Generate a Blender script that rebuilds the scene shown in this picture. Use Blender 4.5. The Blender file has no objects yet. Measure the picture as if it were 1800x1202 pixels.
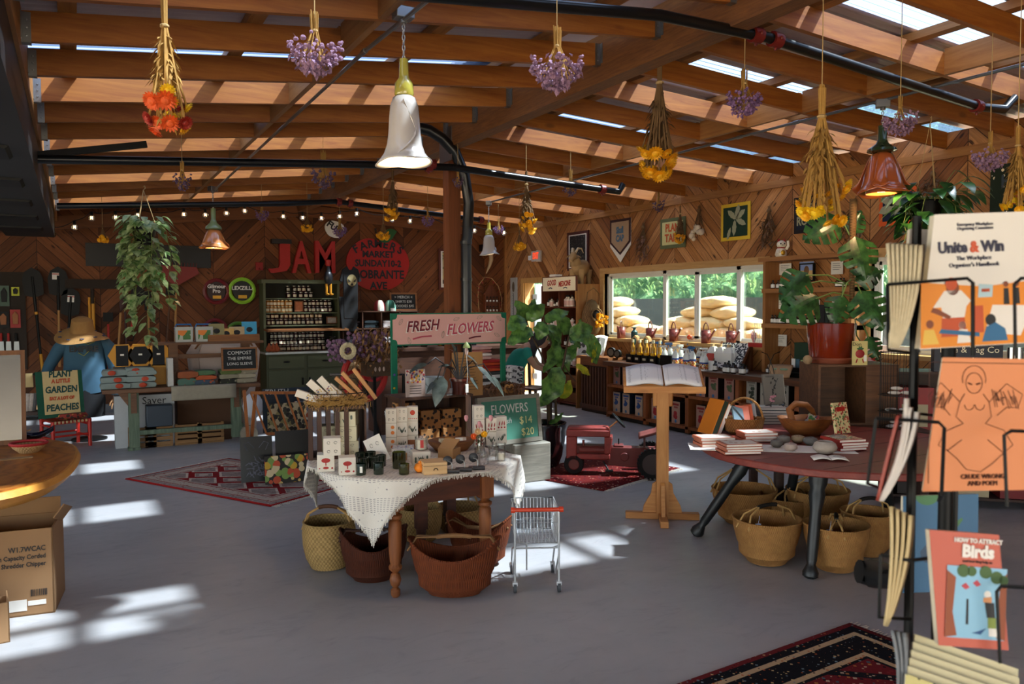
import bpy,math,random
from math import sin,cos,tan,pi,radians,floor
from mathutils import Vector,Matrix,noise
random.seed(7)
SC = bpy.context.scene
COL = SC.collection
# ---------------------------------------------------------------- camera
YAW,PIT,ROL,HC,FPX = radians(28.68),radians(2.66),radians(-.21),1.65,1400.0
cf = Vector((sin(YAW)*cos(PIT),cos(YAW)*cos(PIT),-sin(PIT)))
cr = Vector((cos(YAW),-sin(YAW),0)); cu = cr.cross(cf)
cr,cu = cr*cos(ROL)+cu*sin(ROL),-cr*sin(ROL)+cu*cos(ROL)
CAM = Vector((0,0,HC))
cd = bpy.data.cameras.new('camera'); co = bpy.data.objects.new('camera',cd); COL.objects.link(co)
co.matrix_world = Matrix.Translation(CAM) @ Matrix((cr,cu,-cf)).transposed().to_4x4()
cd.sensor_width = 36; cd.lens = FPX/1800*36; cd.clip_start = .05; cd.clip_end = 200
cd.dof.use_dof = True; cd.dof.focus_distance = 5.8; cd.dof.aperture_fstop = 6.3
SC.camera = co
# ---------------------------------------------------------------- light
SC.view_settings.view_transform = 'Standard'; SC.view_settings.look = 'None'
SC.view_settings.gamma = 1; SC.view_settings.exposure = 2.55
SC.view_settings.use_curve_mapping = False
SUN = Vector((-.62,.36,-1.0)).normalized()
w = bpy.data.worlds.new('sky'); SC.world = w; w.use_nodes = True
nt = w.node_tree; nt.nodes.clear()
sky = nt.nodes.new('ShaderNodeTexSky'); sky.sky_type = 'NISHITA'; sky.sun_disc = False
sky.sun_elevation = radians(52); sky.sun_rotation = math.atan2(-SUN.x,-SUN.y); sky.altitude = 50
bg = nt.nodes.new('ShaderNodeBackground'); bg.inputs[1].default_value = .33
wo = nt.nodes.new('ShaderNodeOutputWorld')
mxw = nt.nodes.new('ShaderNodeMix'); mxw.data_type = 'RGBA'; mxw.inputs[0].default_value = .58
nt.links.new(sky.outputs[0],mxw.inputs[6]); mxw.inputs[7].default_value = (2.1,1.85,1.5,1)
nt.links.new(mxw.outputs[2],bg.inputs[0]); nt.links.new(bg.outputs[0],wo.inputs[0])
sl = bpy.data.lights.new('sun','SUN'); sl.energy = 7.9; sl.angle = radians(1.8); sl.color = (1,.93,.82)
so = bpy.data.objects.new('sun',sl); COL.objects.link(so)
so.rotation_euler = SUN.to_track_quat('-Z','Y').to_euler(); so.location = (9,-6,14)
SC.cycles.max_bounces = 9; SC.cycles.diffuse_bounces = 5; SC.cycles.transparent_max_bounces = 16
SC.cycles.sample_clamp_indirect = 6; SC.cycles.caustics_reflective = False; SC.cycles.caustics_refractive = False
SC.cycles.use_denoising = True

# ---------------------------------------------------------------- helpers
def ray(px,py): return cf + cr*((px-900)/FPX) - cu*((py-601)/FPX)
def at(px,py,X=None,Y=None,Z=None,D=None):
 d = ray(px,py)
 if X is not None: t = X/d.x
 elif Y is not None: t = Y/d.y
 elif Z is not None: t = (Z-HC)/d.z
 else: t = D
 return CAM + d*t
def kpx(p): return FPX/((Vector(p)-CAM).dot(cf))       # pixels per metre at a point
VIEW = -YAW                                             # rotation that turns a thing's front towards the photographer

def hexc(h):
 if isinstance(h,(tuple,list)): return tuple(h)[:3]
 v = [int(h[i:i+2],16)/255 for i in (0,2,4)]
 return tuple(c/12.92 if c <= .04045 else ((c+.055)/1.055)**2.4 for c in v)
_M = {}
class N:
 def __init__(s,m): s.nt = m.node_tree; s.n = s.nt.nodes; s.l = s.nt.links
 def new(s,t,**k):
  x = s.n.new('ShaderNode'+t)
  for a,b in k.items(): setattr(x,a,b)
  return x
 def link(s,a,b): s.l.new(a,b)
 def math(s,op,a,b=None,c=None):
  x = s.new('Math',operation=op)
  for i,v in enumerate((a,b,c)):
   if v is None: continue
   if isinstance(v,(int,float)): x.inputs[i].default_value = v
   else: s.link(v,x.inputs[i])
  return x.outputs[0]
 def ramp(s,fac,stops,interp='LINEAR'):
  x = s.new('ValToRGB'); x.color_ramp.interpolation = interp
  e = x.color_ramp.elements
  while len(e) < len(stops): e.new(.5)
  for q,(p,c) in zip(e,stops): q.position = p; q.color = (*hexc(c),1)
  s.link(fac,x.inputs[0]); return x.outputs[0]
 def mix(s,fac,a,b,mode='MIX'):
  x = s.new('Mix',data_type='RGBA',blend_type=mode)
  for i,v in ((0,fac),(6,a),(7,b)):
   if isinstance(v,(int,float)): x.inputs[i].default_value = v
   elif isinstance(v,(tuple,str)): x.inputs[i].default_value = (*hexc(v),1)
   else: s.link(v,x.inputs[i])
  return x.outputs[2]
 def xyz(s,x=0.,y=0.,z=0.):
  c = s.new('CombineXYZ')
  for i,v in enumerate((x,y,z)):
   if isinstance(v,(int,float)): c.inputs[i].default_value = v
   else: s.link(v,c.inputs[i])
  return c.outputs[0]
 def noise(s,vec,scale,detail=3,rough=.55,dist=0.):
  x = s.new('TexNoise'); x.inputs['Scale'].default_value = scale; x.inputs['Detail'].default_value = detail
  x.inputs['Roughness'].default_value = rough; x.inputs['Distortion'].default_value = dist
  if vec is not None: s.link(vec,x.inputs['Vector'])
  return x.outputs[0]
 def bump(s,h,st,dist=.01):
  b = s.new('Bump'); b.inputs['Strength'].default_value = st; b.inputs['Distance'].default_value = dist
  s.link(h,b.inputs['Height']); s.link(b.outputs[0],s.bsdf.inputs['Normal'])
 def coords(s):
  o = s.new('TexCoord').outputs['Object']; q = s.new('SeparateXYZ'); s.link(o,q.inputs[0])
  return o,q.outputs[0],q.outputs[1],q.outputs[2]
def base(name,rough=.6,metal=0.,spec=.5):
 m = bpy.data.materials.new(name); m.use_nodes = True
 n = N(m); n.bsdf = m.node_tree.nodes['Principled BSDF']
 n.bsdf.inputs['Roughness'].default_value = rough; n.bsdf.inputs['Metallic'].default_value = metal
 n.bsdf.inputs['Specular IOR Level'].default_value = spec
 return m,n
def mat(c,rough=.6,metal=0.,var=.12,scale=9.,spec=.5,bump=0.,coat=0.):
 """plain material with a soft procedural variation"""
 key = (c,rough,metal,var,scale,spec,bump,coat)
 if key in _M: return _M[key]
 m,n = base('surface_'+str(c),rough,metal,spec)
 cc = hexc(c); o,x,y,z = n.coords()
 nf = n.noise(o,scale,4)
 a = tuple(v*(1-var) for v in cc); b = tuple(min(1,v*(1+var)) for v in cc)
 mx = n.mix(nf,a,b); n.link(mx,n.bsdf.inputs['Base Color'])
 if bump: n.bump(n.noise(o,scale*6,4),bump,.004)
 if coat: n.bsdf.inputs['Coat Weight'].default_value = coat
 _M[key] = m; return m
def wood(c1,c2,axis=0,scale=1.,rough=.6,bump=.15,knots=.3):
 """wood with the grain running along the object's axis 0, 1 or 2"""
 key = ('wood',c1,c2,axis,scale,rough,bump)
 if key in _M: return _M[key]
 m,n = base('wood_'+str(c1),rough)
 o,x,y,z = n.coords(); q = [x,y,z]
 oi = n.new('ObjectInfo').outputs['Random']
 sc = [14*scale]*3; sc[axis] = 1.1*scale
 v = n.xyz(*[n.math('MULTIPLY_ADD',q[i],sc[i],n.math('MULTIPLY',oi,37+i)) for i in range(3)])
 g = n.noise(v,1.6,6,.65,.8)
 g2 = n.noise(v,.35,2)
 col = n.ramp(g,[(.25,c1),(.75,c2)])
 col = n.mix(n.math('MULTIPLY',g2,.5),col,tuple(t*.55 for t in hexc(c1)))
 if knots:
  kv = n.new('TexVoronoi',feature='F1'); ks = [4*scale]*3; ks[axis] = 1.6*scale
  n.link(n.xyz(*[n.math('MULTIPLY_ADD',q[i],ks[i],n.math('MULTIPLY',oi,11+i)) for i in range(3)]),kv.inputs['Vector']); kv.inputs['Scale'].default_value = 1
  kf = n.ramp(kv.outputs['Distance'],[(.05,(1,1,1)),(.12,(0,0,0))])
  col = n.mix(n.math('MULTIPLY',kf,knots*2),col,tuple(t*.3 for t in hexc(c1)))
 n.link(col,n.bsdf.inputs['Base Color'])
 if bump: n.bump(g,bump,.003)
 _M[key] = m; return m
def glass(c=(1,1,1),rough=.03,tr=.85):
 key = ('glass',c,rough,tr)
 if key in _M: return _M[key]
 m = bpy.data.materials.new('glass'); m.use_nodes = True; n = N(m); n.n.clear()
 t = n.new('BsdfTransparent'); t.inputs[0].default_value = (*hexc(c),1)
 g = n.new('BsdfGlossy'); g.inputs[1].default_value = rough
 fr = n.new('Fresnel'); fr.inputs[0].default_value = 1.45
 f2 = n.math('ADD',n.math('MULTIPLY',fr.outputs[0],.6),1-tr-.1 if tr < .9 else 0.)
 ms = n.new('MixShader'); n.link(f2,ms.inputs[0]); n.link(t.outputs[0],ms.inputs[1]); n.link(g.outputs[0],ms.inputs[2])
 o = n.new('OutputMaterial'); n.link(ms.outputs[0],o.inputs[0]); _M[key] = m; return m
def emis(c,s):
 key = ('em',c,s)
 if key in _M: return _M[key]
 m = bpy.data.materials.new('glow'); m.use_nodes = True; n = N(m); n.n.clear()
 e = n.new('Emission'); e.inputs[0].default_value = (*hexc(c),1); e.inputs[1].default_value = s
 o = n.new('OutputMaterial'); n.link(e.outputs[0],o.inputs[0]); _M[key] = m; return m
def leafm(c1,c2,rough=.45,trans=.25,edge=None):
 key = ('leaf',c1,c2,rough,trans)
 if key in _M: return _M[key]
 m,n = base('leaf_'+str(c1),rough)
 o,x,y,z = n.coords(); g = n.noise(o,14,3); col = n.ramp(g,[(.35,c1),(.65,c2)])
 n.link(col,n.bsdf.inputs['Base Color'])
 tl = n.new('BsdfTranslucent'); n.link(col,tl.inputs[0]); ms = n.new('MixShader'); ms.inputs[0].default_value = trans
 out = [q for q in n.n if q.type == 'OUTPUT_MATERIAL'][0]
 n.link(n.bsdf.outputs[0],ms.inputs[1]); n.link(tl.outputs[0],ms.inputs[2]); n.link(ms.outputs[0],out.inputs[0])
 _M[key] = m; return m
def weave(c1,c2,sx=60,sz=60,rough=.8,bump=.6):
 """basket weave: stitches round the thing's axis and up its height"""
 key = ('weave',c1,c2,sx,sz)
 if key in _M: return _M[key]
 m,n = base('weave_'+str(c1),rough,spec=.25)
 o,x,y,z = n.coords()
 ang = n.math('MULTIPLY',n.math('ARCTAN2',y,x),sx/6.283)
 zz = n.math('MULTIPLY',z,sz)
 a = n.math('SINE',n.math('MULTIPLY',ang,6.283))
 row = n.math('FLOOR',zz)
 a2 = n.math('SINE',n.math('MULTIPLY',n.math('ADD',ang,n.math('MULTIPLY',row,.5)),6.283))
 b = n.math('SINE',n.math('MULTIPLY',zz,6.283))
 h = n.math('MULTIPLY_ADD',n.math('MULTIPLY',a2,b),.5,.5)
 nz = n.noise(o,25,3)
 col = n.mix(n.math('MULTIPLY_ADD',nz,.5,n.math('MULTIPLY',h,.5)),c2,c1)
 n.link(col,n.bsdf.inputs['Base Color']); n.bump(h,bump,.006)
 _M[key] = m; return m
def spots(bgc,cols,scale=60,dens=.5,rough=.7,size=.35):
 """printed motif: scattered coloured blots on a ground"""
 key = ('spots',bgc,tuple(cols),scale,dens)
 if key in _M: return _M[key]
 m,n = base('print_'+str(bgc),rough)
 o,x,y,z = n.coords()
 v = n.new('TexVoronoi',feature='F1'); v.inputs['Scale'].default_value = scale; n.link(o,v.inputs['Vector'])
 sp = n.new('SeparateColor'); n.link(v.outputs['Color'],sp.inputs[0])
 st = [(i/len(cols),c) for i,c in enumerate(cols)]
 c = n.ramp(sp.outputs[0],st,'CONSTANT')
 f = n.math('MULTIPLY',n.math('LESS_THAN',v.outputs['Distance'],size),n.math('LESS_THAN',sp.outputs[1],dens))
 n.link(n.mix(f,bgc,c),n.bsdf.inputs['Base Color']); _M[key] = m; return m

# ---------------------------------------------------------------- mesh builder
class B:
 def __init__(s): s.v = []; s.f = []; s.mi = []; s.m = 0; s.T = Matrix()
 def pt(s,p): s.v.append(tuple(s.T @ Vector(p))); return len(s.v)-1
 def face(s,ids): s.f.append(tuple(ids)); s.mi.append(s.m)
 def poly(s,pts): s.face([s.pt(p) for p in pts]); return s
 def box(s,c,d,rz=0,R=None,taper=1.):
  M_ = Matrix.Translation(c) @ (R.to_4x4() if R is not None else Matrix.Rotation(rz,4,'Z'))
  x,y,z = d[0]/2,d[1]/2,d[2]/2; t = taper
  i = [s.pt(M_ @ Vector(p)) for p in ((-x,-y,-z),(x,-y,-z),(x,y,-z),(-x,y,-z),(-x*t,-y*t,z),(x*t,-y*t,z),(x*t,y*t,z),(-x*t,y*t,z))]
  for q in ((3,2,1,0),(4,5,6,7),(0,1,5,4),(1,2,6,5),(2,3,7,6),(3,0,4,7)): s.face([i[k] for k in q])
  return s
 def bb(s,x0,x1,y0,y1,z0,z1): return s.box(((x0+x1)/2,(y0+y1)/2,(z0+z1)/2),(abs(x1-x0),abs(y1-y0),abs(z1-z0)))
 def bar(s,a,b,w,h,up=(0,0,1)):
  a = Vector(a); b = Vector(b); d = b-a; L = d.length; d.normalize(); u = Vector(up)
  if abs(d.dot(u)) > .98: u = Vector((0,1,0))
  sd = d.cross(u).normalized(); u = sd.cross(d)
  R = Matrix((sd,d,u)).transposed()
  return s.box((a+b)/2,(w,L,h),R=R)
 def ring(s,c,ax,r,n,ry=None,ph=0):
  ax = Vector(ax).normalized(); t = Vector((1,0,0)) if abs(ax.z) > .9 else Vector((0,0,1))
  a = t.cross(ax).normalized(); b = ax.cross(a); ry = r if ry is None else ry
  return [s.pt(Vector(c)+a*r*cos(2*pi*k/n+ph)+b*ry*sin(2*pi*k/n+ph)) for k in range(n)]
 def bridge(s,A,Bb):
  n = len(A)
  for k in range(n): s.face((A[k],A[(k+1) % n],Bb[(k+1) % n],Bb[k]))
 def cyl(s,a,b,r0,r1=None,n=12,cap=True):
  r1 = r0 if r1 is None else r1; a = Vector(a); b = Vector(b); d = b-a
  A = s.ring(a,d,r0,n); Q = s.ring(b,d,r1,n); s.bridge(A,Q)
  if cap: s.face(A[::-1]); s.face(Q)
  return s
 def tube(s,P,r,n=6,cap=True,closed=False):
  P = [Vector(p) for p in P]; m = len(P); R = r if isinstance(r,(list,tuple)) else [r]*m
  rings = []; pa = None
  for i,p in enumerate(P):
   if closed: d = P[(i+1) % m]-P[i-1]
   else: d = P[min(i+1,m-1)]-P[max(i-1,0)]
   if d.length < 1e-9: d = Vector((0,0,1))
   d.normalize()
   if pa is None:
    t = Vector((0,0,1)) if abs(d.z) < .9 else Vector((1,0,0)); pa = t.cross(d).normalized()
   else:
    pa = (pa-d*pa.dot(d)); pa = pa.normalized() if pa.length > 1e-6 else Vector((1,0,0)).cross(d).normalized()
   b = d.cross(pa)
   rings.append([s.pt(p+pa*R[i]*cos(2*pi*k/n)+b*R[i]*sin(2*pi*k/n)) for k in range(n)])
  for i in range(m-1): s.bridge(rings[i],rings[i+1])
  if closed: s.bridge(rings[-1],rings[0])
  elif cap: s.face(rings[0][::-1]); s.face(rings[-1])
  return s
 def lathe(s,prof,n=20,c=(0,0,0),sx=1.,sy=1.,fn=None,cap0=True,cap1=True):
  rg = []
  for j,(r,z) in enumerate(prof):
   rr = []
   for k in range(n):
    a = 2*pi*k/n; q = 1.; dz = 0.
    if fn: q,dz = fn(a,j/(len(prof)-1))
    rr.append(s.pt((c[0]+r*q*sx*cos(a),c[1]+r*q*sy*sin(a),c[2]+z+dz)))
   rg.append(rr)
  for i in range(len(rg)-1): s.bridge(rg[i],rg[i+1])
  if cap0 and prof[0][0] > 1e-4: s.face(rg[0][::-1])
  if cap1 and prof[-1][0] > 1e-4: s.face(rg[-1])
  return s
 def ball(s,c,r,n=10,m=6,sq=(1,1,1)):
  rg = []
  for j in range(1,m):
   t = pi*j/m; rg.append([s.pt((c[0]+r*sq[0]*sin(t)*cos(2*pi*k/n),c[1]+r*sq[1]*sin(t)*sin(2*pi*k/n),c[2]-r*sq[2]*cos(t))) for k in range(n)])
  a = s.pt((c[0],c[1],c[2]-r*sq[2])); b = s.pt((c[0],c[1],c[2]+r*sq[2]))
  for k in range(n): s.face((a,rg[0][(k+1) % n],rg[0][k])); s.face((b,rg[-1][k],rg[-1][(k+1) % n]))
  for i in range(len(rg)-1): s.bridge(rg[i],rg[i+1])
  return s
 def prism(s,pts,y0,y1):
  """outline in x,z pushed from y0 to y1"""
  a = [s.pt((p[0],y0,p[1])) for p in pts]; b = [s.pt((p[0],y1,p[1])) for p in pts]
  n = len(pts); s.face(a); s.face(b[::-1])
  for k in range(n): s.face((a[(k+1) % n],a[k],b[k],b[(k+1) % n]))
  return s
 def flat(s,pts,z0,z1):
  a = [s.pt((p[0],p[1],z0)) for p in pts]; b = [s.pt((p[0],p[1],z1)) for p in pts]
  n = len(pts); s.face(a[::-1]); s.face(b)
  for k in range(n): s.face((a[k],a[(k+1) % n],b[(k+1) % n],b[k]))
  return s
 def grid(s,fn,nu,nv):
  I = [[s.pt(fn(i/nu,j/nv)) for i in range(nu+1)] for j in range(nv+1)]
  for j in range(nv):
   for i in range(nu): s.face((I[j][i],I[j][i+1],I[j+1][i+1],I[j+1][i]))
  return s
 def leaf(s,p,d,L,W,up=(0,0,1),fold=.15,droop=.3,n=4):
  """a pointed leaf from p along d"""
  p = Vector(p); d = Vector(d).normalized(); u = Vector(up); sd = d.cross(u)
  sd = sd.normalized() if sd.length > 1e-3 else Vector((1,0,0)); u = sd.cross(d)
  L_ = []; M_ = []; R_ = []
  for i in range(n+1):
   t = i/n; w_ = W*.5*sin(pi*min(1,t**.75))**.8 if 0 < t < 1 else 0
   c = p+d*L*t-Vector((0,0,1))*droop*L*t*t
   M_.append(s.pt(c)); L_.append(s.pt(c+sd*w_+u*fold*w_)); R_.append(s.pt(c-sd*w_+u*fold*w_))
  for i in range(n): s.face((M_[i],M_[i+1],L_[i+1],L_[i])); s.face((R_[i],R_[i+1],M_[i+1],M_[i]))
  return s
 def build(s,name,m,parent=None,smooth=40,sol=0,loc=None,bev=0,sub=0):
  me = bpy.data.meshes.new(name); me.from_pydata(s.v,[],s.f)
  ms = m if isinstance(m,(list,tuple)) else [m]
  for q in ms: me.materials.append(q)
  if len(ms) > 1: me.polygons.foreach_set('material_index',s.mi)
  if smooth:
   me.polygons.foreach_set('use_smooth',[True]*len(me.polygons))
   me.set_sharp_from_angle(angle=radians(smooth))
  me.update()
  o = bpy.data.objects.new(name,me); COL.objects.link(o)
  if parent is not None: o.parent = parent
  if loc is not None: o.location = loc
  if sub: q = o.modifiers.new('round','SUBSURF'); q.levels = q.render_levels = sub
  if sol: q = o.modifiers.new('thickness','SOLIDIFY'); q.thickness = sol; q.offset = 0
  if bev: q = o.modifiers.new('edge','BEVEL'); q.width = bev; q.segments = 2; q.limit_method = 'ANGLE'
  return o
def rot(v,a): return (v[0]*cos(a)-v[1]*sin(a),v[0]*sin(a)+v[1]*cos(a),v[2])
def thing(name,label,cat,loc=(0,0,0),rz=0,group=None,rx=0,ry=0):
 o = bpy.data.objects.new(name,None); o.empty_display_size = .05; COL.objects.link(o)
 o.location = loc; o.rotation_euler = (rx,ry,rz); return tag(o,label,cat,group)
def tag(o,label,cat,group=None,kind=None):
 o['label'] = label; o['category'] = cat
 if group: o['group'] = group
 if kind: o['kind'] = kind
 return o
def struct(o): o['kind'] = 'structure'; return o
KIDS = {}
def dup(o,loc=None,rz=None,label=None,group=None,scale=None):
 def cp(a,par):
  c = a.copy(); COL.objects.link(c)
  if par is not None: c.parent = par
  for ch in a.children: cp(ch,c)
  return c
 c = cp(o,None)
 if loc is not None: c.location = loc
 if rz is not None: c.rotation_euler = (o.rotation_euler[0],o.rotation_euler[1],rz)
 if label: c['label'] = label
 if group: c['group'] = group
 if scale: c.scale = (scale,)*3 if isinstance(scale,(int,float)) else scale
 return c
def text(s,size,m,parent,loc,rot_=(pi/2,0,0),ext=.0008,align='CENTER',name='lettering',shear=0.,off=0.,sx=1.,sp=1.):
 cu_ = bpy.data.curves.new(name,'FONT'); cu_.body = s; cu_.size = size; cu_.extrude = ext; cu_.align_x = align
 cu_.align_y = 'CENTER'; cu_.shear = shear; cu_.offset = off; cu_.space_character = sp; cu_.resolution_u = 2; cu_.space_line = .9
 t = bpy.data.objects.new(name,cu_)
 me = bpy.data.meshes.new_from_object(t); bpy.data.objects.remove(t)
 me.materials.clear(); me.materials.append(m)
 o = bpy.data.objects.new(name,me); COL.objects.link(o); o.parent = parent; o.location = loc; o.rotation_euler = rot_; o.scale = (sx,1,1)
 return o
def R(a,b): return random.uniform(a,b)
# ---------------------------------------------------------------- the building
WX,BY = 7.44,13.87            # inner faces of the right and the back wall
LX,RXL,RXR = -.21,3.38,3.52 # left beam, ridge beam faces
TL,TR = .105,.060             # roof slopes
def zL(x): return 3.007+TL*(x-LX)        # underside of the rafters
def zR(x): return 3.384-TR*(x-RXR)
FRONT = -5.0
def floor_mat():
 m,n = base('painted_concrete',.42,spec=.45)
 o,x,y,z = n.coords()
 a = n.noise(o,.7,5,.6); b = n.noise(n.xyz(n.math('MULTIPLY',x,.6),n.math('MULTIPLY',y,1.3),z),5,6,.7,1.2); c = n.noise(o,60,3)
 col = n.ramp(a,[(.3,'959496'),(.7,'aeacac')])
 col = n.mix(n.math('MULTIPLY',n.ramp(b,[(.55,(0,0,0)),(.75,(1,1,1))]),.35),col,'7c7a80')
 n.link(col,n.bsdf.inputs['Base Color'])
 n.link(n.ramp(b,[(.3,(.36,)*3),(.8,(.6,)*3)]),n.bsdf.inputs['Roughness'])
 n.bump(b,.06,.004); return m
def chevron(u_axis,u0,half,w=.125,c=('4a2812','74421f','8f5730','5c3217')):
 m,n = base('diagonal_planks',.62,spec=.3)
 o,x,y,z = n.coords(); u = (x,y)[u_axis]
 us = n.math('SUBTRACT',u,u0)
 tri = n.math('PINGPONG',us,half)
 a = n.math('MULTIPLY',n.math('ADD',z,tri),.7071)
 b = n.math('MULTIPLY',n.math('SUBTRACT',z,tri),.7071)
 ci = n.math('FLOOR',n.math('DIVIDE',us,half))
 idf = n.math('DIVIDE',a,w); idx = n.math('FLOOR',idf); fr = n.math('FRACT',idf)
 wn = n.new('TexWhiteNoise',noise_dimensions='3D'); n.link(n.xyz(idx,ci,3.3),wn.inputs['Vector'])
 rv = wn.outputs['Value']
 v = n.xyz(n.math('MULTIPLY',a,30),n.math('MULTIPLY',b,2.2),n.math('MULTIPLY',rv,40))
 g = n.noise(v,1.2,6,.65,1.0)
 pc = n.ramp(rv,[(0,c[0]),(.35,c[1]),(.7,c[2]),(1,c[3])])
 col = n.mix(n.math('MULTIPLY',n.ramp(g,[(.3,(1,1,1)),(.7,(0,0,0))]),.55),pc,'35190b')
 kv = n.new('TexVoronoi',feature='F1'); kv.inputs['Scale'].default_value = 1
 n.link(n.xyz(n.math('MULTIPLY',a,8),n.math('MULTIPLY',b,3),n.math('MULTIPLY',rv,20)),kv.inputs['Vector'])
 col = n.mix(n.ramp(kv.outputs['Distance'],[(.07,(.85,)*3),(.14,(0,0,0))]),col,'24100a')
 e = n.math('MINIMUM',fr,n.math('SUBTRACT',1,fr))
 e2 = n.math('MINIMUM',n.math('DIVIDE',tri,w),n.math('DIVIDE',n.math('SUBTRACT',half,tri),w))
 seam = n.math('LESS_THAN',n.math('MINIMUM',e,e2),.035)
 n.link(n.mix(n.math('MULTIPLY',seam,.8),col,'1a0c06'),n.bsdf.inputs['Base Color'])
 n.bump(n.math('SUBTRACT',n.math('MULTIPLY',g,.3),seam),.5,.004); return m
FLOOR = floor_mat()
b = B(); b.bb(-60,9.6,-60,FRONT,-.13,-.03); b.bb(-60,-6.1,FRONT,40,-.13,-.03); struct(b.build('added_bounce_ground',mat('b3a68f',.9)))  # unseen ground outside, added to bounce warm daylight indoors
b = B(); b.bb(-6.1,9.6,FRONT,BY+.2,-.12,0); struct(b.build('floor',FLOOR))
CH_B = chevron(0,2.83,.83); CH_R = chevron(1,.4,1.05,c=('8a5630','bc8048','d69a62','9f683c'))  # plank colours lightened on the right wall to stand for bounced daylight
DARK = mat('15120f',.7)
LUMB = wood('8a5527','c08a4e',1); LUMX = wood('84491d','c4853f',0); LUMZ = wood('8a5527','bb854b',2)
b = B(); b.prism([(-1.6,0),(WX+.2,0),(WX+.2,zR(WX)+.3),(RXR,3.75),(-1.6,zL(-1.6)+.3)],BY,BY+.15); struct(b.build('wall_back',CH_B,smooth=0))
b = B(); b.bb(-1.6,WX,BY-.02,BY,0,.13); struct(b.build('baseboard_back',mat('5c6068',.5)))
W1a,W1b,W1z0,W1z1 = 7.10,10.50,1.13,2.14
W2a,W2b = 3.9,5.62
D1a,D1b,D1z = 12.35,13.10,2.06
b = B()
for y0,y1,z0,z1 in ((D1b,BY,0,3.3),(D1a,D1b,D1z,3.3),(W1b,D1a,0,3.3),(W1a,W1b,0,W1z0),(W1a,W1b,W1z1,3.3),(W2b,W1a,0,3.3),(W2a,W2b,0,W1z0),(W2a,W2b,W1z1,3.3),(FRONT,W2a,0,3.3)):
 b.bb(WX,WX+.16,y0,y1,z0,z1)
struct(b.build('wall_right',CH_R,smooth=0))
b = B(); b.bb(WX-.04,WX,FRONT,BY,3.045,3.13); struct(b.build('trim_1',LUMB))
b = B(); b.bb(WX-.03,WX,BY-.06,BY-.0,0,3.05); struct(b.build('trim_2',LUMZ))
b = B()
for x0,x1 in ((-.9,RXL),(RXR,WX)):
 f = zL if x1 < 3.5 else zR
 b.bar((x0,BY-.03,f(x0)-.1),(x1,BY-.03,f(x1)-.1),.05,.2)
struct(b.build('trim_3',wood('6a3a1a','8f5527',0)))
b = B(); b.bb(-6.1,-6.0,7.5,BY,0,3.2); b.bb(-6.1,-6.0,FRONT,7.5,2.85,3.2); struct(b.build('wall_left',mat('2a211a',.8)))
b = B(); b.bb(-6,-3.2,FRONT-.1,FRONT,0,3.4); b.bb(2.6,WX,FRONT-.1,FRONT,0,3.4); b.bb(-3.2,2.6,FRONT-.1,FRONT,2.7,3.6); struct(b.build('wall_front',mat('6a4425',.7)))
b = B(); b.bb(-6.1,-1.0,BY,BY+.15,0,3.1); struct(b.build('wall_back_left',mat('1b130d',.8)))
b = B(); b.bb(LX-.09,LX,FRONT,BY,2.93,3.20); struct(b.build('eave_beam',LUMB))
RBEAM = wood('5e3418','96622f',1,3.,.7,.5,.0)
b = B(); b.bb(RXL,RXR,FRONT,BY,3.262,3.60); struct(b.build('ridge_beam',RBEAM))
RAFM = wood('87430f','c67f30',0,1.,.6); STEEL = mat('8d8f90',.35,.9)
hg = None
YL = [4.83+.678*k for k in range(-11,13)]; YR = [3.55+.63*k for k in range(-11,17)]
for side,ys in (('L',YL),('R',YR)):
 for y in ys:
  x0,x1 = (LX,RXL) if side == 'L' else (RXR,WX)
  f = zL if side == 'L' else zR
  b = B(); h = .155
  a = (f(x0)); c_ = f(x1)
  i = [b.pt(p) for p in ((x0,y,a),(x1,y,c_),(x1,y+.04,c_),(x0,y+.04,a),(x0,y,a+h),(x1,y,c_+h),(x1,y+.04,c_+h),(x0,y+.04,a+h))]
  for q in ((3,2,1,0),(4,5,6,7),(0,1,5,4),(1,2,6,5),(2,3,7,6),(3,0,4,7)): b.face([i[k] for k in q])
  o = struct(b.build('rafter',RAFM))
  if y > 0:
   g = B(); s_ = 1 if side == 'L' else -1
   for xx,zz,sg in ((x0,a,1),(x1,c_,-1)) if side == 'L' else ((x0,a,1),):
    g.bb(xx,xx+sg*.045,y-.004,y,zz-.004,zz+.15); g.bb(xx,xx+sg*.045,y-.004,y+.045,zz-.006,zz-.002); g.bb(xx,xx+sg*.004,y-.03,y+.07,zz+.01,zz+.15)
    for t in (.03,.07,.11): g.ball((xx+sg*.025,y-.006,zz+t),.006,6,4)
   g.build('joist_hanger',STEEL,o)
for i,y in enumerate(YL[:-1]):          # blocking between the rafters
 if y > 0: b = B(); b.bb(1.46,1.50,y+.04,YL[i+1],zL(1.48),zL(1.48)+.18); struct(b.build('blocking',LUMB))
for i,y in enumerate(YR[:-1]):
 if y > 0: b = B(); b.bb(5.44,5.48,y+.04,YR[i+1],zR(5.46),zR(5.46)+.18); struct(b.build('blocking',LUMB))
PZ = .155
for x in (.0,.95,2.1,2.95): b = B(); b.bar((x,FRONT,zL(x)+PZ+.028),(x,BY,zL(x)+PZ+.028),.088,.055); struct(b.build('purlin',LUMB))
for x in (4.15,5.1,6.05,7.0): b = B(); b.bar((x,FRONT,zR(x)+PZ+.028),(x,BY,zR(x)+PZ+.028),.088,.055); struct(b.build('purlin',LUMB))
ROOF = mat('b3a3a6',.35,.0,.08,3)
m,n = base('translucent_sheet',.3); n.n.remove(n.bsdf)
o,x,y,z = n.coords()
tl = n.new('BsdfTranslucent'); tl.inputs[0].default_value = (.028,.045,.08,1); tp = n.new('BsdfTransparent'); tp.inputs[0].default_value = (.6,.74,.92,1)
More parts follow.
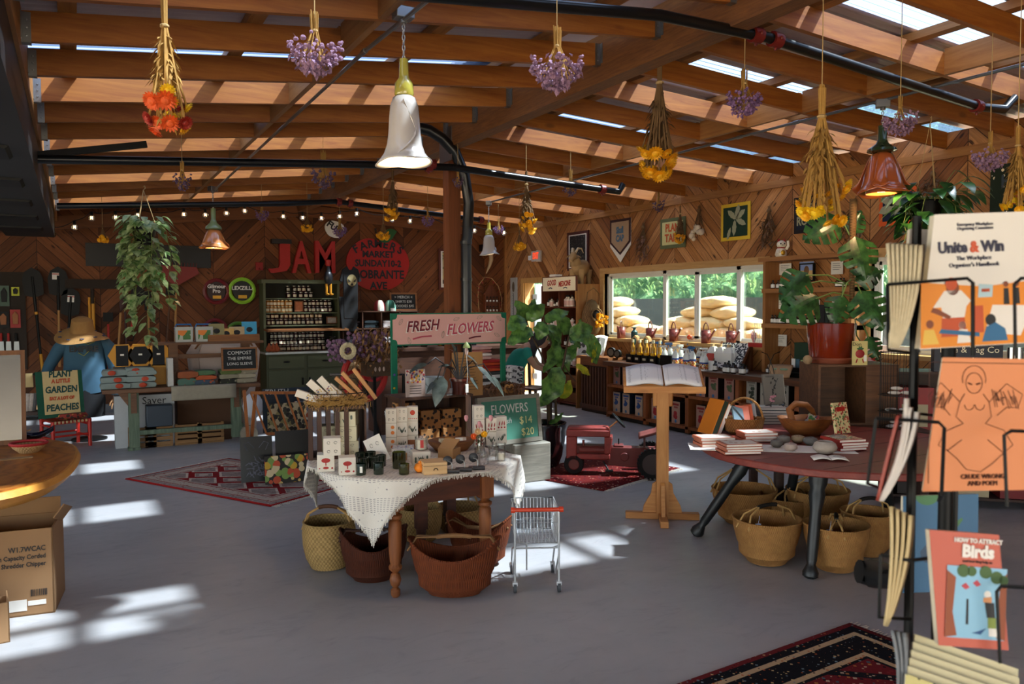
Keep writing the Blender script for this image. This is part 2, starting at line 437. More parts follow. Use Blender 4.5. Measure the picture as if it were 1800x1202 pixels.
ms = n.new('MixShader'); ms.inputs[0].default_value = .31
n.link(tl.outputs[0],ms.inputs[1]); n.link(tp.outputs[0],ms.inputs[2])
n.link(ms.outputs[0],[q for q in n.n if q.type == 'OUTPUT_MATERIAL'][0].inputs[0]); SKYL = m
litL = [3.75,6.19,8.224,10.26,12.3]; litR = [3.55+1.89*k for k in range(0,6)]
def sheet(side,y0,y1,name,m):
 x0,x1 = (LX-.6,RXL-.42) if side == 'L' else (RXR+.30,WX+.5)
 f = zL if side == 'L' else zR; b = B(); n_ = max(2,int((y1-y0)/.0127)); A = []
 for k in range(n_+1):
  y = y0+(y1-y0)*k/n_; dz = .018+.011*sin(2*pi*y/.076)
  A.append((b.pt((x0,y,f(x0)+PZ+.056+dz)),b.pt((x1,y,f(x1)+PZ+.056+dz))))
 for p,q in zip(A,A[1:]): b.face((p[0],q[0],q[1],p[1]))
 return struct(b.build(name,m,smooth=80))
for side,ls in (('L',litL),('R',litR)):
 e = FRONT-.1
 for yl in ls:
  a,c_ = yl-.62,yl-.02
  if c_ < FRONT: continue
  if a > e: sheet(side,e,a,'ceiling',ROOF)
  sheet(side,max(a,e),c_,'skylight_sheet',SKYL); e = c_
 sheet(side,e,BY+.1,'ceiling',ROOF)
b = B(); b.prism([(RXL-.6,zL(RXL)+.25),(3.45,zL(RXL)+.34),(RXR+.6,zR(RXR)+.25),(RXR+.6,zR(RXR)+.27),(3.45,zL(RXL)+.37),(RXL-.6,zL(RXL)+.27)],FRONT-.1,BY+.1); struct(b.build('ridge_cap',ROOF))
BLK = mat('08090a',.5,0,.12,9,.25)
b = B(); b.bb(-6,LX-.09,FRONT,BY,2.90,2.96); struct(b.build('ceiling_lean_to',mat('0d0d0e',.6)))
b = B(); b.bb(LX-.6,LX-.02,2.0,12.9,2.62,2.93); struct(b.build('soffit',mat('0c0c0d',.55)))
b = B(); b.bar((LX-.3,7.3,2.78),(.55,7.3,2.99),.05,.05); tag(b.build('black_strut',BLK),'black diagonal strut running from the dark soffit to the rafters','strut')
for yy in (4.3,5.7,7.1,8.5,9.9,11.3):
 b = B(); b.prism([(LX-.62,2.60),(LX-.14,2.60),(LX-.02,2.72),(LX-.02,2.75),(LX-.62,2.75)],yy,yy+.42); tag(b.build('soffit_bracket',BLK),'black stepped steel bracket under the left eave beam, %s from the photographer' % ('nearest','second','third','fourth','fifth','farthest')[round((yy-4.3)/1.4)],'bracket','black brackets along the left eave')
px_,py_ = 3.38,7.52
o = thing('timber_post','square timber post under the ridge beam with a black pipe strapped to it','post',(px_,py_,0))
b = B(); b.bb(-.0,.135,0,.14,0,3.26); b.build('post',wood('5f3015','8d4f25',2),o)
b = B(); b.tube([(-.36,-.04,3.42),(-.24,-.06,3.40),(-.1,-.07,3.33),(.04,-.08,3.2),(.15,-.07,2.98),(.20,-.06,2.7),(.18,-.06,2.35),(.165,-.06,2.3),(.165,-.06,1.2),(.165,-.06,0.02)],.055,14); b.cyl((.165,-.06,2.28),(.165,-.06,2.31),.062); b.cyl((.165,-.06,1.9),(.165,-.06,1.93),.062); b.build('black_pipe',mat('101214',.35),o)
b = B(); b.bb(-.012,-.002,-.1,.2,3.12,3.46); b.build('connector_plate',STEEL,o)
PIPE = mat('141618',.3,.3); RED = mat('6e1a15',.45)
def pipe(P,r,lab,cps):
 o = thing('sprinkler_pipe',lab,'pipe',P[0]); P = [Vector(p)-Vector(P[0]) for p in P]
 b = B(); b.tube(P,r,12); b.build('pipe',PIPE,o)
 for i,t,w_ in cps:
  p = P[i].lerp(P[i+1],t); d = (P[i+1]-P[i]).normalized(); b = B(); b.cyl(p-d*w_,p+d*w_,r*1.5,n=12); b.ball(p+Vector((0,0,-r*1.7)),r*.35,6,4); b.ball(p+Vector((0,-r*1.6,0)),r*.4,6,4); b.build('red_coupling',RED,o)
 return o
p1 = at(60,281,Y=8.35); p2 = at(700,290,Y=8.35-1.1); 
def P3(px,py,Y_): return at(px,py,Y=Y_)
yA = 3.55; A0 = at(500,-30,Y=yA); A1 = at(1160,27,Y=yA); A2 = at(1350,66,Y=yA); A3 = at(1720,188,Y=yA); A4 = at(1765,192,Y=yA); A5 = at(1783,172,Y=yA)
pipe([A0,A1,A2,A3,A4,A5],.032,'nearest black sprinkler pipe crossing below the rafters with red couplings',[(1,.88,.035),(2,.03,.035),(2,.99,.03)])
b = B(); q = at(1160,22,Y=yA); b.tube([q,q+Vector((.02,0,.1)),at(1205,30,Y=yA+.1),at(1210,0,Y=yA+.1)],.022,8)
yB = 7.25; pipe([at(0,279,Y=yB),at(80,280,Y=yB),at(640,289,Y=yB),at(795,294,Y=yB),at(1060,333,Y=yB),at(1088,337,Y=yB),at(1095,324,Y=yB)],.035,'middle black sprinkler pipe passing behind the large white bell lamp',[(3,-.12,.03),(3,-.3,.03) if 0 else (2,.72,.03),(4,-.05,.03)])
yC = 10.6; pipe([at(100,362,Y=yC),at(500,358,Y=yC),at(590,354,Y=yC),at(850,387,Y=yC)],.034,'farthest black sprinkler pipe near the herringbone back wall',[(2,.02,.03),(2,.09,.03),(2,.98,.03)])
for P,l in (([at(760,-6,X=1.55),at(640,91,X=1.55),at(378,333,X=1.55)],'left steel conduit running below the rafters'),([at(1800,113,X=5.5),at(1400,215,X=5.5),at(1300,241,X=5.5),at(862,355,X=5.5)],'right steel conduit running below the rafters')):
 b = B(); b.tube(P,.012,8)
 for p in P[1:-1]: b.cyl(p-(P[1]-P[0]).normalized()*.03,p+(P[1]-P[0]).normalized()*.03,.017,n=8)
 tag(b.build('conduit',mat('84888b',.3,.8)),l,'conduit')
VIN = mat('d8dad6',.4,0,.03)
def window(name,y0,y1,z0,z1,posts,pan):
 o = bpy.data.objects.new(name,None); COL.objects.link(o); struct(o); o.location = (WX+.08,0,0)
 b = B(); t = .045
 b.bb(-.03,.03,y0,y1,z0,z0+t); b.bb(-.03,.03,y0,y1,z1-t,z1); b.bb(-.03,.03,y0,y0+t,z0,z1); b.bb(-.03,.03,y1-t,y1,z0,z1)
 for p,w_,dx in posts: b.bb(-.03+dx,.0+dx,p-w_/2,p+w_/2,z0,z1)
 for p,w_,dx in posts:
  pass
 b.build('window_frame',VIN,o)
 for a,c_,dx in pan:
  b = B(); s_ = .035; b.bb(dx-.012,dx+.012,a,c_,z0+t,z0+t+s_); b.bb(dx-.012,dx+.012,a,c_,z1-t-s_,z1-t); b.bb(dx-.012,dx+.012,a,a+s_,z0+t,z1-t); b.bb(dx-.012,dx+.012,c_-s_,c_,z0+t,z1-t); sh = b.build('sash',VIN,o)
  b = B(); b.bb(dx-.003,dx+.003,a+s_,c_-s_,z0+t+s_,z1-t-s_); b.build('pane',glass((.88,.97,.94)),o)
 return o
yy = [float(at(x,540,X=WX+.08).y) for x in (1077,1112,1140,1171,1225,1280,1301,1341)]
window('window_1',W1a,W1b-.0,W1z0,W1z1,[(yy[3],.07,0),(yy[6],.07,0)],[(yy[3],W1b-.05,.015),(yy[4],yy[3]+.03,-.0),(yy[6]+.0,yy[4],.02),(W1a+.04,yy[6],.015)])
window('window_2',W2a,W2b,W1z0,W1z1,[],[(W2a+.04,W2b-.04,0)])
b = B()
for a,c_ in ((W1a,W1b),(W2a,W2b)):
 b.bb(WX-.12,WX+.05,a-.1,c_+.12,W1z0-.045,W1z0); b.bb(WX-.03,WX+.16,a-.02,c_+.02,W1z1,W1z1+.09); b.bb(WX-.03,WX+.05,c_,c_+.10,W1z0,W1z1+.09); b.bb(WX-.03,WX+.05,a-.09,a,W1z0,W1z1+.09)
 b.bb(WX,WX+.05,a,c_,W1z0-.0,W1z0+.004)
struct(b.build('trim_4',wood('b08148','d6ad72',1,1)))
b = B(); J = wood('c08a48','dfb06c',2)
b.bb(WX-.03,WX+.2,D1b,D1b+.09,0,D1z+.09); b.bb(WX-.03,WX+.2,D1a-.09,D1a,0,D1z+.09); b.bb(WX-.03,WX+.2,D1a,D1b,D1z,D1z+.09); b.bb(WX,WX+.2,D1b-.02,D1b,0,D1z)
struct(b.build('trim_5',J))
o = bpy.data.objects.new('door_1',None); COL.objects.link(o); struct(o); o.location = (WX+.2,D1b-.05,0); o.rotation_euler = (0,0,radians(70))
b = B(); b.bb(-.02,.02,-.78,0,.02,D1z-.02); b.build('door_leaf',mat('9fb4bb',.5),o)
for z in (.3,1.1,1.8): b = B(); b.bb(-.035,-.0,-.03,.05,z-.05,z+.05); b.build('hinge',STEEL,o)
b = B(); b.grid(lambda u,v: (WX+.16+u*14,-6+v*26,.86*min(1,max(0,(u*14-.3)/.9))+.02*noise.noise(Vector((u*9,v*9,0)))),60,30); struct(b.build('yard_ground',mat('8a7f6c',.9)))
def hillm():
 m,n = base('scrub',.85,spec=.2); o,x,y,z = n.coords()
 g = n.noise(n.xyz(x,n.math('MULTIPLY',y,2.5),z),5,7,.75,1.4)
 n.link(n.ramp(g,[(.3,'2f5a3f'),(.45,'6ba377'),(.58,'a9d39a'),(.72,'eaf5d0')]),n.bsdf.inputs['Base Color']); n.bump(g,1.,.2); return m
b = B(); b.grid(lambda u,v: (11.6+v*5+.35*noise.noise(Vector((u*40,v*14,1))),-4+u*26,1.45+v*5.2+.3*noise.noise(Vector((u*60,v*18,5)))),200,50)
struct(b.build('hillside',hillm(),smooth=0))
b = B(); b.bb(11.4,11.8,-4,22,0,1.78); struct(b.build('retaining_wall',mat('4c5257',.8)))
GR = leafm('76a868','cfe3a0',.6,.35)
b = B()
for i in range(2600):
 y = R(5,19); v = R(0,.5); p = Vector((11.9+v*5,y,1.82+v*5.2)); b.leaf(p,(R(-1,.2),R(-.6,.6),R(.5,1.3)),R(.15,.4),R(.02,.05),fold=.1,droop=.4,n=2)
tag(b.build('scrub',GR,smooth=0),'tall pale green grasses and scrub on the bank outside the window','grass',kind='stuff')
BAG = mat('e6d2ab',.85,0,.2,5,.2,.5)
proto = None
for row in range(5):
 for k in range(8):
  y = 8.7+k*.74+(row % 2)*.37; z = .98+row*.175
  if z > 1.52+.22*sin(y*1.9+1): continue
  if proto is None:
   b = B(); b.ball((0,0,0),1,22,12)
   b.v = [(max(-1,min(1,x*1.25))*.24*(1+.05*noise.noise(Vector((y_*3,z_*3,0)))),max(-1,min(1,y_*1.2))*.37,z_*.118*(1-.22*abs(y_)**4)+.012*noise.noise(Vector((x*4,y_*5,z_*3)))) for x,y_,z_ in b.v]
   proto = b.build('sandbag',BAG); tag(proto,'tan sandbag stacked outside the window','sandbag','sandbags stacked outside the window'); s_ = proto
  else: s_ = dup(proto)
  s_.location = (9.35+R(-.06,.06)+row*.05,y+R(-.02,.02),z); s_.rotation_euler = (R(-.05,.05),R(-.1,.1),R(-.08,.08)); s_.scale = (1,R(.93,1.02),R(.9,1.05))
o = thing('tree','leafy tree beside the building shading part of the roof','tree',(9.2,-1.0,0))  # unseen canopy added to block the sun over part of the floor
b = B(); b.tube([(0,0,0),(.1,.2,2.5),(-.1,.6,5),(-.4,.9,7)],[.22,.18,.14,.05],10); b.tube([(-.05,.5,4.4),(-1.2,1.,6.2),(-2.4,1.4,7.2)],[.1,.07,.03],8); b.tube([(0,.3,3.8),(.8,-.2,5.6),(1.2,-.6,7)],[.1,.07,.03],8); b.build('trunk',mat('4b3a2b',.9),o)
b = B()
for i in range(2600):
 a_ = R(0,2*pi); rr = R(0,1)**.5; p = (.75+2.3*rr*cos(a_),1.2+1.9*rr*sin(a_),7.2+R(-.7,.7)*(1.2-rr)); b.leaf(p,(R(-1,1),R(-1,1),R(-.5,.5)),R(.3,.45),R(.2,.3),n=2)
b.build('foliage',leafm('2f5526','6c9147',.5,.2),o)
# ---------------------------------------------------------------- lamps
def chain(L,r=.012,w=.0035):
 b = B(); n_ = int(L/(r*2.1)); 
 for i in range(n_):
  z = -i*L/n_-r; h = i % 2; P = [((cos(a)*r*.62 if h else 0),(0 if h else cos(a)*r*.62),z+sin(a)*r*1.25) for a in [2*pi*k/8 for k in range(8)]]
  b.tube(P,w,5,closed=True)
 return b
def lamp(top,Lch,Hn,Hs,rim,mn,ms,label,kind,rz=0):
 o = thing('pendant_lamp',label,'lamp',top,rz,'ceramic flower pendant lamps')
 b = B(); b.bb(-.05,.05,-.04,.04,-.03,.03); b.cyl((0,0,-.05),(0,0,-.03),.02); b.build('junction_box',STEEL,o,bev=.004)
 chain(Lch-.02).build('chain',mat('b9bab8',.35,.9),o,loc=(0,0,-.03))
 z = -Lch
 b = B()
 if kind == 'bell':
  b.lathe([(.001,z),(rim*.16,z),(rim*.18,z-Hn*.45),(rim*.20,z-Hn*.52),(rim*.34,z-Hn*.66),(rim*.36,z-Hn*.95),(rim*.33,z-Hn)],24)
 else:
  b.lathe([(.001,z),(rim*.20,z),(rim*.19,z-Hn*.5),(rim*.28,z-Hn*.66),(rim*.62,z-Hn*.86),(rim*.64,z-Hn*.95),(rim*.45,z-Hn)],24)
 b.build('neck',mn,o)
 z -= Hn*.97; b = B()
 if kind == 'bell':
  def fn(a,t): return 1+.05*sin(2*a+1.3)*t+(.1*t**6)*sin(3*a+.5),-.10*rim*t**5*cos(a-2.2)-.05*rim*t**8*sin(3*a)
  pr = [(rim*.05,z),(rim*.26,z-.005),(rim*.40,z-Hs*.05),(rim*.50,z-Hs*.16),(rim*.545,z-Hs*.34),(rim*.575,z-Hs*.55),(rim*.63,z-Hs*.70),(rim*.74,z-Hs*.82),(rim*.90,z-Hs*.90),(rim*1.0,z-Hs*.94)]
  b.lathe(pr,48,fn=fn,cap0=False,cap1=False)
  sh = b.build('shade',ms,o,sol=.006,smooth=70)
  b = B(); b.tube([(rim*(.47+.03*t)*cos(-2.0+t*.9)*1.06,rim*(.47+.03*t)*sin(-2.0+t*.9)*1.06,z-Hs*(.10+.42*t)) for t in [k/8 for k in range(9)]]+[(rim*(.56+.3*t)*cos(-1.1-t*1.2),rim*(.56+.3*t)*sin(-1.1-t*1.2),z-Hs*(.55+.33*t)) for t in [k/8 for k in range(1,9)]],[.004]*4+[.008]*9+[.004]*4,6); b.build('petal_fold',ms,sh)
 else:
  for k in range(3):
   a0 = k*2.1+.4; bb_ = B()
   def g(u,v):
    a = a0+(u-.5)*2.7; r = rim*(.30+.62*v**.6+.12*(v**3)*(abs(u-.5)*2)**2)*(1+.05*k-.04*sin(u*9)*v); zz = z-Hs*(v*(1-.22*((u-.5)*2)**2)+.04*sin(u*7+k)*v)
    if v > .82: r += rim*.16*(v-.82)/.18
    return (r*cos(a),r*sin(a),zz)
   bb_.grid(g,20,12); bb_.build('petal',ms,o,sol=.006,smooth=80)
  b = B(); b.lathe([(rim*.28,z),(rim*.62,z-Hs*.45),(rim*.66,z-Hs*.96)],24,cap0=False,cap1=False); b.build('inner_shade',ms,o,sol=.004)
 b = B(); b.ball((0,0,z-Hs*.62),rim*.2,14,10); b.cyl((0,0,z-Hs*.5),(0,0,z-Hs*.2),rim*.1); b.build('light_bulb',emis('ffc777',3.),o)
 L = bpy.data.lights.new('lamp_light','POINT'); L.energy = 2.5; L.color = (1,.68,.36); L.shadow_soft_size = .04
 lo = bpy.data.objects.new('lamp_light',L); COL.objects.link(lo); lo.parent = o; lo.location = (0,0,z-Hs*.9)
 return o
CER_W = mat('b9b3ad',.16,0,.04,12,.6,.15,.5); CER_Y = mat('b3a94a',.18,0,.12,14,.6,0,.6)
CER_O = mat('b05a2c',.16,0,.15,10,.6,0,.6); CER_G = mat('2e4128',.2,0,.2,14,.6,0,.5); CER_S = mat('7f9064',.25,0,.15,10,.6,0,.4)
lp = at(709,24,X=1.55); k = kpx(lp)
lamp(lp,(103-24)/k,64/k,126/k,47.5/k,CER_Y,CER_W,'large white ceramic bell lamp with a yellow-green neck, nearest the camera','bell')
lp = at(859,357,X=5.5); k = kpx(lp)
lamp(lp,(391-357)/k,22/k,37/k,18/k,CER_Y,CER_W,'small distant white bell lamp with a yellow neck in front of the picture wall','bell',1.)
lp = at(374,332,X=1.55); k = kpx(lp)
lamp(lp,(366-332)/k,38/k,34/k,22/k,CER_S,mat('cd7f45',.2,0,.15,10,.6,0,.5),'distant orange tulip lamp with a long pale green neck','tulip',.5)
lp = at(1552,182,X=5.5); k = kpx(lp)
lamp(lp,(221-182)/k,47/k,76/k,39/k,CER_G,CER_O,'orange ceramic tulip lamp with a dark green neck at the right','tulip',2.3)
# ---------------------------------------------------------------- dried bouquets
STR = mat('b79a68',.9); STEM = mat('a8803f',.9,0,.3,20); STEMD = mat('6b5030',.9,0,.3,20)
def straw(r,m,petals=16):
 b = B()
 for lay,(rr,h,n_) in enumerate(((1,.1,petals),(.86,.28,petals-2),(.66,.45,petals-4))):
  for k in range(n_):
   a = 2*pi*k/n_+lay*.2; a1 = pi/n_*1.05
   p = [(r*rr*.28*cos(a-a1),r*rr*.28*sin(a-a1),r*h*.3),(r*rr*.8*cos(a-a1*.8),r*rr*.8*sin(a-a1*.8),r*h),(r*rr*cos(a),r*rr*sin(a),r*(h+.16)),(r*rr*.8*cos(a+a1*.8),r*rr*.8*sin(a+a1*.8),r*h),(r*rr*.28*cos(a+a1),r*rr*.28*sin(a+a1),r*h*.3)]
   b.poly(p)
 b.ball((0,0,r*.22),r*.46,10,5,(1,1,.8)); b.lathe([(.01*r,-r*.3),(r*.5,-r*.12),(r*.62,r*.1)],8)
 return b
YEL = mat('e8a909',.6,0,.25,40); YELB = mat('f0c61c',.6,0,.2,40); ORA = mat('d9571a',.6,0,.3,30); REDF = mat('9c2414',.6,0,.4,30)
PUR = mat('7d5c86',.8,0,.6,60); PURL = mat('94748f',.8,0,.6,40); PURD = mat('57425c',.8,0,.4,60)
def statice(m,seed,L=1.,spread=.42,dens=150):
 """unit bouquet one metre long, hanging down from the origin"""
 random.seed(seed); o = bpy.data.objects.new('dried_bouquet',None); COL.objects.link(o)
 b = B(); b.tube([(0,0,.0),(.004,0,-.28)],.012,5); b.ball((0,0,-.26),.055,8,5,(1,1,.6)); b.build('string',STR,o)
 b = B()
 for i in range(26):
  a = R(0,6.3); r1 = R(.3,1)*spread*.75; s0 = R(.01,.06)
  b.tube([(s0*cos(a)*1.2,s0*sin(a)*1.2,R(-.02,.06)),(s0*cos(a),s0*sin(a),-.28),(r1*.55*cos(a),r1*.55*sin(a),-.52),(r1*cos(a),r1*sin(a),R(-.9,-.68))],.009,4)
 b.build('stems',STEM,o)
 b = B()
 for i in range(dens):
  a = R(0,6.3); q = R(0,1)**.5; r = spread*q; z = -.97+.36*q*q*R(.8,1.2)+R(0,.2)
  if R(0,1) < .5: b.ball((r*cos(a),r*sin(a),z),R(.028,.05),5,4,(1,1,R(.6,1)))
  else: b.leaf((r*cos(a),r*sin(a),z),(R(-1,1),R(-1,1),R(-1,.2)),.1,.07,n=2)
 b.build('blossoms',m,o,smooth=0); return o
def strawb(mats,seed,nf=12,fr=.09,spread=.26,stem=STEM,bush=True,ztop=-.68):
 random.seed(seed); o = bpy.data.objects.new('dried_bouquet',None); COL.objects.link(o)
 b = B(); b.tube([(0,0,0),(0,0,-.2)],.007,5); b.ball((0,0,-.2),.035,8,5,(1,1,.5)); b.build('string',STR,o)
 b = B(); ps = []
 for i in range(nf): a = R(0,6.3); r = spread*R(.15,1)**.6; ps.append((r*cos(a),r*sin(a),R(-.95,ztop)))
 for p in ps: b.tube([(p[0]*.12,p[1]*.12,R(-.02,.03)),(p[0]*.1,p[1]*.1,-.2),(p[0]*.5,p[1]*.5,-.5),p],.008,4)
 for i in range(34):
  a = R(0,6.3); r = spread*R(.3,.95); zz = R(-.85,-.5); b.tube([(r*.14*cos(a),r*.14*sin(a),0),(r*.1*cos(a),r*.1*sin(a),-.2),(r*.6*cos(a),r*.6*sin(a),zz)],.005,3)
  if bush:
   for j in range(6): t = R(.4,1); b.leaf((r*.6*t*cos(a),r*.6*t*sin(a),zz*t-.04),(cos(a+R(-1,1)),sin(a+R(-1,1)),R(-1.4,-.2)),R(.05,.11),.025,n=2)
 b.build('stems',stem,o,smooth=0)
 meshes = {}
 for i,p in enumerate(ps):
  m_ = mats[i % len(mats)]
  if m_ not in meshes: f = straw(fr,m_).build('flower',m_,o,smooth=0); meshes[m_] = f
  else: f = meshes[m_].copy(); COL.objects.link(f); f.parent = o
  f.location = p; d = Vector((p[0]*2,p[1]*2-.1,-.12-R(0,.2))); f.rotation_euler = d.to_track_quat('Z','Y').to_euler(); q = R(.75,1.15); f.scale = (q,q,q*.8)
 return o
P_ST = [statice(PURL,3,dens=320),statice(PUR,4,spread=.36,dens=220),statice(PURD,5,spread=.3,dens=110)]
P_YB = [strawb([YEL,YELB],11,24,.052,.17),strawb([YEL],12,20,.062,.15,STEMD),strawb([YELB,ORA,REDF,YEL,REDF,ORA],13,14,.07,.17),strawb([YEL],14,18,.13,.30,STEMD,False,-.6)]
BQ = [  # px, top of string, top of bunch, bottom, prototype, z of the rafter or distance, label
(288,-40,-5,245,P_YB[2],('D',3.0),'large bouquet of yellow, orange and red strawflowers hanging nearest at the left'),
(553,-20,25,136,P_ST[0],('D',3.4),'purple statice bouquet hanging left of the large white lamp'),
(320,228,286,337,P_ST[2],('z',3.05),'small dark purple bouquet above the left orange lamp'),
(180,345,395,426,P_YB[3],('z',3.0),'single tight yellow bunch near the black soffit'),
(568,232,268,334,P_ST[2],('z',3.2),'dark purple bouquet hanging in front of the middle pipe'),
(460,328,357,389,P_ST[1],('z',3.2),'small purple bouquet above the jam letters'),
(540,330,376,407,P_YB[3],('z',3.2),'small yellow bouquet above the letter A'),
(597,345,385,418,P_ST[1],('z',3.2),'little purple bouquet covering the edge of the white FUN sign'),
(690,288,300,390,P_YB[1],('z',3.25),'yellow bouquet with long dark stems left of the timber post'),
(674,325,385,421,P_YB[3],('z',3.2),'round yellow bunch over the stalk of the red apple sign'),
(752,342,368,399,P_ST[1],('z',3.2),'small purple bouquet just left of the timber post'),
(805,235,300,331,P_ST[2],('z',3.35),'dark purple bouquet beside the post below the ridge'),
(979,-30,52,162,P_ST[0],('D',3.9),'purple statice bouquet below the ridge beam'),
(1160,22,100,324,P_YB[1],('X',3.55,2.9),'tall yellow strawflower bouquet with brown stems hanging off the black pipe'),
(1309,64,125,207,P_ST[1],('z',3.3),'purple bouquet tied with a bow beneath the red pipe coupling'),
(1445,55,155,402,P_YB[0],('D',3.9),'tallest yellow bouquet with golden stems in front of the dark banner'),
(1583,80,172,240,P_ST[0],('z',3.2),'purple bouquet hanging right above the orange tulip lamp'),
(1741,150,234,303,P_ST[0],('z',3.1),'purple bouquet hanging below the pipe elbow at the right'),
(1790,190,225,378,P_YB[0],('D',4.0),'yellow bouquet cut by the right edge of the photo'),
(925,262,302,412,P_YB[1],('z',3.3),'yellow bouquet with straight stems above the exit sign'),
(913,340,405,440,P_YB[3],('z',3.2),'small yellow bunch hanging lowest beside the exit sign'),
(1003,262,300,346,P_ST[2],('z',3.25),'dark purple bouquet in front of the bright rafter above the poster'),
(1158,330,338,374,P_ST[2],('z',3.15),'dark purple bouquet above the plantain banner'),
(1196,315,362,430,P_YB[1],('X',7.3,3.1),'ochre yellow bouquet hanging over the plantain banner'),
(876,362,386,412,P_ST[1],('z',3.2),'little purple bouquet to the right of the distant white lamp')]
for px,ys,yt,yb,pr,how,lab in BQ:
 if how[0] == 'z': top = at(px,ys,Z=how[1]+.03)
 elif how[0] == 'D': top = at(px,ys,D=how[1])
 else: top = at(px,ys,X=how[1])
 if how[0] != 'X':                     # the cord is tied round the nearest rafter
  ys_ = YL if top.x < 3.4 else YR; yr = min(ys_,key=lambda q: abs(q+.02-top.y))+.02
  for _ in range(3): top = at(px,ys,Y=yr)
 k = kpx(top); L = (yb-yt)/k
 o = dup(pr,top,R(0,6)); tag(o,lab,'dried flowers','dried bouquets hung from the rafters'); o.scale = (L,L,L)
 o.location = at(px,yt,D=(top-CAM).dot(cf))
 b = B(); zt = (zL(top.x) if top.x < 3.4 else zR(top.x))+.02
 b.tube([(0,0,0),(0,0,max(.02,(zt-o.location.z)/L))],.0025/L,4); b.build('cord',STR,o)
for p in P_ST+P_YB:
 for c in list(p.children): bpy.data.objects.remove(c)
 bpy.data.objects.remove(p)
# ---------------------------------------------------------------- string lights along the back
sl_ = thing('string_lights','string of clear globe bulbs looped across the back wall','string lights',at(92,408,Y=12.9))
bp = [(92,408),(131,396),(161,380),(203,379),(242,375),(323,374),(361,375),(398,372),(430,368),(498,378),(532,380),(565,381),(597,378),(627,373),(690,383),(721,386),(752,384),(805,402),(834,403),(886,407)]
P = []; g1 = g2 = None
for px,py in bp:
 p = at(px,py-2,Y=12.9)-sl_.location; P.append(p+Vector((0,0,.05)))
for i,(px,py) in enumerate(bp):
 p = P[i]-Vector((0,0,.05))
 if g1 is None:
  b = B(); b.ball((0,0,-.045),.048,14,9); g1 = b.build('bulb',glass((1,.97,.9),.05,.85),sl_)
  b = B(); b.cyl((0,0,0),(0,0,.05),.02,n=8); b.build('socket',BLK,g1)
  b = B(); b.tube([(-.01,0,-.02),(-.012,0,-.06),(0,0,-.03),(.012,0,-.06),(.01,0,-.02)],.004,5); b.build('filament',emis('ffcf8a',4),g1); g2 = g1
 else: g2 = dup(g1); g2.parent = sl_
 g2.location = p
b = B(); Q = []
for a,c_ in zip(P,P[1:]):
 for t in (0,.25,.5,.75): q = a.lerp(c_,t); q.z -= .10*4*t*(1-t)*min(1,(c_-a).length); Q.append(q)
b.tube(Q+[P[-1]],.006,5); b.build('cable',BLK,sl_)
# ---------------------------------------------------------------- hanging plants
def vine_plant(name,label,top,pot_z,strands,LS,m,potm,rpot,hooks=3,up=26,spread=1.2):
 o = thing(name,label,'plant',top,0,'hanging plants')
 b = B()
 for k in range(hooks): a = 2*pi*k/hooks; b.tube([(0,0,0),(rpot*cos(a),rpot*sin(a),pot_z)],.003,4)
 b.tube([(0,0,.04),(.015,0,.05),(.02,0,.02),(0,0,0)],.004,5); b.build('hanger',STR,o)
 b = B(); b.lathe([(rpot*.7,pot_z-rpot*1.5),(rpot,pot_z),(rpot*1.05,pot_z+.01),(rpot*.9,pot_z-.02),(.001,pot_z-.03)],20); b.build('pot',potm,o)
 b = B(); s = B()
 for a,out,ln in strands:
  P = [Vector((0,0,pot_z)),Vector((rpot*cos(a),rpot*sin(a),pot_z+.05)),Vector((out*cos(a),out*sin(a),pot_z-.03))]
  n_ = max(2,int(ln/.07)); 
  for i in range(n_): P.append(P[-1]+Vector((R(-.02,.02),R(-.02,.02),-ln/n_)))
  s.tube(P,.004,4)
  for i,p in enumerate(P[1:]):
   for j in range(2):
    d = Vector((cos(a+R(-1.6,1.6)),sin(a+R(-1.6,1.6)),R(-.7,.3))); b.leaf(p+d*.02,d,LS*R(.7,1.2),LS*R(.55,.85),up=(-d.x,-d.y,.8),fold=.12,droop=.5,n=4)
 for i in range(up):
  a = R(0,6.3); d = Vector((cos(a)*R(.3,spread),sin(a)*R(.3,spread),R(.0,1.))); p = Vector((rpot*.7*cos(a),rpot*.7*sin(a),pot_z)); q = p+d*LS*R(.6,1.7); s.tube([p,(p+q)/2+Vector((0,0,.03)),q],.003,4); b.leaf(q,(d.x,d.y,-.2),LS*R(.7,1.15),LS*R(.6,.8),up=(-d.x*.6,-d.y*.6,1),fold=.15,droop=.6)
 s.build('stems',mat('6b7a3a',.7),o); b.build('leaves',m,o,smooth=60); return o
random.seed(21)
q = at(252,334,D=9.0)
vine_plant('hanging_pothos','trailing variegated pothos hanging in front of the black sign board',q,-.42,[(R(0,6.3),R(.14,.26),R(.35,.9)) for i in range(13)]+[(4.4,.12,1.25),(4.0,.15,1.15)],.12,leafm('4a7434','b9c892',.45,.2),BLK,.13,up=34)
q = at(1635,216,D=6.3)
vine_plant('hanging_philodendron','dark glossy heart-leaved plant in a black hanging pot at the right',q,-.62,[(R(0,6.3),R(.12,.24),R(.05,.35)) for i in range(9)]+[(3.6,.24,.5)],.15,leafm('1c4420','3d7434',.3,.2),BLK,.10,up=26,spread=1.5)
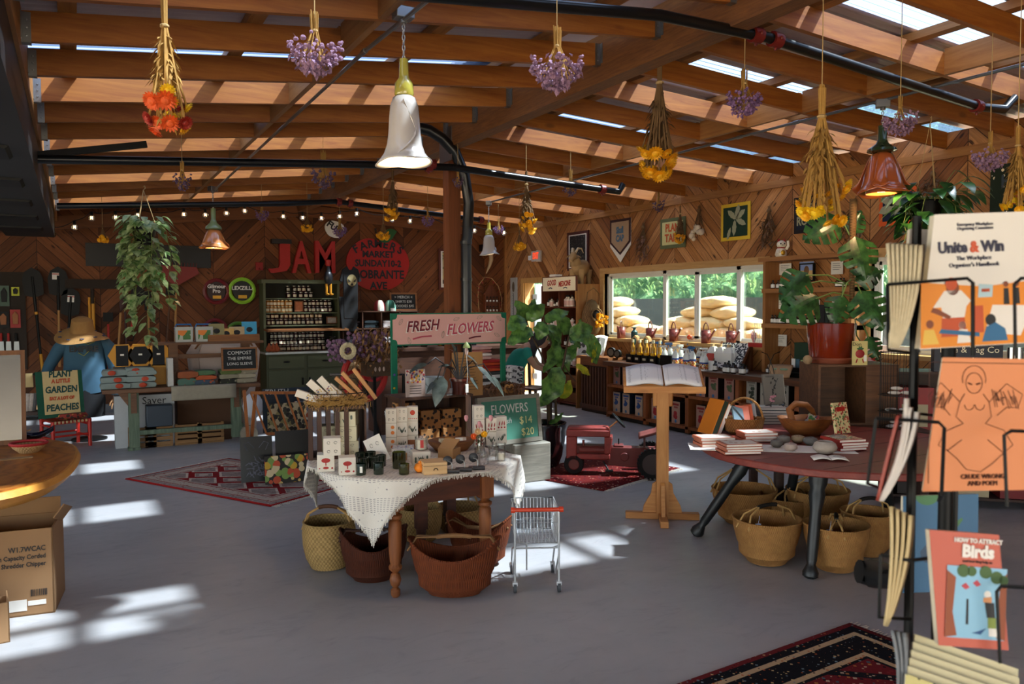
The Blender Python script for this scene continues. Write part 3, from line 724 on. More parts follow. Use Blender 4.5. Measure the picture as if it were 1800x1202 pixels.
# ---------------------------------------------------------------- helpers for flat rectangles seen in the photo
def rect(x0,y0,x1,y1,Y=None,X=None):
 cx,cy = (x0+x1)/2,(y0+y1)/2; f = (lambda a,c_: at(a,c_,Y=Y)) if Y is not None else (lambda a,c_: at(a,c_,X=X))
 c = f(cx,cy); w_ = (f(x1,cy)-f(x0,cy)).length; h = abs(f(cx,y1).z-f(cx,y0).z)
 a,d = f(x0,cy),f(x1,cy); c.x,c.y = (a.x+d.x)/2,(a.y+d.y)/2
 return c,w_,h,(0 if Y is not None else -pi/2)
def board(name,label,cat,rc,face,frame=None,fw=.03,th=.02,group=None,texts=(),rx=0):
 c,w_,h,rz = rc
 o = thing(name,label,cat,c,rz,group,rx=rx)
 b = B(); b.bb(-w_/2,w_/2,-th/2,th/2,-h/2,h/2); b.build('panel',face,o)
 if frame:
  b = B(); t = th*.8
  for q in ((-w_/2-fw,w_/2+fw,h/2,h/2+fw),(-w_/2-fw,w_/2+fw,-h/2-fw,-h/2),(-w_/2-fw,-w_/2,-h/2,h/2),(w_/2,w_/2+fw,-h/2,h/2)): b.bb(q[0],q[1],-t,t,q[2],q[3])
  b.build('frame',frame,o)
 for t_ in texts:
  s_,sz,x,z,m = t_[:5]; kw = t_[5] if len(t_) > 5 else {}
  ry = kw.pop('ry',0) if kw else 0
  text(s_,sz*h,m,o,(x*w_,-th/2-.002,z*h),(pi/2,ry,0),**kw)
 return o
CHALK = mat('17191a',.8); CHW = mat('cfcfc9',.9); OAK = wood('6d3d1c','a8703c',0); OAKZ = wood('5a2f16','8f5a2e',2); DKW = wood('2a1710','4a2c1b',0); WALN = wood('3b2114','6b4128',0)
WHT = mat('e4e0d8',.6,0,.05); INK = mat('16171a',.6); REDP = mat('a81d18',.5,0,.15,4); CREAM = mat('e5dcc0',.7,0,.05); KRAFT = mat('a97f52',.85,0,.1,6); GRNP = mat('0f6b50',.4)
Yw = BY-.03
board('sign_board','long plain black sign board high on the back wall behind the pothos','sign',rect(153,432,368,467,Y=Yw),mat('101213',.5),mat('0b0c0d',.5),.02)
b = B(); c,w_,h,_ = rect(449,461,462,475,Y=Yw); b.bb(-w_/2,w_/2,-.03,.02,-h/2,h/2); b.ball((0,-.035,-h*.25),.02,8,6); o = b.build('fire_alarm',mat('8e1414',.4),loc=c,bev=.005); tag(o,'small red fire alarm box beside the letter J','alarm')
for ch,x0,x1 in (('J',471,509),('A',512,546),('M',553,588)):
 c,w_,h,_ = rect(x0,424,x1,480,Y=Yw-.05); o = thing('wall_letter','big red three-dimensional letter %s of the word jam' % ch,'letter',c)
 t = text(ch,h*1.38,REDP,o,(0,-.03,0),ext=.05,off=.012,name='letter_body'); me = t.data
 xs = [v.co.x for v in me.vertices]; ys = [v.co.y for v in me.vertices]; t.scale = (w_/(max(xs)-min(xs)),h/(max(ys)-min(ys)),1)
 t.location = (-(max(xs)+min(xs))/2*t.scale[0],-.0,-(max(ys)+min(ys))/2*t.scale[1])
 if ch == 'J': b = B(); b.bb(-w_*.35,w_*.55,-.09,.04,h*.42,h*.56); b.build('top_bar',mat('1c100f',.5),o)
c,w_,h,_ = rect(573,388,603,418,Y=Yw)
o = thing('fun_sign','small white oval sign with FUN in black letters','sign',c)
b = B(); b.prism([(w_*.56*cos(a)*(1+.08*sin(3*a)),h*.52*sin(a)*(1+.1*cos(2*a+1))) for a in [2*pi*k/24 for k in range(24)]][::-1],-.012,.012); b.build('panel',WHT,o)
text('FUN',h*.52,INK,o,(0,-.016,.02),(pi/2,.6,0),off=.006)
c,w_,h,_ = rect(611,412,716,515,Y=Yw); o = thing('apple_sign','big red apple-shaped farmers market sign with a green leaf','sign',c)
def appl(a):
 r = 1+.07*cos(2*a)*(1 if sin(a) < 0 else 1.2)-.12*math.exp(-((a-pi/2)/.28)**2)-.04*math.exp(-((a-1.5*pi)/.25)**2)
 return (w_*.485*r*cos(a),h*.50*r*sin(a))
b = B(); b.prism([appl(2*pi*k/60) for k in range(60)][::-1],-.02,.02); b.build('apple_panel',mat('a4150f',.45,0,.08,3),o)
b = B(); b.prism([(w_*(.01+.30*t),h*(.40+.16*t+.11*sin(pi*t))) for t in [k/10 for k in range(11)]]+[(w_*(.01+.30*t),h*(.40+.16*t-.11*sin(pi*t))) for t in [k/10 for k in range(9,0,-1)]],-.05,-.022); b.build('leaf',mat('1e5a2a',.5),o)
b = B(); b.tube([(-.02,-.02,h*.42),(-.05,-.02,h*.60)],.02,8); b.build('stalk',mat('3d2a1c',.8),o)
for i,ch in enumerate('FARMERS'):
 t = (i-3)/3; text(ch,h*.185,INK,o,(t*w_*.37,-.024,h*(.335-.10*t*t-.0*t)),(pi/2,t*.55,0),off=.006)
for s_,z,q,sx in (('MARKET',.155,.15,1),('SUNDAY10-2',-.0,.155,.92),('OBRANTE',-.19,.20,.88),('AVE',-.38,.17,1)): text(s_,h*q,INK,o,(w_*(.06 if s_ == 'OBRANTE' else 0),-.024,h*z),off=.006,sx=sx)
HG = mat('4d5238',.5,0,.1,4); HGI = mat('1d1f17',.7)
c0 = at(468,620,Y=BY-.52); c1 = at(603,618,Y=BY-.52); hw = c1.x-c0.x; hx = c0.x
zc = c0.z; ztop = at(530,492,Y=BY-.34).z
hut = thing('hutch','tall olive green hutch with open shelves of jam jars','cabinet',(hx+hw/2,BY-.02,0))
W2 = hw/2; b = B(); b.bb(-W2,-W2+.04,-.34,0,zc,ztop); b.bb(W2-.04,W2,-.34,0,zc,ztop); b.bb(-W2-.03,W2+.03,-.37,0,ztop-.06,ztop); b.bb(-W2,W2,-.01,0,zc,ztop)
sh_z = [at(530,y,Y=BY-.3).z for y in (524,549,571)]
for z in sh_z: b.bb(-W2+.04,W2-.04,-.33,-.01,z-.018,z)
b.build('shelf_case',[HG],hut)
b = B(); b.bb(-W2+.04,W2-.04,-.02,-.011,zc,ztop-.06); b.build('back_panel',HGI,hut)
b = B(); b.bb(-W2,W2,-.50,-.0,.08,zc-.03); b.build('base_cabinet',HG,hut)
b = B(); b.bb(-W2-.02,W2+.02,-.54,0,zc-.03,zc); b.build('worktop',mat('b9b8b0',.4),hut)
for sx_ in (-1,1):
 b = B(); b.bb(sx_*W2/2-W2*.46,sx_*W2/2+W2*.46,-.52,-.50,zc-.27,zc-.06); d = b.build('drawer',HG,hut,bev=.008)
 b = B(); b.ball((sx_*W2/2,-.535,zc-.16),.03,8,6,(1.8,.5,.5)); b.build('drawer_pull',BLK,d)
 b = B(); b.bb(sx_*W2/2-W2*.46,sx_*W2/2+W2*.46,-.52,-.50,.12,zc-.30); d = b.build('door',HG,hut,bev=.008)
 b = B(); b.bb(sx_*.06-.012,sx_*.06+.012,-.545,-.52,zc-.55,zc-.43); b.build('handle',BLK,d)
zt_ = at(530,581,Y=BY-.6).z
tr = thing('wooden_tray_shelf','shallow wooden tray shelf with an open rim fixed across the green hutch','shelf',(hx+hw/2+.03,BY-.36,zt_))
b = B(); b.bb(-W2-.02,W2+.03,-.30,-.28,-.01,.02); b.bb(-W2-.02,W2+.03,-.02,0,.0,.03); b.bar((-W2-.02,0,.02),(-W2-.02,-.29,.0),.02,.03); b.bar((W2+.03,0,.02),(W2+.03,-.29,.0),.02,.03); b.bb(-W2,W2+.01,-.28,-.02,-.005,.0); b.build('tray',OAK,tr)
JL = [mat(c_,.5) for c_ in ('d8cbb0','cdb58c','c9c2b2')]
def jar(fill,lid,lab,r=.036,h=.105):
 b = B(); b.lathe([(r*.9,0),(r,.01),(r,h*.72),(r*.8,h*.82),(r*.8,h*.85)],10); b.m = 1; b.lathe([(r*.84,h*.84),(r*.84,h),(.001,h)],10)
 b.m = 2; A = []
 for k in range(5): a = -pi/2+(k-2)*.42; A.append((b.pt((r*1.03*cos(a),r*1.03*sin(a),h*.2)),b.pt((r*1.03*cos(a),r*1.03*sin(a),h*.62))))
 for p,q in zip(A,A[1:]): b.face((p[0],q[0],q[1],p[1]))
 return b.build('jam_jar',[mat(fill,.15,0,.2),mat(lid,.35,.6),JL[0] if lab else JL[2]])
JP = [jar('3a0f14','8f8b80',1),jar('b0763a','b3a482',1),jar('2a1a14','6b675e',0)]
used = set()
rows = [(sh_z[0],0,[.31,.40,.47,.53,.60],[.31,.40,.49,.56,.63],'on the top shelf'),(sh_z[1],1,[.03+.052*i for i in range(7)]+[.55+.058*i for i in range(7)],None,'on the second shelf'),(sh_z[2],2,[.03+.061*i for i in range(13)],None,'on the third shelf'),(zc,3,[.08+.055*i for i in range(14)],None,'on the worktop')]
nj = 0
for z,ri,xs,xs2,lab in rows:
 for lev in range(3 if ri == 3 else 2):
  for x in (xs2 if (lev == 0 and xs2) else xs):
   pi_ = (1 if (ri == 1 and x < .5) else (0,2,0)[(int(x*31)+lev) % 3])
   pr = JP[pi_]
   if pi_ in used: pr = dup(pr)
   used.add(pi_)
   pr.location = (hx+.04+(hw-.08)*x+.02,BY-.02-.22+R(-.015,.015)+.02*lev,z+.001+lev*.1055); pr.rotation_euler = (0,0,R(-.4,.4))
   tag(pr,('pale golden jar stacked at the left end of the second hutch shelf' if pi_ == 1 else 'dark jar of jam %s of the green hutch' % lab),'jar','jam jars '+lab+(' left end' if pi_ == 1 else '')); nj += 1
board('framed_picture','small framed picture standing among the jars on the second hutch shelf','picture',(Vector((hx+hw*.47,BY-.27,sh_z[1]+.105)),.12,.15,0),mat('b56a44',.6,0,.5,20),OAKZ,.015)
board('framed_photo','small framed landscape photo at the right of the third hutch shelf','picture',(Vector((hx+hw*.9,BY-.30,sh_z[2]+.075)),.15,.09,0),mat('8f8f8b',.6,0,.6,20),OAKZ,.015)
for i,x in enumerate((.04,.09,.13)):
 b = B(); b.lathe([(.01,0),(.05,.015),(.06,.05),(.035,.09),(.02,.12),(.012,.15)],14,fn=lambda a,t: (1+.05*cos(7*a),0)); o = b.build('gourd',mat('a4512a',.5,0,.3,20),loc=(hx+hw*x+.02,BY-.44+R(-.02,.04),zc)); tag(o,'orange warty gourd at the left end of the hutch worktop','gourd','gourds on the hutch worktop')
b = B(); b.lathe([(.07,0),(.11,.05),(.12,.12),(.08,.2),(.05,.22),(.06,.24)],20,cap1=False); o = b.build('glass_bowl',glass((.7,.7,.7),.05,.8),loc=(hx+hw*.88,BY-.42,zc)); tag(o,'smoky glass jar at the right end of the hutch worktop','jar')
def shirt(name,label,cat,loc,w_,h,m,rz=0,sleeves=.28,printm=None):
 o = thing(name,label,cat,loc,rz); s_ = w_/2
 pts = [(-s_*.35,0),(-s_*.9,-h*.06),(-s_*1.25,-h*sleeves),(-s_*.92,-h*(sleeves+.03)),(-s_*.82,-h*.2),(-s_*.8,-h),(s_*.8,-h),(s_*.82,-h*.2),(s_*.92,-h*(sleeves+.03)),(s_*1.25,-h*sleeves),(s_*.9,-h*.06),(s_*.35,0),(s_*.15,-h*.07),(-s_*.15,-h*.07)]
 b = B(); b.prism(pts,-.035,.0); b.build('shirt_body',m,o,bev=.012)
 return o
MC = mat('0d0e10',.85)
c,w_,h,_ = rect(600,468,631,560,Y=BY-.42); o = shirt('hanging_tshirt','black t-shirt with a round pale skull emblem hanging beside the hutch','shirt',c+Vector((0,0,h/2)),w_,h,MC)
b = B(); b.lathe([(.001,0),(.17,0)],28,cap1=False); b.T = Matrix(); e = b.build('emblem',mat('a89a6c',.8,0,.2,40),o,loc=(.02,-.04,-h*.27),smooth=0); e.rotation_euler = (pi/2,0,0); e.scale = (.5,.6,1)
b = B()
for sx_ in (-1,1): b.prism([(sx_*.02,-.02),(sx_*.075,.03),(sx_*.06,-.03)],-.005,0)
b.prism([(-.03,-.09),(.03,-.09),(0,-.04)],-.005,0); b.build('skull_print',INK,o,loc=(.02,-.044,-h*.27),smooth=0)
c,w_,h,_ = rect(601,540,628,585,Y=BY-.5); b = B(); b.prism([(-.17,.3),(.17,.3),(.15,-.3),(-.12,-.3)],0,.03); tag(b.build('black_apron',MC,loc=c+Vector((0,.05,.1)),bev=.01),'long black garment hanging below the skull t-shirt','clothing')
def duckfig(loc,label):
 o = thing('wooden_duck',label,'figurine',loc,.3)
 b = B(); b.ball((0,0,.30),.085,12,8,(.9,.8,1.5)); b.lathe([(.05,.38),(.03,.45),(.028,.5)],10); b.build('body',mat('14161b',.4),o)
 b = B(); b.ball((0,0,.54),.05,10,8); b.lathe([(.052,.54),(.05,.6),(.001,.62)],10); b.build('head',REDP,o)
 b = B()
 for s_ in (-1,1): b.cyl((s_*.04,0,.04),(s_*.04,0,.2),.018,.022); b.ball((s_*.04,-.03,.02),.03,8,6,(.8,1.6,.6))
 b.build('boots',mat('c98a1e',.5),o); return o
hy = ztop-.30
q = at(578,538,Y=BY-.46); duckfig(q+Vector((0,0,.18)),'duck figure in yellow boots hanging at the corner of the hutch beside the black t-shirt')
c0 = at(604,547,Y=BY-.42); ct = c0.z; cx0 = c0.x; cw = at(640,560,Y=BY-.42).x-at(606,560,Y=BY-.42).x
cz = [ct,ct-.30,ct-.56,ct-.82,ct-1.08]; ncol = 4
cub = thing('cubby_shelf','dark wooden cubby shelf holding folded clothes next to the hutch','shelf',(cx0,BY-.02,0)); b = B()
for i in range(ncol+1): b.bb(i*cw-.01,i*cw+.01,-.38,0,0,ct)
for z in cz: b.bb(-.01,ncol*cw+.01,-.38,0,z-.02,z)
b.bb(-.01,ncol*cw+.01,-.01,0,0,ct); b.build('case',WALN,cub)
fold = {}
def folded(loc,w_,d,h,m,label,n=4,rz=0,group=None,name='folded_clothes'):
 o = thing(name,label,'clothing',loc,rz,group)
 for i in range(n):
  b = B(); t = h/n; q = .9+R(-.05,.05)
  def g(u,v): return ((u-.5)*w_*q,(v-.5)*d*q,t*(.5+.42*sin(pi*min(1,max(0,u)))*.2)+.0)
  nx = 8; ring = [(-.5,.15),(-.5,.6),(-.46,.9),(-.2,1.0),(.2,.97),(.46,.85),(.5,.5),(.46,.12),(0,0.0),(-.46,.03)]
  b.prism([(x*w_*q,z*t+R(-.03,.03)*t) for x,z in ring][::-1],-d/2*q,d/2*q); b.build('folded_layer',m[i % len(m)],o,loc=(R(-.01,.01),R(-.01,.01),i*t),bev=min(.006,t*.2))
 return o
cols = [('3a3136','grey-violet'),('243136','dark teal'),('cfc6c2','white'),('0f6b52','green')]
for r_ in range(3):
 for i in range(ncol):
  cc,nm = cols[i] if r_ == 0 else [('2c2830','charcoal'),('332a26','brown-black'),('bdb7b4','pale printed'),('1b2430','navy')][(i+r_-1) % 4] if r_ == 1 else ('221f22','black')
  folded((cx0+(i+.5)*cw,BY-.22,cz[r_+1]),cw*.82,.28,.13,[mat(cc,.9,0,.2,8)],'folded %s clothes in cubby shelf, %s row, column %s from the hutch' % (nm,('top','second','third')[r_],('one','two','three','four')[i]),3,group='folded clothes in the cubby shelf')
for px,cA,cB,lab in ((667,'7a1c22','d9cdb8','cap with dark red and cream panels on the cubby shelf'),(686,'8fc9b0','1c5a48','mint and dark green cap on the cubby shelf')):
 p = at(px,547,Y=BY-.28); o = thing('cap',lab,'hat',(p.x,p.y,ct)); k = 0
 b = B(); prf = [(.1,0),(.1,.06),(.085,.14),(.05,.19),(.001,.2)]; b.lathe(prf,20); 
 b.mi = [1 if (j % 20) in (3,4,5,6,13,14,15,16) else 0 for j in range(len(b.mi))]; b.build('crown',[mat(cA,.8),mat(cB,.8)],o)
 b = B(); b.prism([(-.03,.0),(.05,0),(.045,.05),(-.035,.05)],-.115,-.108); b.build('price_tag',WHT,o)
c,w_,h,_ = rect(688,517,730,543,Y=BY-.25)
c.z = ct+.03+h/2
board('price_chalkboard','small framed chalkboard of merch prices leaning on the cubby shelf','sign',(c,w_,h,0),CHALK,OAK,.03,.015,texts=[('> MERCH <',.26,0,.3,CHW),('SHIRTS $30',.24,0,0,CHW),('HOODIES $45',.24,0,-.3,CHW)],rx=-.08)
c,w_,h,_ = rect(771,438,817,509,Y=Yw)
o = board('framed_photograph','tall framed photo of potted plants behind the timber post','picture',(c,w_-.08,h-.08,0),WHT,wood('4a1d12','6d2f1c',2),.045)
b = B(); b.bb(-w_*.36,w_*.36,-.016,-.011,-h*.36,h*.42); b.build('photo_print',spots('b9a674',['5f6b2c','8f8a3a','c4b36a','3f4a22'],22,.8,.4,.6),o)
b = B(); b.bb(.02,.1,-.02,-.017,-h*.3,-h*.12); b.bb(.12,.2,-.02,-.017,-h*.33,-h*.16); b.bb(-w_*.36,w_*.36,-.0185,-.0165,-h*.36,-h*.26); b.build('potted_plants_print',mat('1c1c20',.5),o)
c,w_,h,_ = rect(842,436,862,449,Y=Yw); o = thing('horn_bracket','black block on a wooden shelf with a curved horn hanging below','shelf',c)
b = B(); b.bb(-w_/2,w_/2,-.16,0,0,h*.9); b.build('black_block',BLK,o)
b = B(); b.bb(-w_/2,w_*.62,-.18,0,-.03,0); b.build('shelf_board',OAK,o)
b = B(); b.tube([(.08,-.1,-.03),(.09,-.1,-.16),(.05,-.1,-.28),(-.02,-.1,-.42)],[.045,.04,.028,.008],10); b.build('horn',mat('b59a72',.4),o)
c,w_,h,_ = rect(850,505,876,549,Y=Yw-.05); o = thing('spice_rack','arched wooden wall rack with two rows of small bottles','shelf',c)
b = B(); b.prism([(-w_/2,-h/2),(w_/2,-h/2),(w_/2,h*.22),(w_*.3,h*.36),(w_*.12,h*.6),(-w_*.12,h*.6),(-w_*.3,h*.36),(-w_/2,h*.22)],-.0,.03); b.bb(-w_/2,-w_/2+.015,-.07,0,-h/2,h*.2); b.bb(w_/2-.015,w_/2,-.07,0,-h/2,h*.2)
for z in (-h*.5,-h*.12): b.bb(-w_/2,w_/2,-.08,0,z,z+.012)
b.build('rack_body',wood('5a2a14','81441f',2),o)
vb = None
for z in (-h*.5,-h*.12):
 for i in range(4):
  if vb is None:
   b = B(); b.lathe([(.018,0),(.018,.06),(.009,.075),(.009,.085)],8); b.m = 1; b.lathe([(.0185,.012),(.0185,.045)],8,cap0=False,cap1=False); b.m = 2; b.cyl((0,0,.083),(0,0,.11),.012,n=8); vb = b.build('spice_bottle',[mat('5a3a22',.2),WHT,BLK]); s_ = vb
  else: s_ = dup(vb)
  s_.location = c+Vector((-w_*.33+i*w_*.22,-.045,z+.013)); tag(s_,'small labelled bottle in the arched spice rack','bottle','bottles in the spice rack')
b = B(); g_ = B(); Pg = [at(x,y,Y=Yw-.06) for x,y in ((842,548),(840,520),(842,500),(852,487),(864,489),(876,503),(882,525),(880,546))]
b.tube(Pg,.008,5); b.bar(Pg[3],Pg[3]+Vector((0,.1,0)),.01,.01); b.bar(Pg[0],Pg[0]+Vector((0,.1,0)),.01,.01); tgo = thing('chili_garland','garland of small red and orange dried chilies round the spice rack','garland',Pg[0]); b.v = [tuple(Vector(v)-Pg[0]) for v in b.v]; b.build('cord',STR,tgo)
for a,d in zip(Pg,Pg[1:]):
 for j in range(9): p = a.lerp(d,j/9)-Pg[0]; g_.leaf(p,(R(-1,1),R(-.6,0),R(-1,.4)),R(.05,.09),.03,n=2)
g_.build('chilies',mat('8a2412',.5,0,.5,40),tgo)
# ---------------------------------------------------------------- garden tools along the back wall
WH = wood('a8743c','c99a5c',2,2.); YELP = mat('c98a18',.5)
def tool(kind,label,px,py,pxb,pyb,hd,hm,cat='tool',Yd=BY-.12):
 a = at(px,py,Y=Yd); z = at(pxb,pyb,Y=Yd); d = z-a
 o = thing(kind,label,cat,a,0); ang = math.atan2(d.x,-d.z); o.rotation_euler = (0,-ang,0); L = d.length
 b = B(); b.cyl((0,0,-.12),(0,0,-L),.017,.019,10); b.build('handle',hm,o)
 b = B()
 if kind == 'shovel':
  b.prism([(-.04,-.2),(-.12,-.17),(-.135,.06),(-.10,.17),(0,.235),(.10,.17),(.135,.06),(.12,-.17),(.04,-.2)][::-1],-.012,.006); b.cyl((0,0,-.2),(0,0,-.42),.024,.02); b.cyl((0,-.01,.1),(0,-.01,-.2),.018)
 elif kind == 'push_broom': b.bb(-.36,.36,-.03,.03,-.07,.07); b.cyl((0,0,0),(0,0,-.3),.026)
 elif kind == 'leaf_rake':
  b.prism([(-.03,-.1),(-.34,.10),(-.30,.2),(.30,.2),(.34,.10),(.03,-.1)][::-1],-.01,.01)
  for i in range(14): b.bar((-.29+i*.045,0,.2),(-.29+i*.045,-.03,.26),.006,.006)
 elif kind == 'lopper': b.prism([(0,-.1),(-.03,0),(-.01,.12),(.03,.03)],-.01,.01); b.prism([(0,-.1),(.05,.02),(.02,.13)],.012,.02); b.cyl((.06,0,-.1),(.14,0,-L*.97),.016)
 elif kind == 'hoe': b.bb(-.07,.07,-.02,.02,-.08,.06)
 elif kind == 'digging_bar': b.bb(-.05,.05,-.02,.02,-.30,.0)
 b.build('head',hd,o); b = B(); b.bar((0,0,-.03),(0,.12,-.03),.02,.02); b.build('wall_peg',STEEL,o)
 return o
def sticker(o,x,z,w_=.09,h=.1,m=None,y=-.016):
 b = B(); b.bb(x-w_/2,x+w_/2,y-.003,y,z-h/2,z+h/2); s_ = b.build('sticker',m or WHT,o)
 b = B(); b.bb(x-w_/2,x+w_/2,y-.005,y-.003,z+h*.25,z+h*.4); b.build('red_band',REDP,s_)
o = tool('shovel','black pointed shovel hanging furthest left with a yellow grip band',58,498,74,645,BLK,BLK); b = B(); b.cyl((0,0,-1.05),(0,0,-1.36),.021); b.build('yellow_grip',YELP,o); b = B(); b.cyl((0,0,-.42),(0,0,-.46),.024); b.build('yellow_ring',YELP,o)
o = tool('shovel','black shovel with a white sticker high on its blade and a wooden handle',102,496,105,645,BLK,WH); sticker(o,-.03,.09)
o = tool('shovel','lower black shovel with a white sticker directly behind the straw hat',124,532,116,660,BLK,WH); sticker(o,0,.06)
o = tool('push_broom','wide dark push broom with a yellow-topped handle',162,499,165,640,mat('2d231b',.9),YELP)
o = tool('hoe','hoe with a red handle between the mannequin and the pothos',190,556,192,660,BLK,REDP)
o = tool('lopper','long loppers with wooden handles left under the hanging pothos',213,536,206,650,mat('3a1212',.5),WH)
o = tool('digging_bar','straight wooden handled tool directly under the pothos with a yellow collar',259,512,264,640,BLK,WH); b = B(); b.cyl((0,0,-.1),(0,0,-.3),.022); b.build('yellow_collar',YELP,o)
o = tool('leaf_rake','wide red leaf rake hanging head up right of the pothos',310,490,308,600,mat('7a1712',.5),WH)
o = tool('hoe','plain wooden pole leaning left of the red rake',300,510,292,612,BLK,wood('4b2a14','6b4224',2))
c = at(228,590,Y=BY-.12); o = thing('spade','spade with a red shaft and black D handle below the pothos tip','tool',c,0,ry=.2)
b = B(); b.cyl((0,0,.06),(0,0,.5),.017); b.build('shaft',REDP,o); b = B(); b.tube([(0,0,.08),(-.06,0,.03),(-.055,0,-.07),(.055,0,-.07),(.06,0,.03),(0,0,.08)],.014,6); b.build('grip',BLK,o); b = B(); b.prism([(-.1,.5),(-.1,.72),(0,.8),(.1,.72),(.1,.5)],-.008,.008); b.build('blade',BLK,o)
for px in (161,168): 
 c = at(px,672,Y=BY-.12); o = thing('edger','black grip with a yellow collar behind the mannequin at the %s' % ('left' if px < 165 else 'right'),'tool',c); b = B(); b.cyl((0,0,-.13),(0,0,.12),.028); b.build('grip',BLK,o); b = B(); b.bar((0,0,.6),(0,.12,.6),.02,.02); b.cyl((0,0,.12),(0,0,.17),.03); b.cyl((0,0,.17),(0,0,1.3),.018); b.build('collar',YELP,o)
o = board('pegboard','dark pegboard of pruners and holsters at the far left','board',rect(-30,478,46,650,Y=Yw),mat('2b2119',.8),None)
def hangcard(px,py,w_,h,card,item,lab,kind):
 c = at(px,py,Y=Yw-.03); o = thing(kind,lab,'tool',c,0,'tools on the pegboard')
 b = B(); b.bb(-w_/2,w_/2,-.004,.004,-h/2,h/2); b.build('card',card,o)
 b = B(); b.prism([(-w_*.25,-h*.3),(w_*.25,-h*.3),(w_*.3,h*.2),(0,h*.4),(-w_*.3,h*.2)],-.03,-.005); b.build('item',item,o,bev=.004)
hangcard(7,520,.13,.3,mat('3d5a4a',.5),BLK,'carded pruner at the top left of the pegboard','carded_pruner'); hangcard(27,512,.10,.13,mat('c5c92a',.5),BLK,'black pruner on a lime yellow card','carded_pruner')
hangcard(6,562,.14,.24,BLK,mat('9c5f34',.6),'tan leather holster left of the red card','tool_holster'); hangcard(27,560,.13,.27,mat('a31d16',.5),mat('9c5f34',.6),'tan leather holster on a red card','tool_holster')
for px,lab in ((2,'red handled trowel at the far left of the pegboard'),(15,'steel trowel with a red handle low on the pegboard'),(29,'pair of black handled snips low on the pegboard')):
 c = at(px,600,Y=Yw-.03); o = thing('hand_trowel',lab,'tool',c,0,'tools on the pegboard'); b = B(); b.tube([(0,0,.12),(0,-.01,0)],.017,8); b.build('handle',REDP if px < 20 else BLK,o); b = B(); b.prism([(-.03,-.0),(-.035,-.14),(0,-.24),(.035,-.14),(.03,0)],-.012,-.006); b.build('blade',mat('8d9295',.35,.8),o)
c = at(48,724,Y=BY-.35); o = thing('low_shelf','low dark shelf board behind the red chair','shelf',(c.x,BY-.2,c.z)); b = B(); b.bb(-.55,.75,-.18,.16,-.05,0); b.bb(-.5,-.45,-.16,.14,-c.z,-.05); b.bb(.65,.7,-.16,.14,-c.z,-.05); b.build('board',DKW,o)
for i,px in enumerate((40,46,53,60)):
 q = at(px,710,Y=BY-.25); o = thing('wrapped_bundle','cellophane wrapped bundle on the low shelf, %s from the left' % ('first','second','third','fourth')[i],'bundle',(q.x,q.y,c.z),0,'wrapped bundles'); b = B(); b.cyl((0,0,0),(.03,.0,.26),.032,.03,8); b.build('bundle',mat('b8a89a' if i < 3 else '3c3634',.4,0,.4,30),o)
def hose(px,py,r,hm,cardm,lab,txt):
 c = at(px,py,Y=Yw-.06); o = thing('garden_hose',lab,'hose',c,0,'coiled garden hoses')
 b = B(); P = []
 for k in range(5*24): a = 2*pi*k/24; rr = r*(.84+.04*(k//24)); P.append((rr*cos(a),-.02-.012*((k//24) % 3),rr*sin(a)))
 b.tube(P,.014,6); b.bar((0,-.03,r*.85),(0,.06,r*.85),.02,.02); b.build('hose_coil',hm,o)
 b = B(); b.prism([(r*.72*cos(a),r*.78*sin(a)) for a in [2*pi*k/20 for k in range(20)]][::-1],-.035,-.03); b.build('card',cardm,o)
 text(txt,r*.42,WHT,o,(0,-.038,r*.2),off=.002); b = B(); b.bb(-r*.3,r*.35,-.04,-.036,-r*.6,-r*.35); b.build('yellow_label',mat('d8a32a',.5),o); return o
hose(380,512,.20,mat('6e1414',.4),mat('27100f',.5),'dark red coiled hose on a red card, upper left','Gilmour\nPro')
hose(425,511,.21,mat('8fc22c',.4),mat('13140f',.5),'bright green coiled hose on a black card','FLEXZILLA')
hose(378,582,.20,mat('6e1414',.4),BLK,'dark red coiled hose low down behind the small books','Pro'); hose(418,586,.19,mat('4d7a22',.4),BLK,'green coiled hose low down behind the blue card',' ')
# ---------------------------------------------------------------- things on the right wall
Xw = WX-.02; RW = -pi/2
FABD = mat('17301f',.9,0,.15,30); TANF = mat('a68a6e',.9,0,.1,30)
def leaflet(b,x,z,a,L,W,y0,y1,n=7):
 P = []
 for i in range(n+1):
  t = i/n; w_ = W*sin(pi*t)**.7*(1+.25*(i % 2)) if 0 < t < 1 else 0; P.append((t*L,w_))
 P += [(p[0],-p[1]) for p in P[-2:0:-1]]
 b.prism([(x+p[0]*cos(a)-p[1]*sin(a),z+p[0]*sin(a)+p[1]*cos(a)) for p in P],y0,y1)
o = board('exit_sign','small tilted exit sign with red letters on the right wall','sign',rect(935,441,951,459,X=WX-.12),mat('b9b4ac',.5),None,th=.03); text('EXIT',.16,emis('ff4a20',.22),o,(0,-.02,0),off=.004,sx=.62)
b = B(); b.bb(-.01,.01,0,.1,-.1,.1); b.bb(-.3,-.16,.0,.03,-.06,.02); b.build('bracket',WHT,o)
o = board('wall_thermometer','tall narrow white thermometer sign beside the door','sign',rect(898,488,909,570,X=Xw),mat('a9aaa6',.5,0,.15,10),None)
b = B(); b.lathe([(.001,0),(1,0)],20,cap1=False); e = b.build('oval_picture',mat('5a4a34',.6,0,.5,30),o,loc=(0,-.013,.27)); e.rotation_euler = (pi/2,0,0); e.scale = (.05,.1,1)
b = B(); [b.bb(-.05,-.025,-.013,-.011,-.5+i*.05,-.495+i*.05) for i in range(14)]; b.bb(-.008,.008,-.014,-.011,-.5,.15); b.build('scale_marks',INK,o)
c,w_,h,rz = rect(998,407,1035,475,X=Xw); w_ *= 1.0
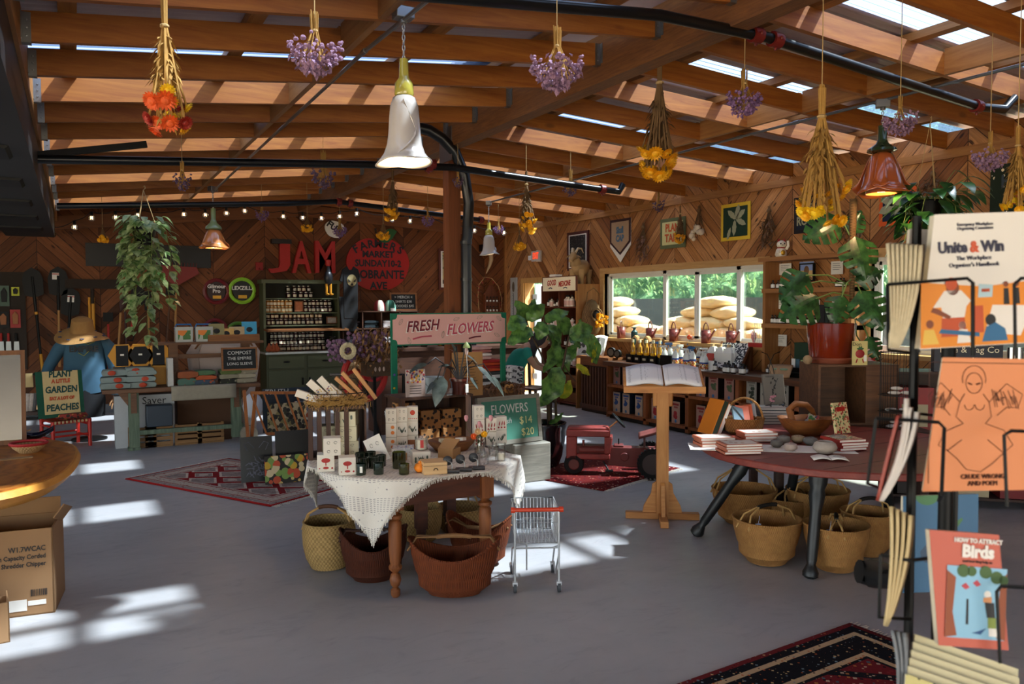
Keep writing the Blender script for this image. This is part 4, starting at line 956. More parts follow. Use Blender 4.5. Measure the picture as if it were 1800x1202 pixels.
o = board('framed_poster','framed black poster behind the carved goat','picture',(c,w_-.09,h-.09,rz),WHT,wood('3d1512','5c241c',2),.045); b = B(); b.bb(-w_*.37,w_*.37,-.014,-.011,-h*.4,h*.4); b.build('black_print',spots('121212',['3f3c36','57534a','2c2a26'],40,.5,.7,.45),o)
def banner(name,label,rc,face,edge,ew,pts=None,**kw):
 c,w_,h,rz = rc; o = thing(name,label,'banner',c,rz)
 b = B(); P = pts or [(-.5,-.5),(.5,-.5),(.5,.5),(-.5,.5)]
 b.prism([(x*w_,z*h) for x,z in P],-.004,.006); b.build('border',edge,o)
 b = B(); b.prism([(x*(w_-2*ew),z*(h-2*ew)+(0 if not pts else ew*.2)) for x,z in P],-.009,-.004); b.build('ground',face,o); return o,w_,h
MAR = mat('3a1d20',.9); LIN = mat('b09478',.9,0,.1,40)
c,w_,h,rz = rect(1073,385,1109,461,X=Xw)
o = thing('pennant_banner','tan pennant banner reading skull cap with a white pointed tip','banner',c,rz)
b = B(); b.prism([(-.5*w_,.5*h),(-.5*w_,-.12*h),(0,-.5*h),(.5*w_,-.12*h),(.5*w_,.5*h)],-.003,.004); b.build('white_tip',WHT,o)
b = B(); b.prism([(-.5*w_,.5*h),(-.5*w_,-.04*h),(0,-.33*h),(.5*w_,-.04*h),(.5*w_,.5*h)],-.008,-.003); b.build('border',MAR,o)
b = B(); b.prism([(-.42*w_,.44*h),(-.42*w_,-.02*h),(0,-.27*h),(.42*w_,-.02*h),(.42*w_,.44*h)],-.012,-.008); b.build('ground',LIN,o)
BLT = mat('52718c',.9); text('Skull',h*.2,BLT,o,(0,-.014,h*.24),off=.008,sx=.72); text('CAP',h*.2,BLT,o,(0,-.014,h*.05),off=.008,sx=.8)
o,w_,h = banner('plantain_banner','pale yellow banner with orange letters PLANTAIN in an olive border',rect(1161,383,1205,436,X=Xw),mat('cfc688',.9,0,.1,30),mat('5f6440',.9),.05)
ORT = mat('c4572a',.8); text('PLAN',h*.36,ORT,o,(0,-.013,h*.17),off=.006,sx=.78); text('TAIN',h*.36,ORT,o,(0,-.013,-h*.17),off=.006,sx=.88)
o,w_,h = banner('leaf_banner','dark green banner with a grey leaf in a bright yellow border',rect(1268,357,1319,422,X=Xw),mat('15301f',.9,0,.15,30),mat('d9b52c',.8),.045)
b = B(); LG = mat('9a9a7c',.9,0,.15,40)
for a in (75,35,140,-25): leaflet(b,.02,.03,radians(a),.19,.032,-.016,-.01)
leaflet(b,.0,.02,radians(-95),.2,.03,-.016,-.01); leaflet(b,-.13,-.22,radians(70),.16,.022,-.016,-.01); b.build('leaf_motif',LG,o)
o,w_,h = banner('yarrow_banner','dark navy banner with pale letters partly hidden by the tall yellow bouquet',rect(1396,345,1441,409,X=Xw),mat('101a2b',.9,0,.1,30),mat('1c1416',.9),.04)
text('YAR',h*.33,LG,o,(0,-.013,h*.16),off=.004,sx=.9); text('ROW',h*.33,LG,o,(0,-.013,-h*.18),off=.004,sx=.8)
o,w_,h = banner('orange_banner','navy banner with a pale leaf sprig in a bright orange border',rect(1546,331,1611,395,X=Xw),mat('121d36',.9,0,.1,30),mat('d95a1c',.8),.045); b = B()
for a in (100,150,200,20): leaflet(b,-.02,.02,radians(a),.2,.04,-.016,-.01)
leaflet(b,0,0,radians(-75),.2,.04,-.016,-.01); b.build('leaf_motif',LG,o)
o,w_,h = banner('flowered_banner','tall banner with a white flowered green border at the right edge',rect(1741,285,1830,392,X=Xw),mat('b8602a',.9,0,.1,30),spots('1c2a1a',['d9d2c0','e5d9b8'],22,.6,.9,.35),.17)
text('HE',h*.28,mat('3d4a55',.9),o,(-.1*w_,-.013,h*.2),off=.006,sx=.8)
def bunch(px,y0,y1,label,col,n_=60,balls=None,seed=1):
 random.seed(seed); c = at(px,y0,X=WX-.08); k = kpx(c); L = (y1-y0)/k
 o = thing('wall_bouquet',label,'dried flowers',c,0,'dried bunches nailed to the right wall')
 b = B(); b.tube([(.06,0,L*.12),(0,0,0)],.004,4); b.ball((0,0,-L*.12),.03,8,5)
 for i in range(14): b.tube([(0,R(-.02,.02),0),(0,R(-.02,.02),-L*.15),(R(-.05,.02),R(-.16,.16)*1,-L*R(.5,.95))],.005,3)
 b.build('stems',STEMD,o); b = B()
 for i in range(n_):
  t = R(.35,1); p = (R(-.07,.02),R(-.1,.1)*(t+.4),-L*t)
  if balls: b.ball(p,balls*R(.7,1.1),8,5)
  else: b.leaf(p,(R(-1,0),R(-1,1),R(-1,.6)),R(.05,.1),.03,n=2)
 b.build('heads',col,o,smooth=60 if balls else 0)
bunch(1131,392,455,'brown dried leafy bunch on the wall right of the pennant',mat('7c5a48',.9,0,.4,30),110,None,2)
bunch(1229,362,425,'bunch of white garlic bulbs between the two square banners',mat('d4c6ae',.7,0,.1,20),9,.042,3)
bunch(1352,362,432,'wispy brown dried bunch right of the yellow bordered banner',mat('6d5136',.9,0,.4,30),130,None,4)
bunch(1500,352,420,'tangled brown dried bunch above the monstera',mat('7a5c3c',.9,0,.4,30),120,None,5)
bunch(1640,300,350,'small dried bunch behind the dark hanging plant',mat('6d5136',.9,0,.4,30),60,None,6)
RED_W = wood('4a1d10','7a3a1e',2); PNL = wood('94592a','c48a4c',2)
g0,g1 = 10.62,11.73; gz = 1.97
gm = thing('medicine_shelf','tall wooden shelf unit of remedies beside the door','shelf',(WX-.03,(g0+g1)/2,0),RW); W_ = (g1-g0)/2
b = B()
for x in (-W_,0,W_-.03): b.bb(x,x+.03,-.42,0,0,gz)
gzs = [gz-.02,1.62,1.30,.98,.66,.34,.06]
for z in gzs: b.bb(-W_,W_,-.42,0,z-.02,z)
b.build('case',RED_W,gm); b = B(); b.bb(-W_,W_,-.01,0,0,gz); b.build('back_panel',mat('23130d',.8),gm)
b = B(); b.bb(W_,W_+.02,-.44,.03,0,gz-.25); b.bb(W_,W_+.03,-.46,.03,gz-.25,gz+.01); b.build('side_panel',PNL,gm)
c,w_,h,rz = rect(955,487,1013,511,X=WX-.50)
o = board('good_medicine_sign','cream GOOD MEDICINE sign with red letters on top of the shelf unit','sign',(c,w_,h,RW),CREAM,RED_W,.012,.02,texts=[('GOOD',.56,-.22,.08,REDP,dict(shear=.2,off=.004,sx=.72,ry=-.05)),('MEDICINE',.52,.17,.0,REDP,dict(shear=.2,off=.004,sx=.68,ry=-.05))])
b = B()
for x in (-.25,.2): b.tube([(x*w_-.05,-.014,-h*.32),(x*w_,-.014,-h*.25),(x*w_+.05,-.014,-h*.32)],.008,5)
b.build('blue_flourish',mat('1d2b4a',.6),o)
def bottle(name,r,h,body,cap,lab):
 b = B(); b.lathe([(r*.9,0),(r,.01),(r,h*.62),(r*.35,h*.78),(r*.35,h*.86)],10); b.m = 1; b.cyl((0,0,h*.85),(0,0,h),r*.42,n=8); b.m = 2; b.lathe([(r*1.02,h*.12),(r*1.02,h*.52)],10,cap0=False,cap1=False)
 return b.build(name,[body,cap,lab])
BB = [bottle('bottle',.034,.15,mat('1c1410',.2),BLK,WHT),bottle('bottle',.045,.17,mat('d9cfc4',.3),BLK,mat('cfa79c',.6)),bottle('bottle',.026,.10,mat('3a2416',.2),BLK,WHT)]
BU = set()
def putb(i,loc,label,grp,cat='bottle',sc=1):
 o = BB[i] if i not in BU else dup(BB[i]); BU.add(i); o.location = loc; o.scale = (sc,)*3; tag(o,label,cat,grp); return o
random.seed(5)
for zi,z in enumerate(gzs[1:5]):
 for col in (0,1):
  y0_ = g1-.08-col*W_
  for j in range(5 if zi != 0 or col == 0 else 3):
   putb((0,1,2)[(j+zi+col) % 3] if not (zi == 0 and col == 1) else 1,(WX-.40+R(0,.03),y0_-.06-j*.09,z),'small remedy bottle on the %s shelf of the medicine unit' % ('first','second','third','fourth')[zi],'bottles on medicine shelf %d' % (zi+1),sc=1.1 if (zi == 0 and col == 1) else .9)
for i in range(5):
 b = B(); b.bb(-.09,.09,-.12,.12,0,.16); b.bb(-.088,.088,-.01,.01,.16,.163); o = b.build('cardboard_carton',mat('7a4f2e',.85),bev=.004); o.location = (WX-.28,g0+.2+(i % 3)*.22,gzs[5+(i//3)]); tag(o,'plain brown carton low in the medicine shelf, %s' % ('lower row near end','lower row middle','lower row far end','bottom row near end','bottom row middle')[i],'box','cartons in the medicine shelf')
for px,s_ in ((968,.07),(977,.09),(990,.05)):
 p = at(px,484,X=WX-.32); b = B(); b.bb(-s_*.8,s_*.8,-s_,s_,0,s_*2); o = b.build('white_carton',WHT,bev=.004); o.location = (p.x,p.y,gz+.01); tag(o,'little white carton behind the GOOD MEDICINE sign, %s' % {968: 'smallest left',977: 'largest',990: 'lowest right'}[px],'box')
gp = at(1020,491,X=WX-.25); GT = mat('a88a62',.8,0,.2,14,.3,.4)
gt = thing('goat_carving','pale carved wooden goat with curled horns standing on the shelf unit','sculpture',(gp.x,gp.y,gz+.01),radians(-60))
b = B(); b.ball((0,0,.26),.17,16,10,(.75,1.25,.8)); b.ball((0,.1,.3),.13,14,8,(.8,1,.8))
for x,y in ((-.08,-.12),(.08,-.12),(-.08,.15),(.08,.15)): b.tube([(x,y,.24),(x*1.05,y,.12),(x,y+.01,0)],[.06,.038,.03],10)
b.tube([(0,-.15,.33),(0,-.21,.42)],[.09,.07],10); b.tube([(0,.2,.33),(0,.25,.30)],[.02,.01],6); b.build('body',GT,gt)
b = B(); b.ball((0,-.25,.45),.065,12,8,(.8,1.1,1)); b.tube([(0,-.26,.44),(0,-.35,.36)],[.055,.032],10); b.tube([(0,-.33,.34),(0,-.34,.26)],[.015,.004],5); hd = b.build('head',GT,gt)
for s_ in (-1,1):
 b = B(); b.tube([(s_*.03,-.23,.50),(s_*.05,-.18,.57),(s_*.07,-.10,.57),(s_*.08,-.05,.50)],[.02,.018,.012,.004],8); b.build('horn',mat('cbb892',.6),hd); b = B(); b.leaf((s_*.05,-.25,.46),(s_,.1,-.3),.09,.05,n=3); b.build('ear',GT,hd,sol=.006)
sp = at(1040,558,Y=g0-.1); o = thing('hanging_basket','oval woven basket with a round opening hung on the side of the shelf unit','basket',sp)
WV = weave('8b6a45','3f2d1c',26,22)
b = B(); b.lathe([(.001,-.27),(.10,-.26),(.16,-.18),(.18,-.05),(.17,.08),(.12,.2),(.06,.27),(.001,.29)],24,sy=.62); b.build('basket_body',WV,o)
b = B(); b.ball((.02,-.09,.04),.085,16,8,(1,.35,1)); b.build('dark_opening',mat('0d0805',.95),o)
b = B(); b.tube([(.1*cos(a)+.02,-.115,.04+.1*sin(a)) for a in [2*pi*k/20 for k in range(20)]],.014,6,closed=True); b.tube([(-.12,-.02,.18),(-.1,-.03,.4),(.02,-.03,.47),(.12,-.03,.38),(.13,-.02,.18)],.007,5); b.build('rim_and_handle',WV,o)
o2 = thing('yellow_flower_bunch','bright yellow dried flowers spilling from the hanging basket','dried flowers',sp+Vector((.07,-.14,-.03)))
fl = straw(.035,YEL).build('flower',YEL,o2,smooth=0)
for i in range(22): f = fl.copy(); COL.objects.link(f); f.parent = o2; f.location = (R(-.09,.09),R(-.06,.0),R(-.11,.08)); f.rotation_euler = (pi/2+R(-.6,.6),R(-.6,.6),0)
b = B(); b.ball((0,.03,0),.06,8,6); b.build('stems',STEMD,o2)
rc = thing('slatted_cabinet','dark slatted wooden cabinet under the open picture album','cabinet',(WX-.06,10.02,0),RW)
b = B(); b.bb(-.36,.36,-.46,0,.0,.82); b.build('cabinet_body',mat('2a170f',.6),rc); b = B(); b.bb(-.40,.40,-.5,0,.82,.86); b.bb(-.37,.37,-.48,-.46,.72,.82); b.build('top_board',wood('6b3a1c','9c6133',0),rc)
b = B(); [b.bb(-.34+i*.075,-.30+i*.075,-.485,-.46,.12,.70) for i in range(10)]; b.bb(-.37,.37,-.49,-.46,.05,.12); b.build('slats',wood('3a1d11','66381e',2),rc)
c = at(1042,605,X=6.98); o = thing('picture_album','large open album of black and white photos propped on a stand','book',(c.x,c.y,.86),RW+.5,rx=0)
for s_ in (-1,1):
 b = B(); b.grid(lambda u,v: (s_*(.005+u*.23),-.12+v*.16+.02*sin(u*3),.0+v*.30+.02*sin(pi*u)),6,2); pg = b.build('page_block',WHT,o,sol=.012); b = B(); b.grid(lambda u,v: (s_*(.03+u*.18),-.115+v*.125+.02*sin(u*2.4)-.012,.03+v*.24+.02*sin(pi*u)),4,2); b.build('photo_print',spots('a9a9a9',['2a2a2c','5a5a5c','1a1a1c','cfcfcf'],14,.8,.6,.6),pg)
for px,s_ in ((1075,.075),(1086,.06)):
 p = at(px,618,X=7.05); b = B(); b.cyl((0,-.02,s_),(0,.02,s_),s_,n=20); b.m = 1; b.cyl((0,-.025,s_),(0,-.02,s_),s_*.7,n=20); o = b.build('round_tin',[mat('2a2622',.3,.6),mat('5f5a50',.4)],loc=(p.x,p.y,.86)); o.rotation_euler = (0,0,RW+.3); tag(o,'round dark tin standing on edge by the yellow jars, %s one' % ('larger' if s_ > .07 else 'smaller'),'tin')
# ---------------------------------------------------------------- long counter with seed meal boxes
CX0,CX1,CYA,CYB,CZ = 6.75,WX-.02,9.48,5.2,.83
ct_ = thing('long_counter','long open-fronted wooden counter below the window','counter',(CX0,CYA,0),RW); L = CYA-CYB; Dp = CX1-CX0
OR2 = wood('7a3a18','b06a34',2); b = B(); b.bb(-.04,L,-.04,Dp,CZ-.06,CZ); b.build('worktop',wood('3d2012','7a4726',0,1,.4),ct_)
dv = [0,1.06-.17,1.74,2.61,3.49,L]; b = B()
for x in dv: b.bb(x-.03 if x else 0,x+.03 if x < L else L,0,.05,.02,CZ-.06); b.bb(x-.012 if x else 0,x+.012 if x < L else L,.05,Dp,.1,CZ-.06)
for z in (.50,.10): b.bb(0,L,.0,Dp,z-.035,z)
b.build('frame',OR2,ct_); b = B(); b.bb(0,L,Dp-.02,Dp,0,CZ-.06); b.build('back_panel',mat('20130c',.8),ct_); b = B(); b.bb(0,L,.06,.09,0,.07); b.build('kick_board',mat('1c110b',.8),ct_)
MB = {}
def meal(kind,x,z,lab):
 if kind not in MB:
  bgc,top,fr_ = {'b': ('b79c86','2d4f8f','24477f'),'t': ('b08a78','8f1f1f','9c1d22'),'k': ('a07468','7a2b22','4a5a38'),'s': ('9a948a','6d6a62','2a3326')}[kind]
  o = bpy.data.objects.new('meal_box',None); COL.objects.link(o); b = B(); b.bb(-.08,.08,0,.11,0,.285); b.build('box_body',mat('1d2a3c' if kind == 'b' else '241a18',.5),o,bev=.004)
  b = B(); b.bb(-.08,.08,-.003,0,0,.285); f = b.build('front_panel',mat(bgc,.6,0,.08,30),o)
  b = B(); [b.ball((R(-.035,.035)*(1 if kind != 't' else .5),-.004,.12+R(-.06,.06)*(1 if kind != 't' else .6)),.02 if kind != 't' else .032,8,5,(1,.15,1)) for i in range(9 if kind != 't' else 4)]; b.build('fruit_picture',mat(fr_,.6,0,.4,80),f)
  b = B(); b.bb(-.06,.06,-.005,-.003,.235,.262); [b.bb(-.03+j*.025,-.012+j*.025,-.005,-.003,.2,.222) for j in range(3)]; b.build('brand_print',mat(top,.6),f)
  b = B(); b.ball((0,-.004,.03),.022,10,5,(1,.15,1)); b.build('blue_seal',mat('3f6f9c',.5),f); MB[kind] = o
 else: o = dup(MB[kind])
 o.location = (CX0+.07+R(0,.02),CYA-x,z); o.rotation_euler = (0,0,RW+R(-.03,.03))
 nm = {'b': 'blueberry','t': 'tomato','k': 'red and green','s': 'dark grey'}[kind]
 tag(o,lab,'box','boxed fertiliser on the counter shelves')
xs = [.14,.36,.66,1.02,1.22,1.44,1.92,2.14,2.40,2.76,2.98,3.22,3.62,3.86,4.1]
on = ['first','second','third','fourth','fifth','sixth','seventh','eighth','ninth','tenth','eleventh','twelfth','thirteenth','fourteenth','fifteenth']
for i,x in enumerate(xs):
 meal('b' if i < 3 else 't',x,.10,'%s picture fertiliser box, %s from the left on the lower shelf' % ('blue flower' if i < 3 else 'red tomato',on[i]))
 meal('k' if i < 9 else 's',x,.50,'%s picture fertiliser box, %s from the left on the upper shelf' % ('mixed berry' if i < 9 else 'dark leafy',on[i]))
def onc(px,py,X): p = at(px,py,Z=CZ); return p if X is None else at(px,py,X=X)
p = onc(1105,634,None)
o = thing('black_bin_row','row of four black tin bins with yellow-packed bottles on the counter','bin',(6.93,9.25,CZ),RW)
for i in range(4):
 b = B(); x = i*.17; b.bb(x,x+.155,0,.16,0,.006); [b.bb(*q,0,.11) for q in ((x,x+.155,0,.004),(x,x+.155,.156,.16),(x,x+.004,0,.16),(x+.151,x+.155,0,.16))]; bn = b.build('bin',BLK,o); b = B(); b.bb(x+.045,x+.11,-.006,0,.04,.07); b.build('card_holder',mat('c9c2a8',.5),bn)
o = thing('black_tray','empty black tray next to the black bins','tray',(6.9,8.45,CZ),RW); b = B(); b.bb(0,.22,0,.2,0,.14); b.build('tray_body',BLK,o)
b = B(); b.prism([(0,.0),(.19,0),(.19,.2),(0,.2)],0,.14); o = b.build('kraft_gable_box',KRAFT,loc=(7.12,8.65,CZ+.09),bev=.004); o.rotation_euler = (0,0,RW); tag(o,'kraft carton with a small round emblem behind the black tray','box')
gbb = None
for i in range(9):
 if gbb is None:
  b = B(); b.lathe([(.028,0),(.03,.02),(.03,.12),(.014,.16),(.014,.2)],10); b.m = 1; b.cyl((0,0,.19),(0,0,.23),.018,n=8); b.m = 2; b.lathe([(.031,.0),(.036,.03),(.03,.055)],10,cap0=False,cap1=False); gbb = b.build('honey_bottle',[mat('b98a3a',.15),mat('d9cfae',.4),YEL]); o = gbb
 else: o = dup(gbb)
 o.location = (7.0+.07*(i % 2),9.18-i*.075,CZ+.09); tag(o,'amber honey bottle with a pale lid standing in the black bins','bottle','amber bottles in the black bins')
b = B(); b.bb(6.96,7.14,8.55,9.25,CZ+.0,CZ+.085); SB = {}
tag(b.build('display_riser',BLK),'low black riser behind the bins carrying the amber bottles','riser')
def spray(trig,h):
 k = (trig,h)
 if k in SB: return dup(SB[k])
 o = bpy.data.objects.new('spray_bottle',None); COL.objects.link(o)
 b = B(); b.lathe([(.04,0),(.045,.01),(.045,h*.55),(.03,h*.72),(.016,h*.8),(.016,h*.84)],14,sy=.7); b.build('bottle_body',mat('dfe0dd',.35,0,.03),o)
 b = B(); b.cyl((0,0,h*.82),(0,0,h*.88),.018,n=10); b.bb(-.055,.03,-.012,.012,h*.9,h*1.0); b.tube([(-.03,0,h*.9),(-.04,0,h*.82),(-.03,0,h*.74)],.006,5); b.cyl((-.055,0,h*.95),(-.07,0,h*.95),.01,n=8); b.build('trigger',mat(trig,.4),o)
 b = B(); b.lathe([(.0455,h*.08),(.0455,h*.42)],14,sy=.72,cap0=False,cap1=False); b.m = 1; b.lathe([(.046,h*.36),(.046,h*.44)],14,sy=.73,cap0=False,cap1=False); b.build('label',[spots('d9d2c4',['c9571c','d9a02c','7a2a1c','3d6b34'],60,.9,.6,.7),mat('1c3f86',.5)],o)
 SB[k] = o; return o
spx = [(1150,636,'e',.29),(1160,640,'b',.31),(1168,642,'w',.27),(1178,641,'b',.30),(1187,645,'w',.27),(1197,644,'w',.29),(1206,648,'w',.26),(1217,648,'b',.28),(1226,652,'w',.24),(1237,652,'w',.24),(1158,630,'b',.31),(1171,632,'b',.31),(1182,633,'w',.29),(1201,637,'w',.29),(1214,640,'b',.29),(1240,645,'w',.25),(1229,641,'w',.26)]
for i,(px,py,c_,h) in enumerate(spx):
 o = spray({'b': '1f5f9c','w': 'dcdcd8','e': '16345e'}[c_],h); p = at(px,py,Z=CZ); o.location = (max(p.x,6.78),p.y,CZ); o.rotation_euler = (0,0,R(-.6,.6)-.5)
 tag(o,'white spray bottle with a %s trigger in the %s row on the counter' % ({'b': 'bright blue','w': 'white','e': 'navy'}[c_],'front' if i < 10 else 'back'),'bottle','spray bottles %s %s' % (c_,'front' if i < 10 else 'back'))
jg = None
for i,px in enumerate((1254,1268,1283)):
 if jg is None:
  jg = bpy.data.objects.new('white_jug',None); COL.objects.link(jg); b = B(); b.box((0,0,.11),(.11,.16,.22),taper=.95); b.box((0,0,.25),(.10,.15,.07),taper=.45); b.tube([(0,-.02,.27),(0,-.07,.26),(0,-.08,.16)],.012,8); b.build('jug_body',mat('e3e1db',.4,0,.03),jg,bev=.012); b = B(); b.cyl((0,.02,.28),(0,.02,.32),.025,n=12); b.build('cap',mat('c9a678',.5),jg); o = jg
  b = B(); b.bb(-.053,-.050+.0,-.07,.07,.02,.19) if 0 else b.bb(-.057,-.054,-.07,.07,.02,.2); b.build('red_label',mat('b5261c',.5),jg)
 else: o = dup(jg); [bpy.data.objects.remove(q) for q in list(o.children) if q.name.startswith('red_label')]
 p = at(px,640,X=7.1); o.location = (7.1,p.y,CZ); tag(o,'white cornered jug on the counter, %s of three beside the spray bottles' % ('leftmost, red label showing,','middle','rightmost')[i],'jug','white jugs on the counter')
o = thing('tent_card','white folded price card at the counter edge','card',Vector((6.83,at(1243,655,X=6.83).y,CZ+.002)),RW+.1); b = B(); b.bar((0,0,0),(0,.05,.12),.16,.003); b.build('card',WHT,o)
for i,(px,py) in enumerate(((1254,657),(1259,656),(1264,658),(1270,660),(1274,656),(1279,660),(1284,657),(1257,652),(1281,652))):
 p = at(px,py,Z=CZ); b = None; o = putb(0,(max(p.x,6.80),p.y,CZ),'small black dropper bottle beside the folded price card','dropper bottles on the counter',sc=.85)
KP = mat('ab8560',.8,0,.12,20)
for i,(px,py,a) in enumerate(((1293,667,.0),(1304,668,.1),(1318,668,.35),(1331,668,.5),(1343,667,.8),(1356,665,1.1))):
 p = at(px,py,Z=CZ); o = thing('kraft_pouch','kraft paper pouch leaning on the counter, %s from the left' % on[i],'pouch',(max(p.x,6.83),p.y,CZ),RW+a,'kraft pouches')
 b = B(); b.grid(lambda u,v: ((u-.5)*.13,v*.17-.02*sin(pi*u)*(1-v),.01+v*.12),6,6); b.build('pouch_body',KP,o,sol=.022); b = B(); b.ball((0,.085,.092),.028,12,6,(1,.8,.5)); b.build('round_print',mat('8fa3a0',.7) if i < 3 else mat('7f9a7a',.7),o); b = B(); b.bar((0,.02,.034),(0,.045,.052),.09,.004); b.build('label_strip',mat('4b3a2c',.7),o)
o = thing('stepped_display','slanted display board covered in black and white labels','display',(7.05,7.35,CZ),RW+.15)
b = B(); b.bar((0,-.02,.03),(0,.2,.33),.42,.02); b.build('slanted_board',spots('e0ddd6',['26262a','3a3a40'],40,.8,.6,.6),o); b = B(); b.bar((.22,-.03,.03),(.22,.2,.34),.015,.04); b.bar((-.22,-.03,.03),(-.22,.2,.34),.015,.04); b.bb(-.22,.22,.18,.22,0,.3); b.build('side_rails',OAKZ,o)
for i in range(9):
 putb(2,(6.95+.06*(i % 2),7.6-i*.085,CZ+.05 if 0 else CZ),'tiny black capped vial in front of the slanted display','vials at the display',sc=.9)
for i in range(6):
 p = at(1350+i*9,652+i*.5,X=7.2); putb(2,(7.2,p.y,CZ),'tiny grey lidded jar on the counter right of the slanted display','grey jars','jar',sc=.95)
o = thing('wire_rack','small wire rack with a red tray near the pink glass','rack',at(1335,600,X=7.3),RW); o.location.z = W1z0; b = B()
for i in range(5): b.cyl((-.08+i*.04,0,0),(-.08+i*.04,0,.28),.003,n=5)
b.bar((-.09,0,.28),(.09,0,.28),.006,.006); b.bar((-.09,0,.1),(.09,0,.1),.006,.006); b.build('wires',STEEL,o); b = B(); b.bb(-.1,.14,-.09,-.0,0,.05); b.build('red_tray',REDP,o)
# ---------------------------------------------------------------- window sill
CAN = mat('7a3836',.35,0,.08,20); wc = None
def can(small=False):
 o = bpy.data.objects.new('watering_can',None); COL.objects.link(o)
 b = B(); b.cyl((0,0,0),(0,0,.165),.062,.066,24,cap=False); b.cyl((0,0,0),(0,0,.002),.062,n=24); b.lathe([(.067,.16),(.067,.17)],24,cap0=False,cap1=False); b.lathe([(.067,.168),(.045,.176),(.045,.172)],24,cap0=False,cap1=False); b.build('can_body',CAN,o,sol=.003)
 b = B(); b.tube([(.05,0,.03),(.10,0,.08),(.175,0,.165),(.20,0,.185)],[.018,.014,.012,.013],10); b.bar((.055,0,.13),(.13,0,.12),.006,.006); b.build('spout',CAN,o)
 b = B(); b.tube([(-.06,0,.03),(-.10,0,.07),(-.115,0,.13),(-.09,0,.165),(-.065,0,.155)],.008,7); b.tube([(.055*cos(a),0,.17+.10*sin(a)) for a in [pi*k/10 for k in range(11)]],.008,7); b.build('handle',mat('6d3b34',.35),o)
 b = B(); b.ball((-.015,-.064,.09),.007,8,5,(1,.3,1)); b.build('sticker',WHT,o); return o
for i,px in enumerate((1092,1143,1184,1241,1285)):
 o = can() if i == 0 else dup(wc); wc = wc or o; p = at(px,590,X=WX-.045); o.location = (p.x,p.y,W1z0+.001); o.rotation_euler = (0,0,(RW-.9,RW-.15,RW-.15,RW-.1,RW-.2)[i]+.0)
 tag(o,'maroon metal watering can on the window sill, %s from the left' % on[i],'watering can','watering cans on the sill')
p = at(1115,588,X=WX-.045); b = B(); b.lathe([(.045,0),(.05,.02),(.05,.11),(.02,.14),(.02,.16),(.035,.165),(.035,.175),(.001,.18)],18); b.tube([(-.03,0,.17),(-.06,0,.18)],.006,6); o = b.build('teal_sprayer',mat('173d42',.35),loc=(p.x,p.y,W1z0)); tag(o,'dark teal round hand sprayer between the first two watering cans','sprayer')
for i,px in enumerate((1124,1144)):
 p = at(px,596,X=7.28); o = thing('round_window_carton','kraft carton with a teal oval window below the sill, %s' % ('left one','right one')[i],'box',(7.22,p.y,CZ),RW); b = B(); b.prism([(-.085,0),(.085,0),(.085,.26),(.05,.34),(0,.37),(-.05,.34),(-.085,.26)],-.03,.03); b.build('carton_body',KRAFT,o,bev=.004); b = B(); b.ball((0,-.03,.28),.05,16,8,(.8,.15,1)); b.build('teal_window',mat('3f7a75',.3),o); text('GROW',.06,mat('5a3c20',.8),o,(0,-.034,.17),off=.001); b = B(); b.tube([(.055*cos(a),-.034,.28+.065*sin(a)) for a in [2*pi*k/18 for k in range(18)]],.008,5,closed=True); b.build('window_rim',mat('c8a56c',.7),o)
p = at(1161,596,X=7.28); b = B(); b.bb(-.09,.09,-.04,.04,0,.34); b.m = 1; b.bb(.01,.07,-.043,-.04,.15,.28); o = b.build('kraft_carton',[KRAFT,mat('c9b58e',.6)],loc=(7.24,p.y,CZ),bev=.003); o.rotation_euler = (0,0,RW); tag(o,'taller plain kraft carton right of the oval-window cartons','box')
p = at(1212,590,X=WX-.05); o = thing('glass_bird','clear glass bird with an orange body on the sill','ornament',(p.x,p.y,W1z0),RW); b = B(); b.ball((0,0,.07),.042,14,9,(1,.8,.85)); b.build('orange_body',mat('c4451a',.08,0,.1,9,.8),o); b = B(); b.tube([(-.03,0,.085),(-.07,0,.12),(-.1,0,.14)],[.02,.01,.004],8); b.tube([(.03,0,.06),(.06,0,.045),(.12,0,.05)],[.02,.02,.008],8); b.tube([(0,0,.03),(0,0,0)],.008,6); b.tube([(-.03,0,.0),(.05,0,.0)],.008,6); b.build('clear_glass',glass((.9,.95,.95),.05,.8),o)
p = at(1325,590,X=WX-.05); o = thing('pink_glass_hand','pink glass figure at the right end of the sill','ornament',(p.x,p.y,W1z0),RW); b = B(); b.lathe([(.03,0),(.015,.03),(.02,.07),(.035,.1),(.03,.13)],12); 
for i in range(5): b.tube([((i-2)*.014,0,.12),((i-2)*.02,-.005,.17+.02*(2-abs(i-2)))],[.009,.005],6)
b.build('glass_body',mat('d88f96',.15,0,.2,20,.8),o)
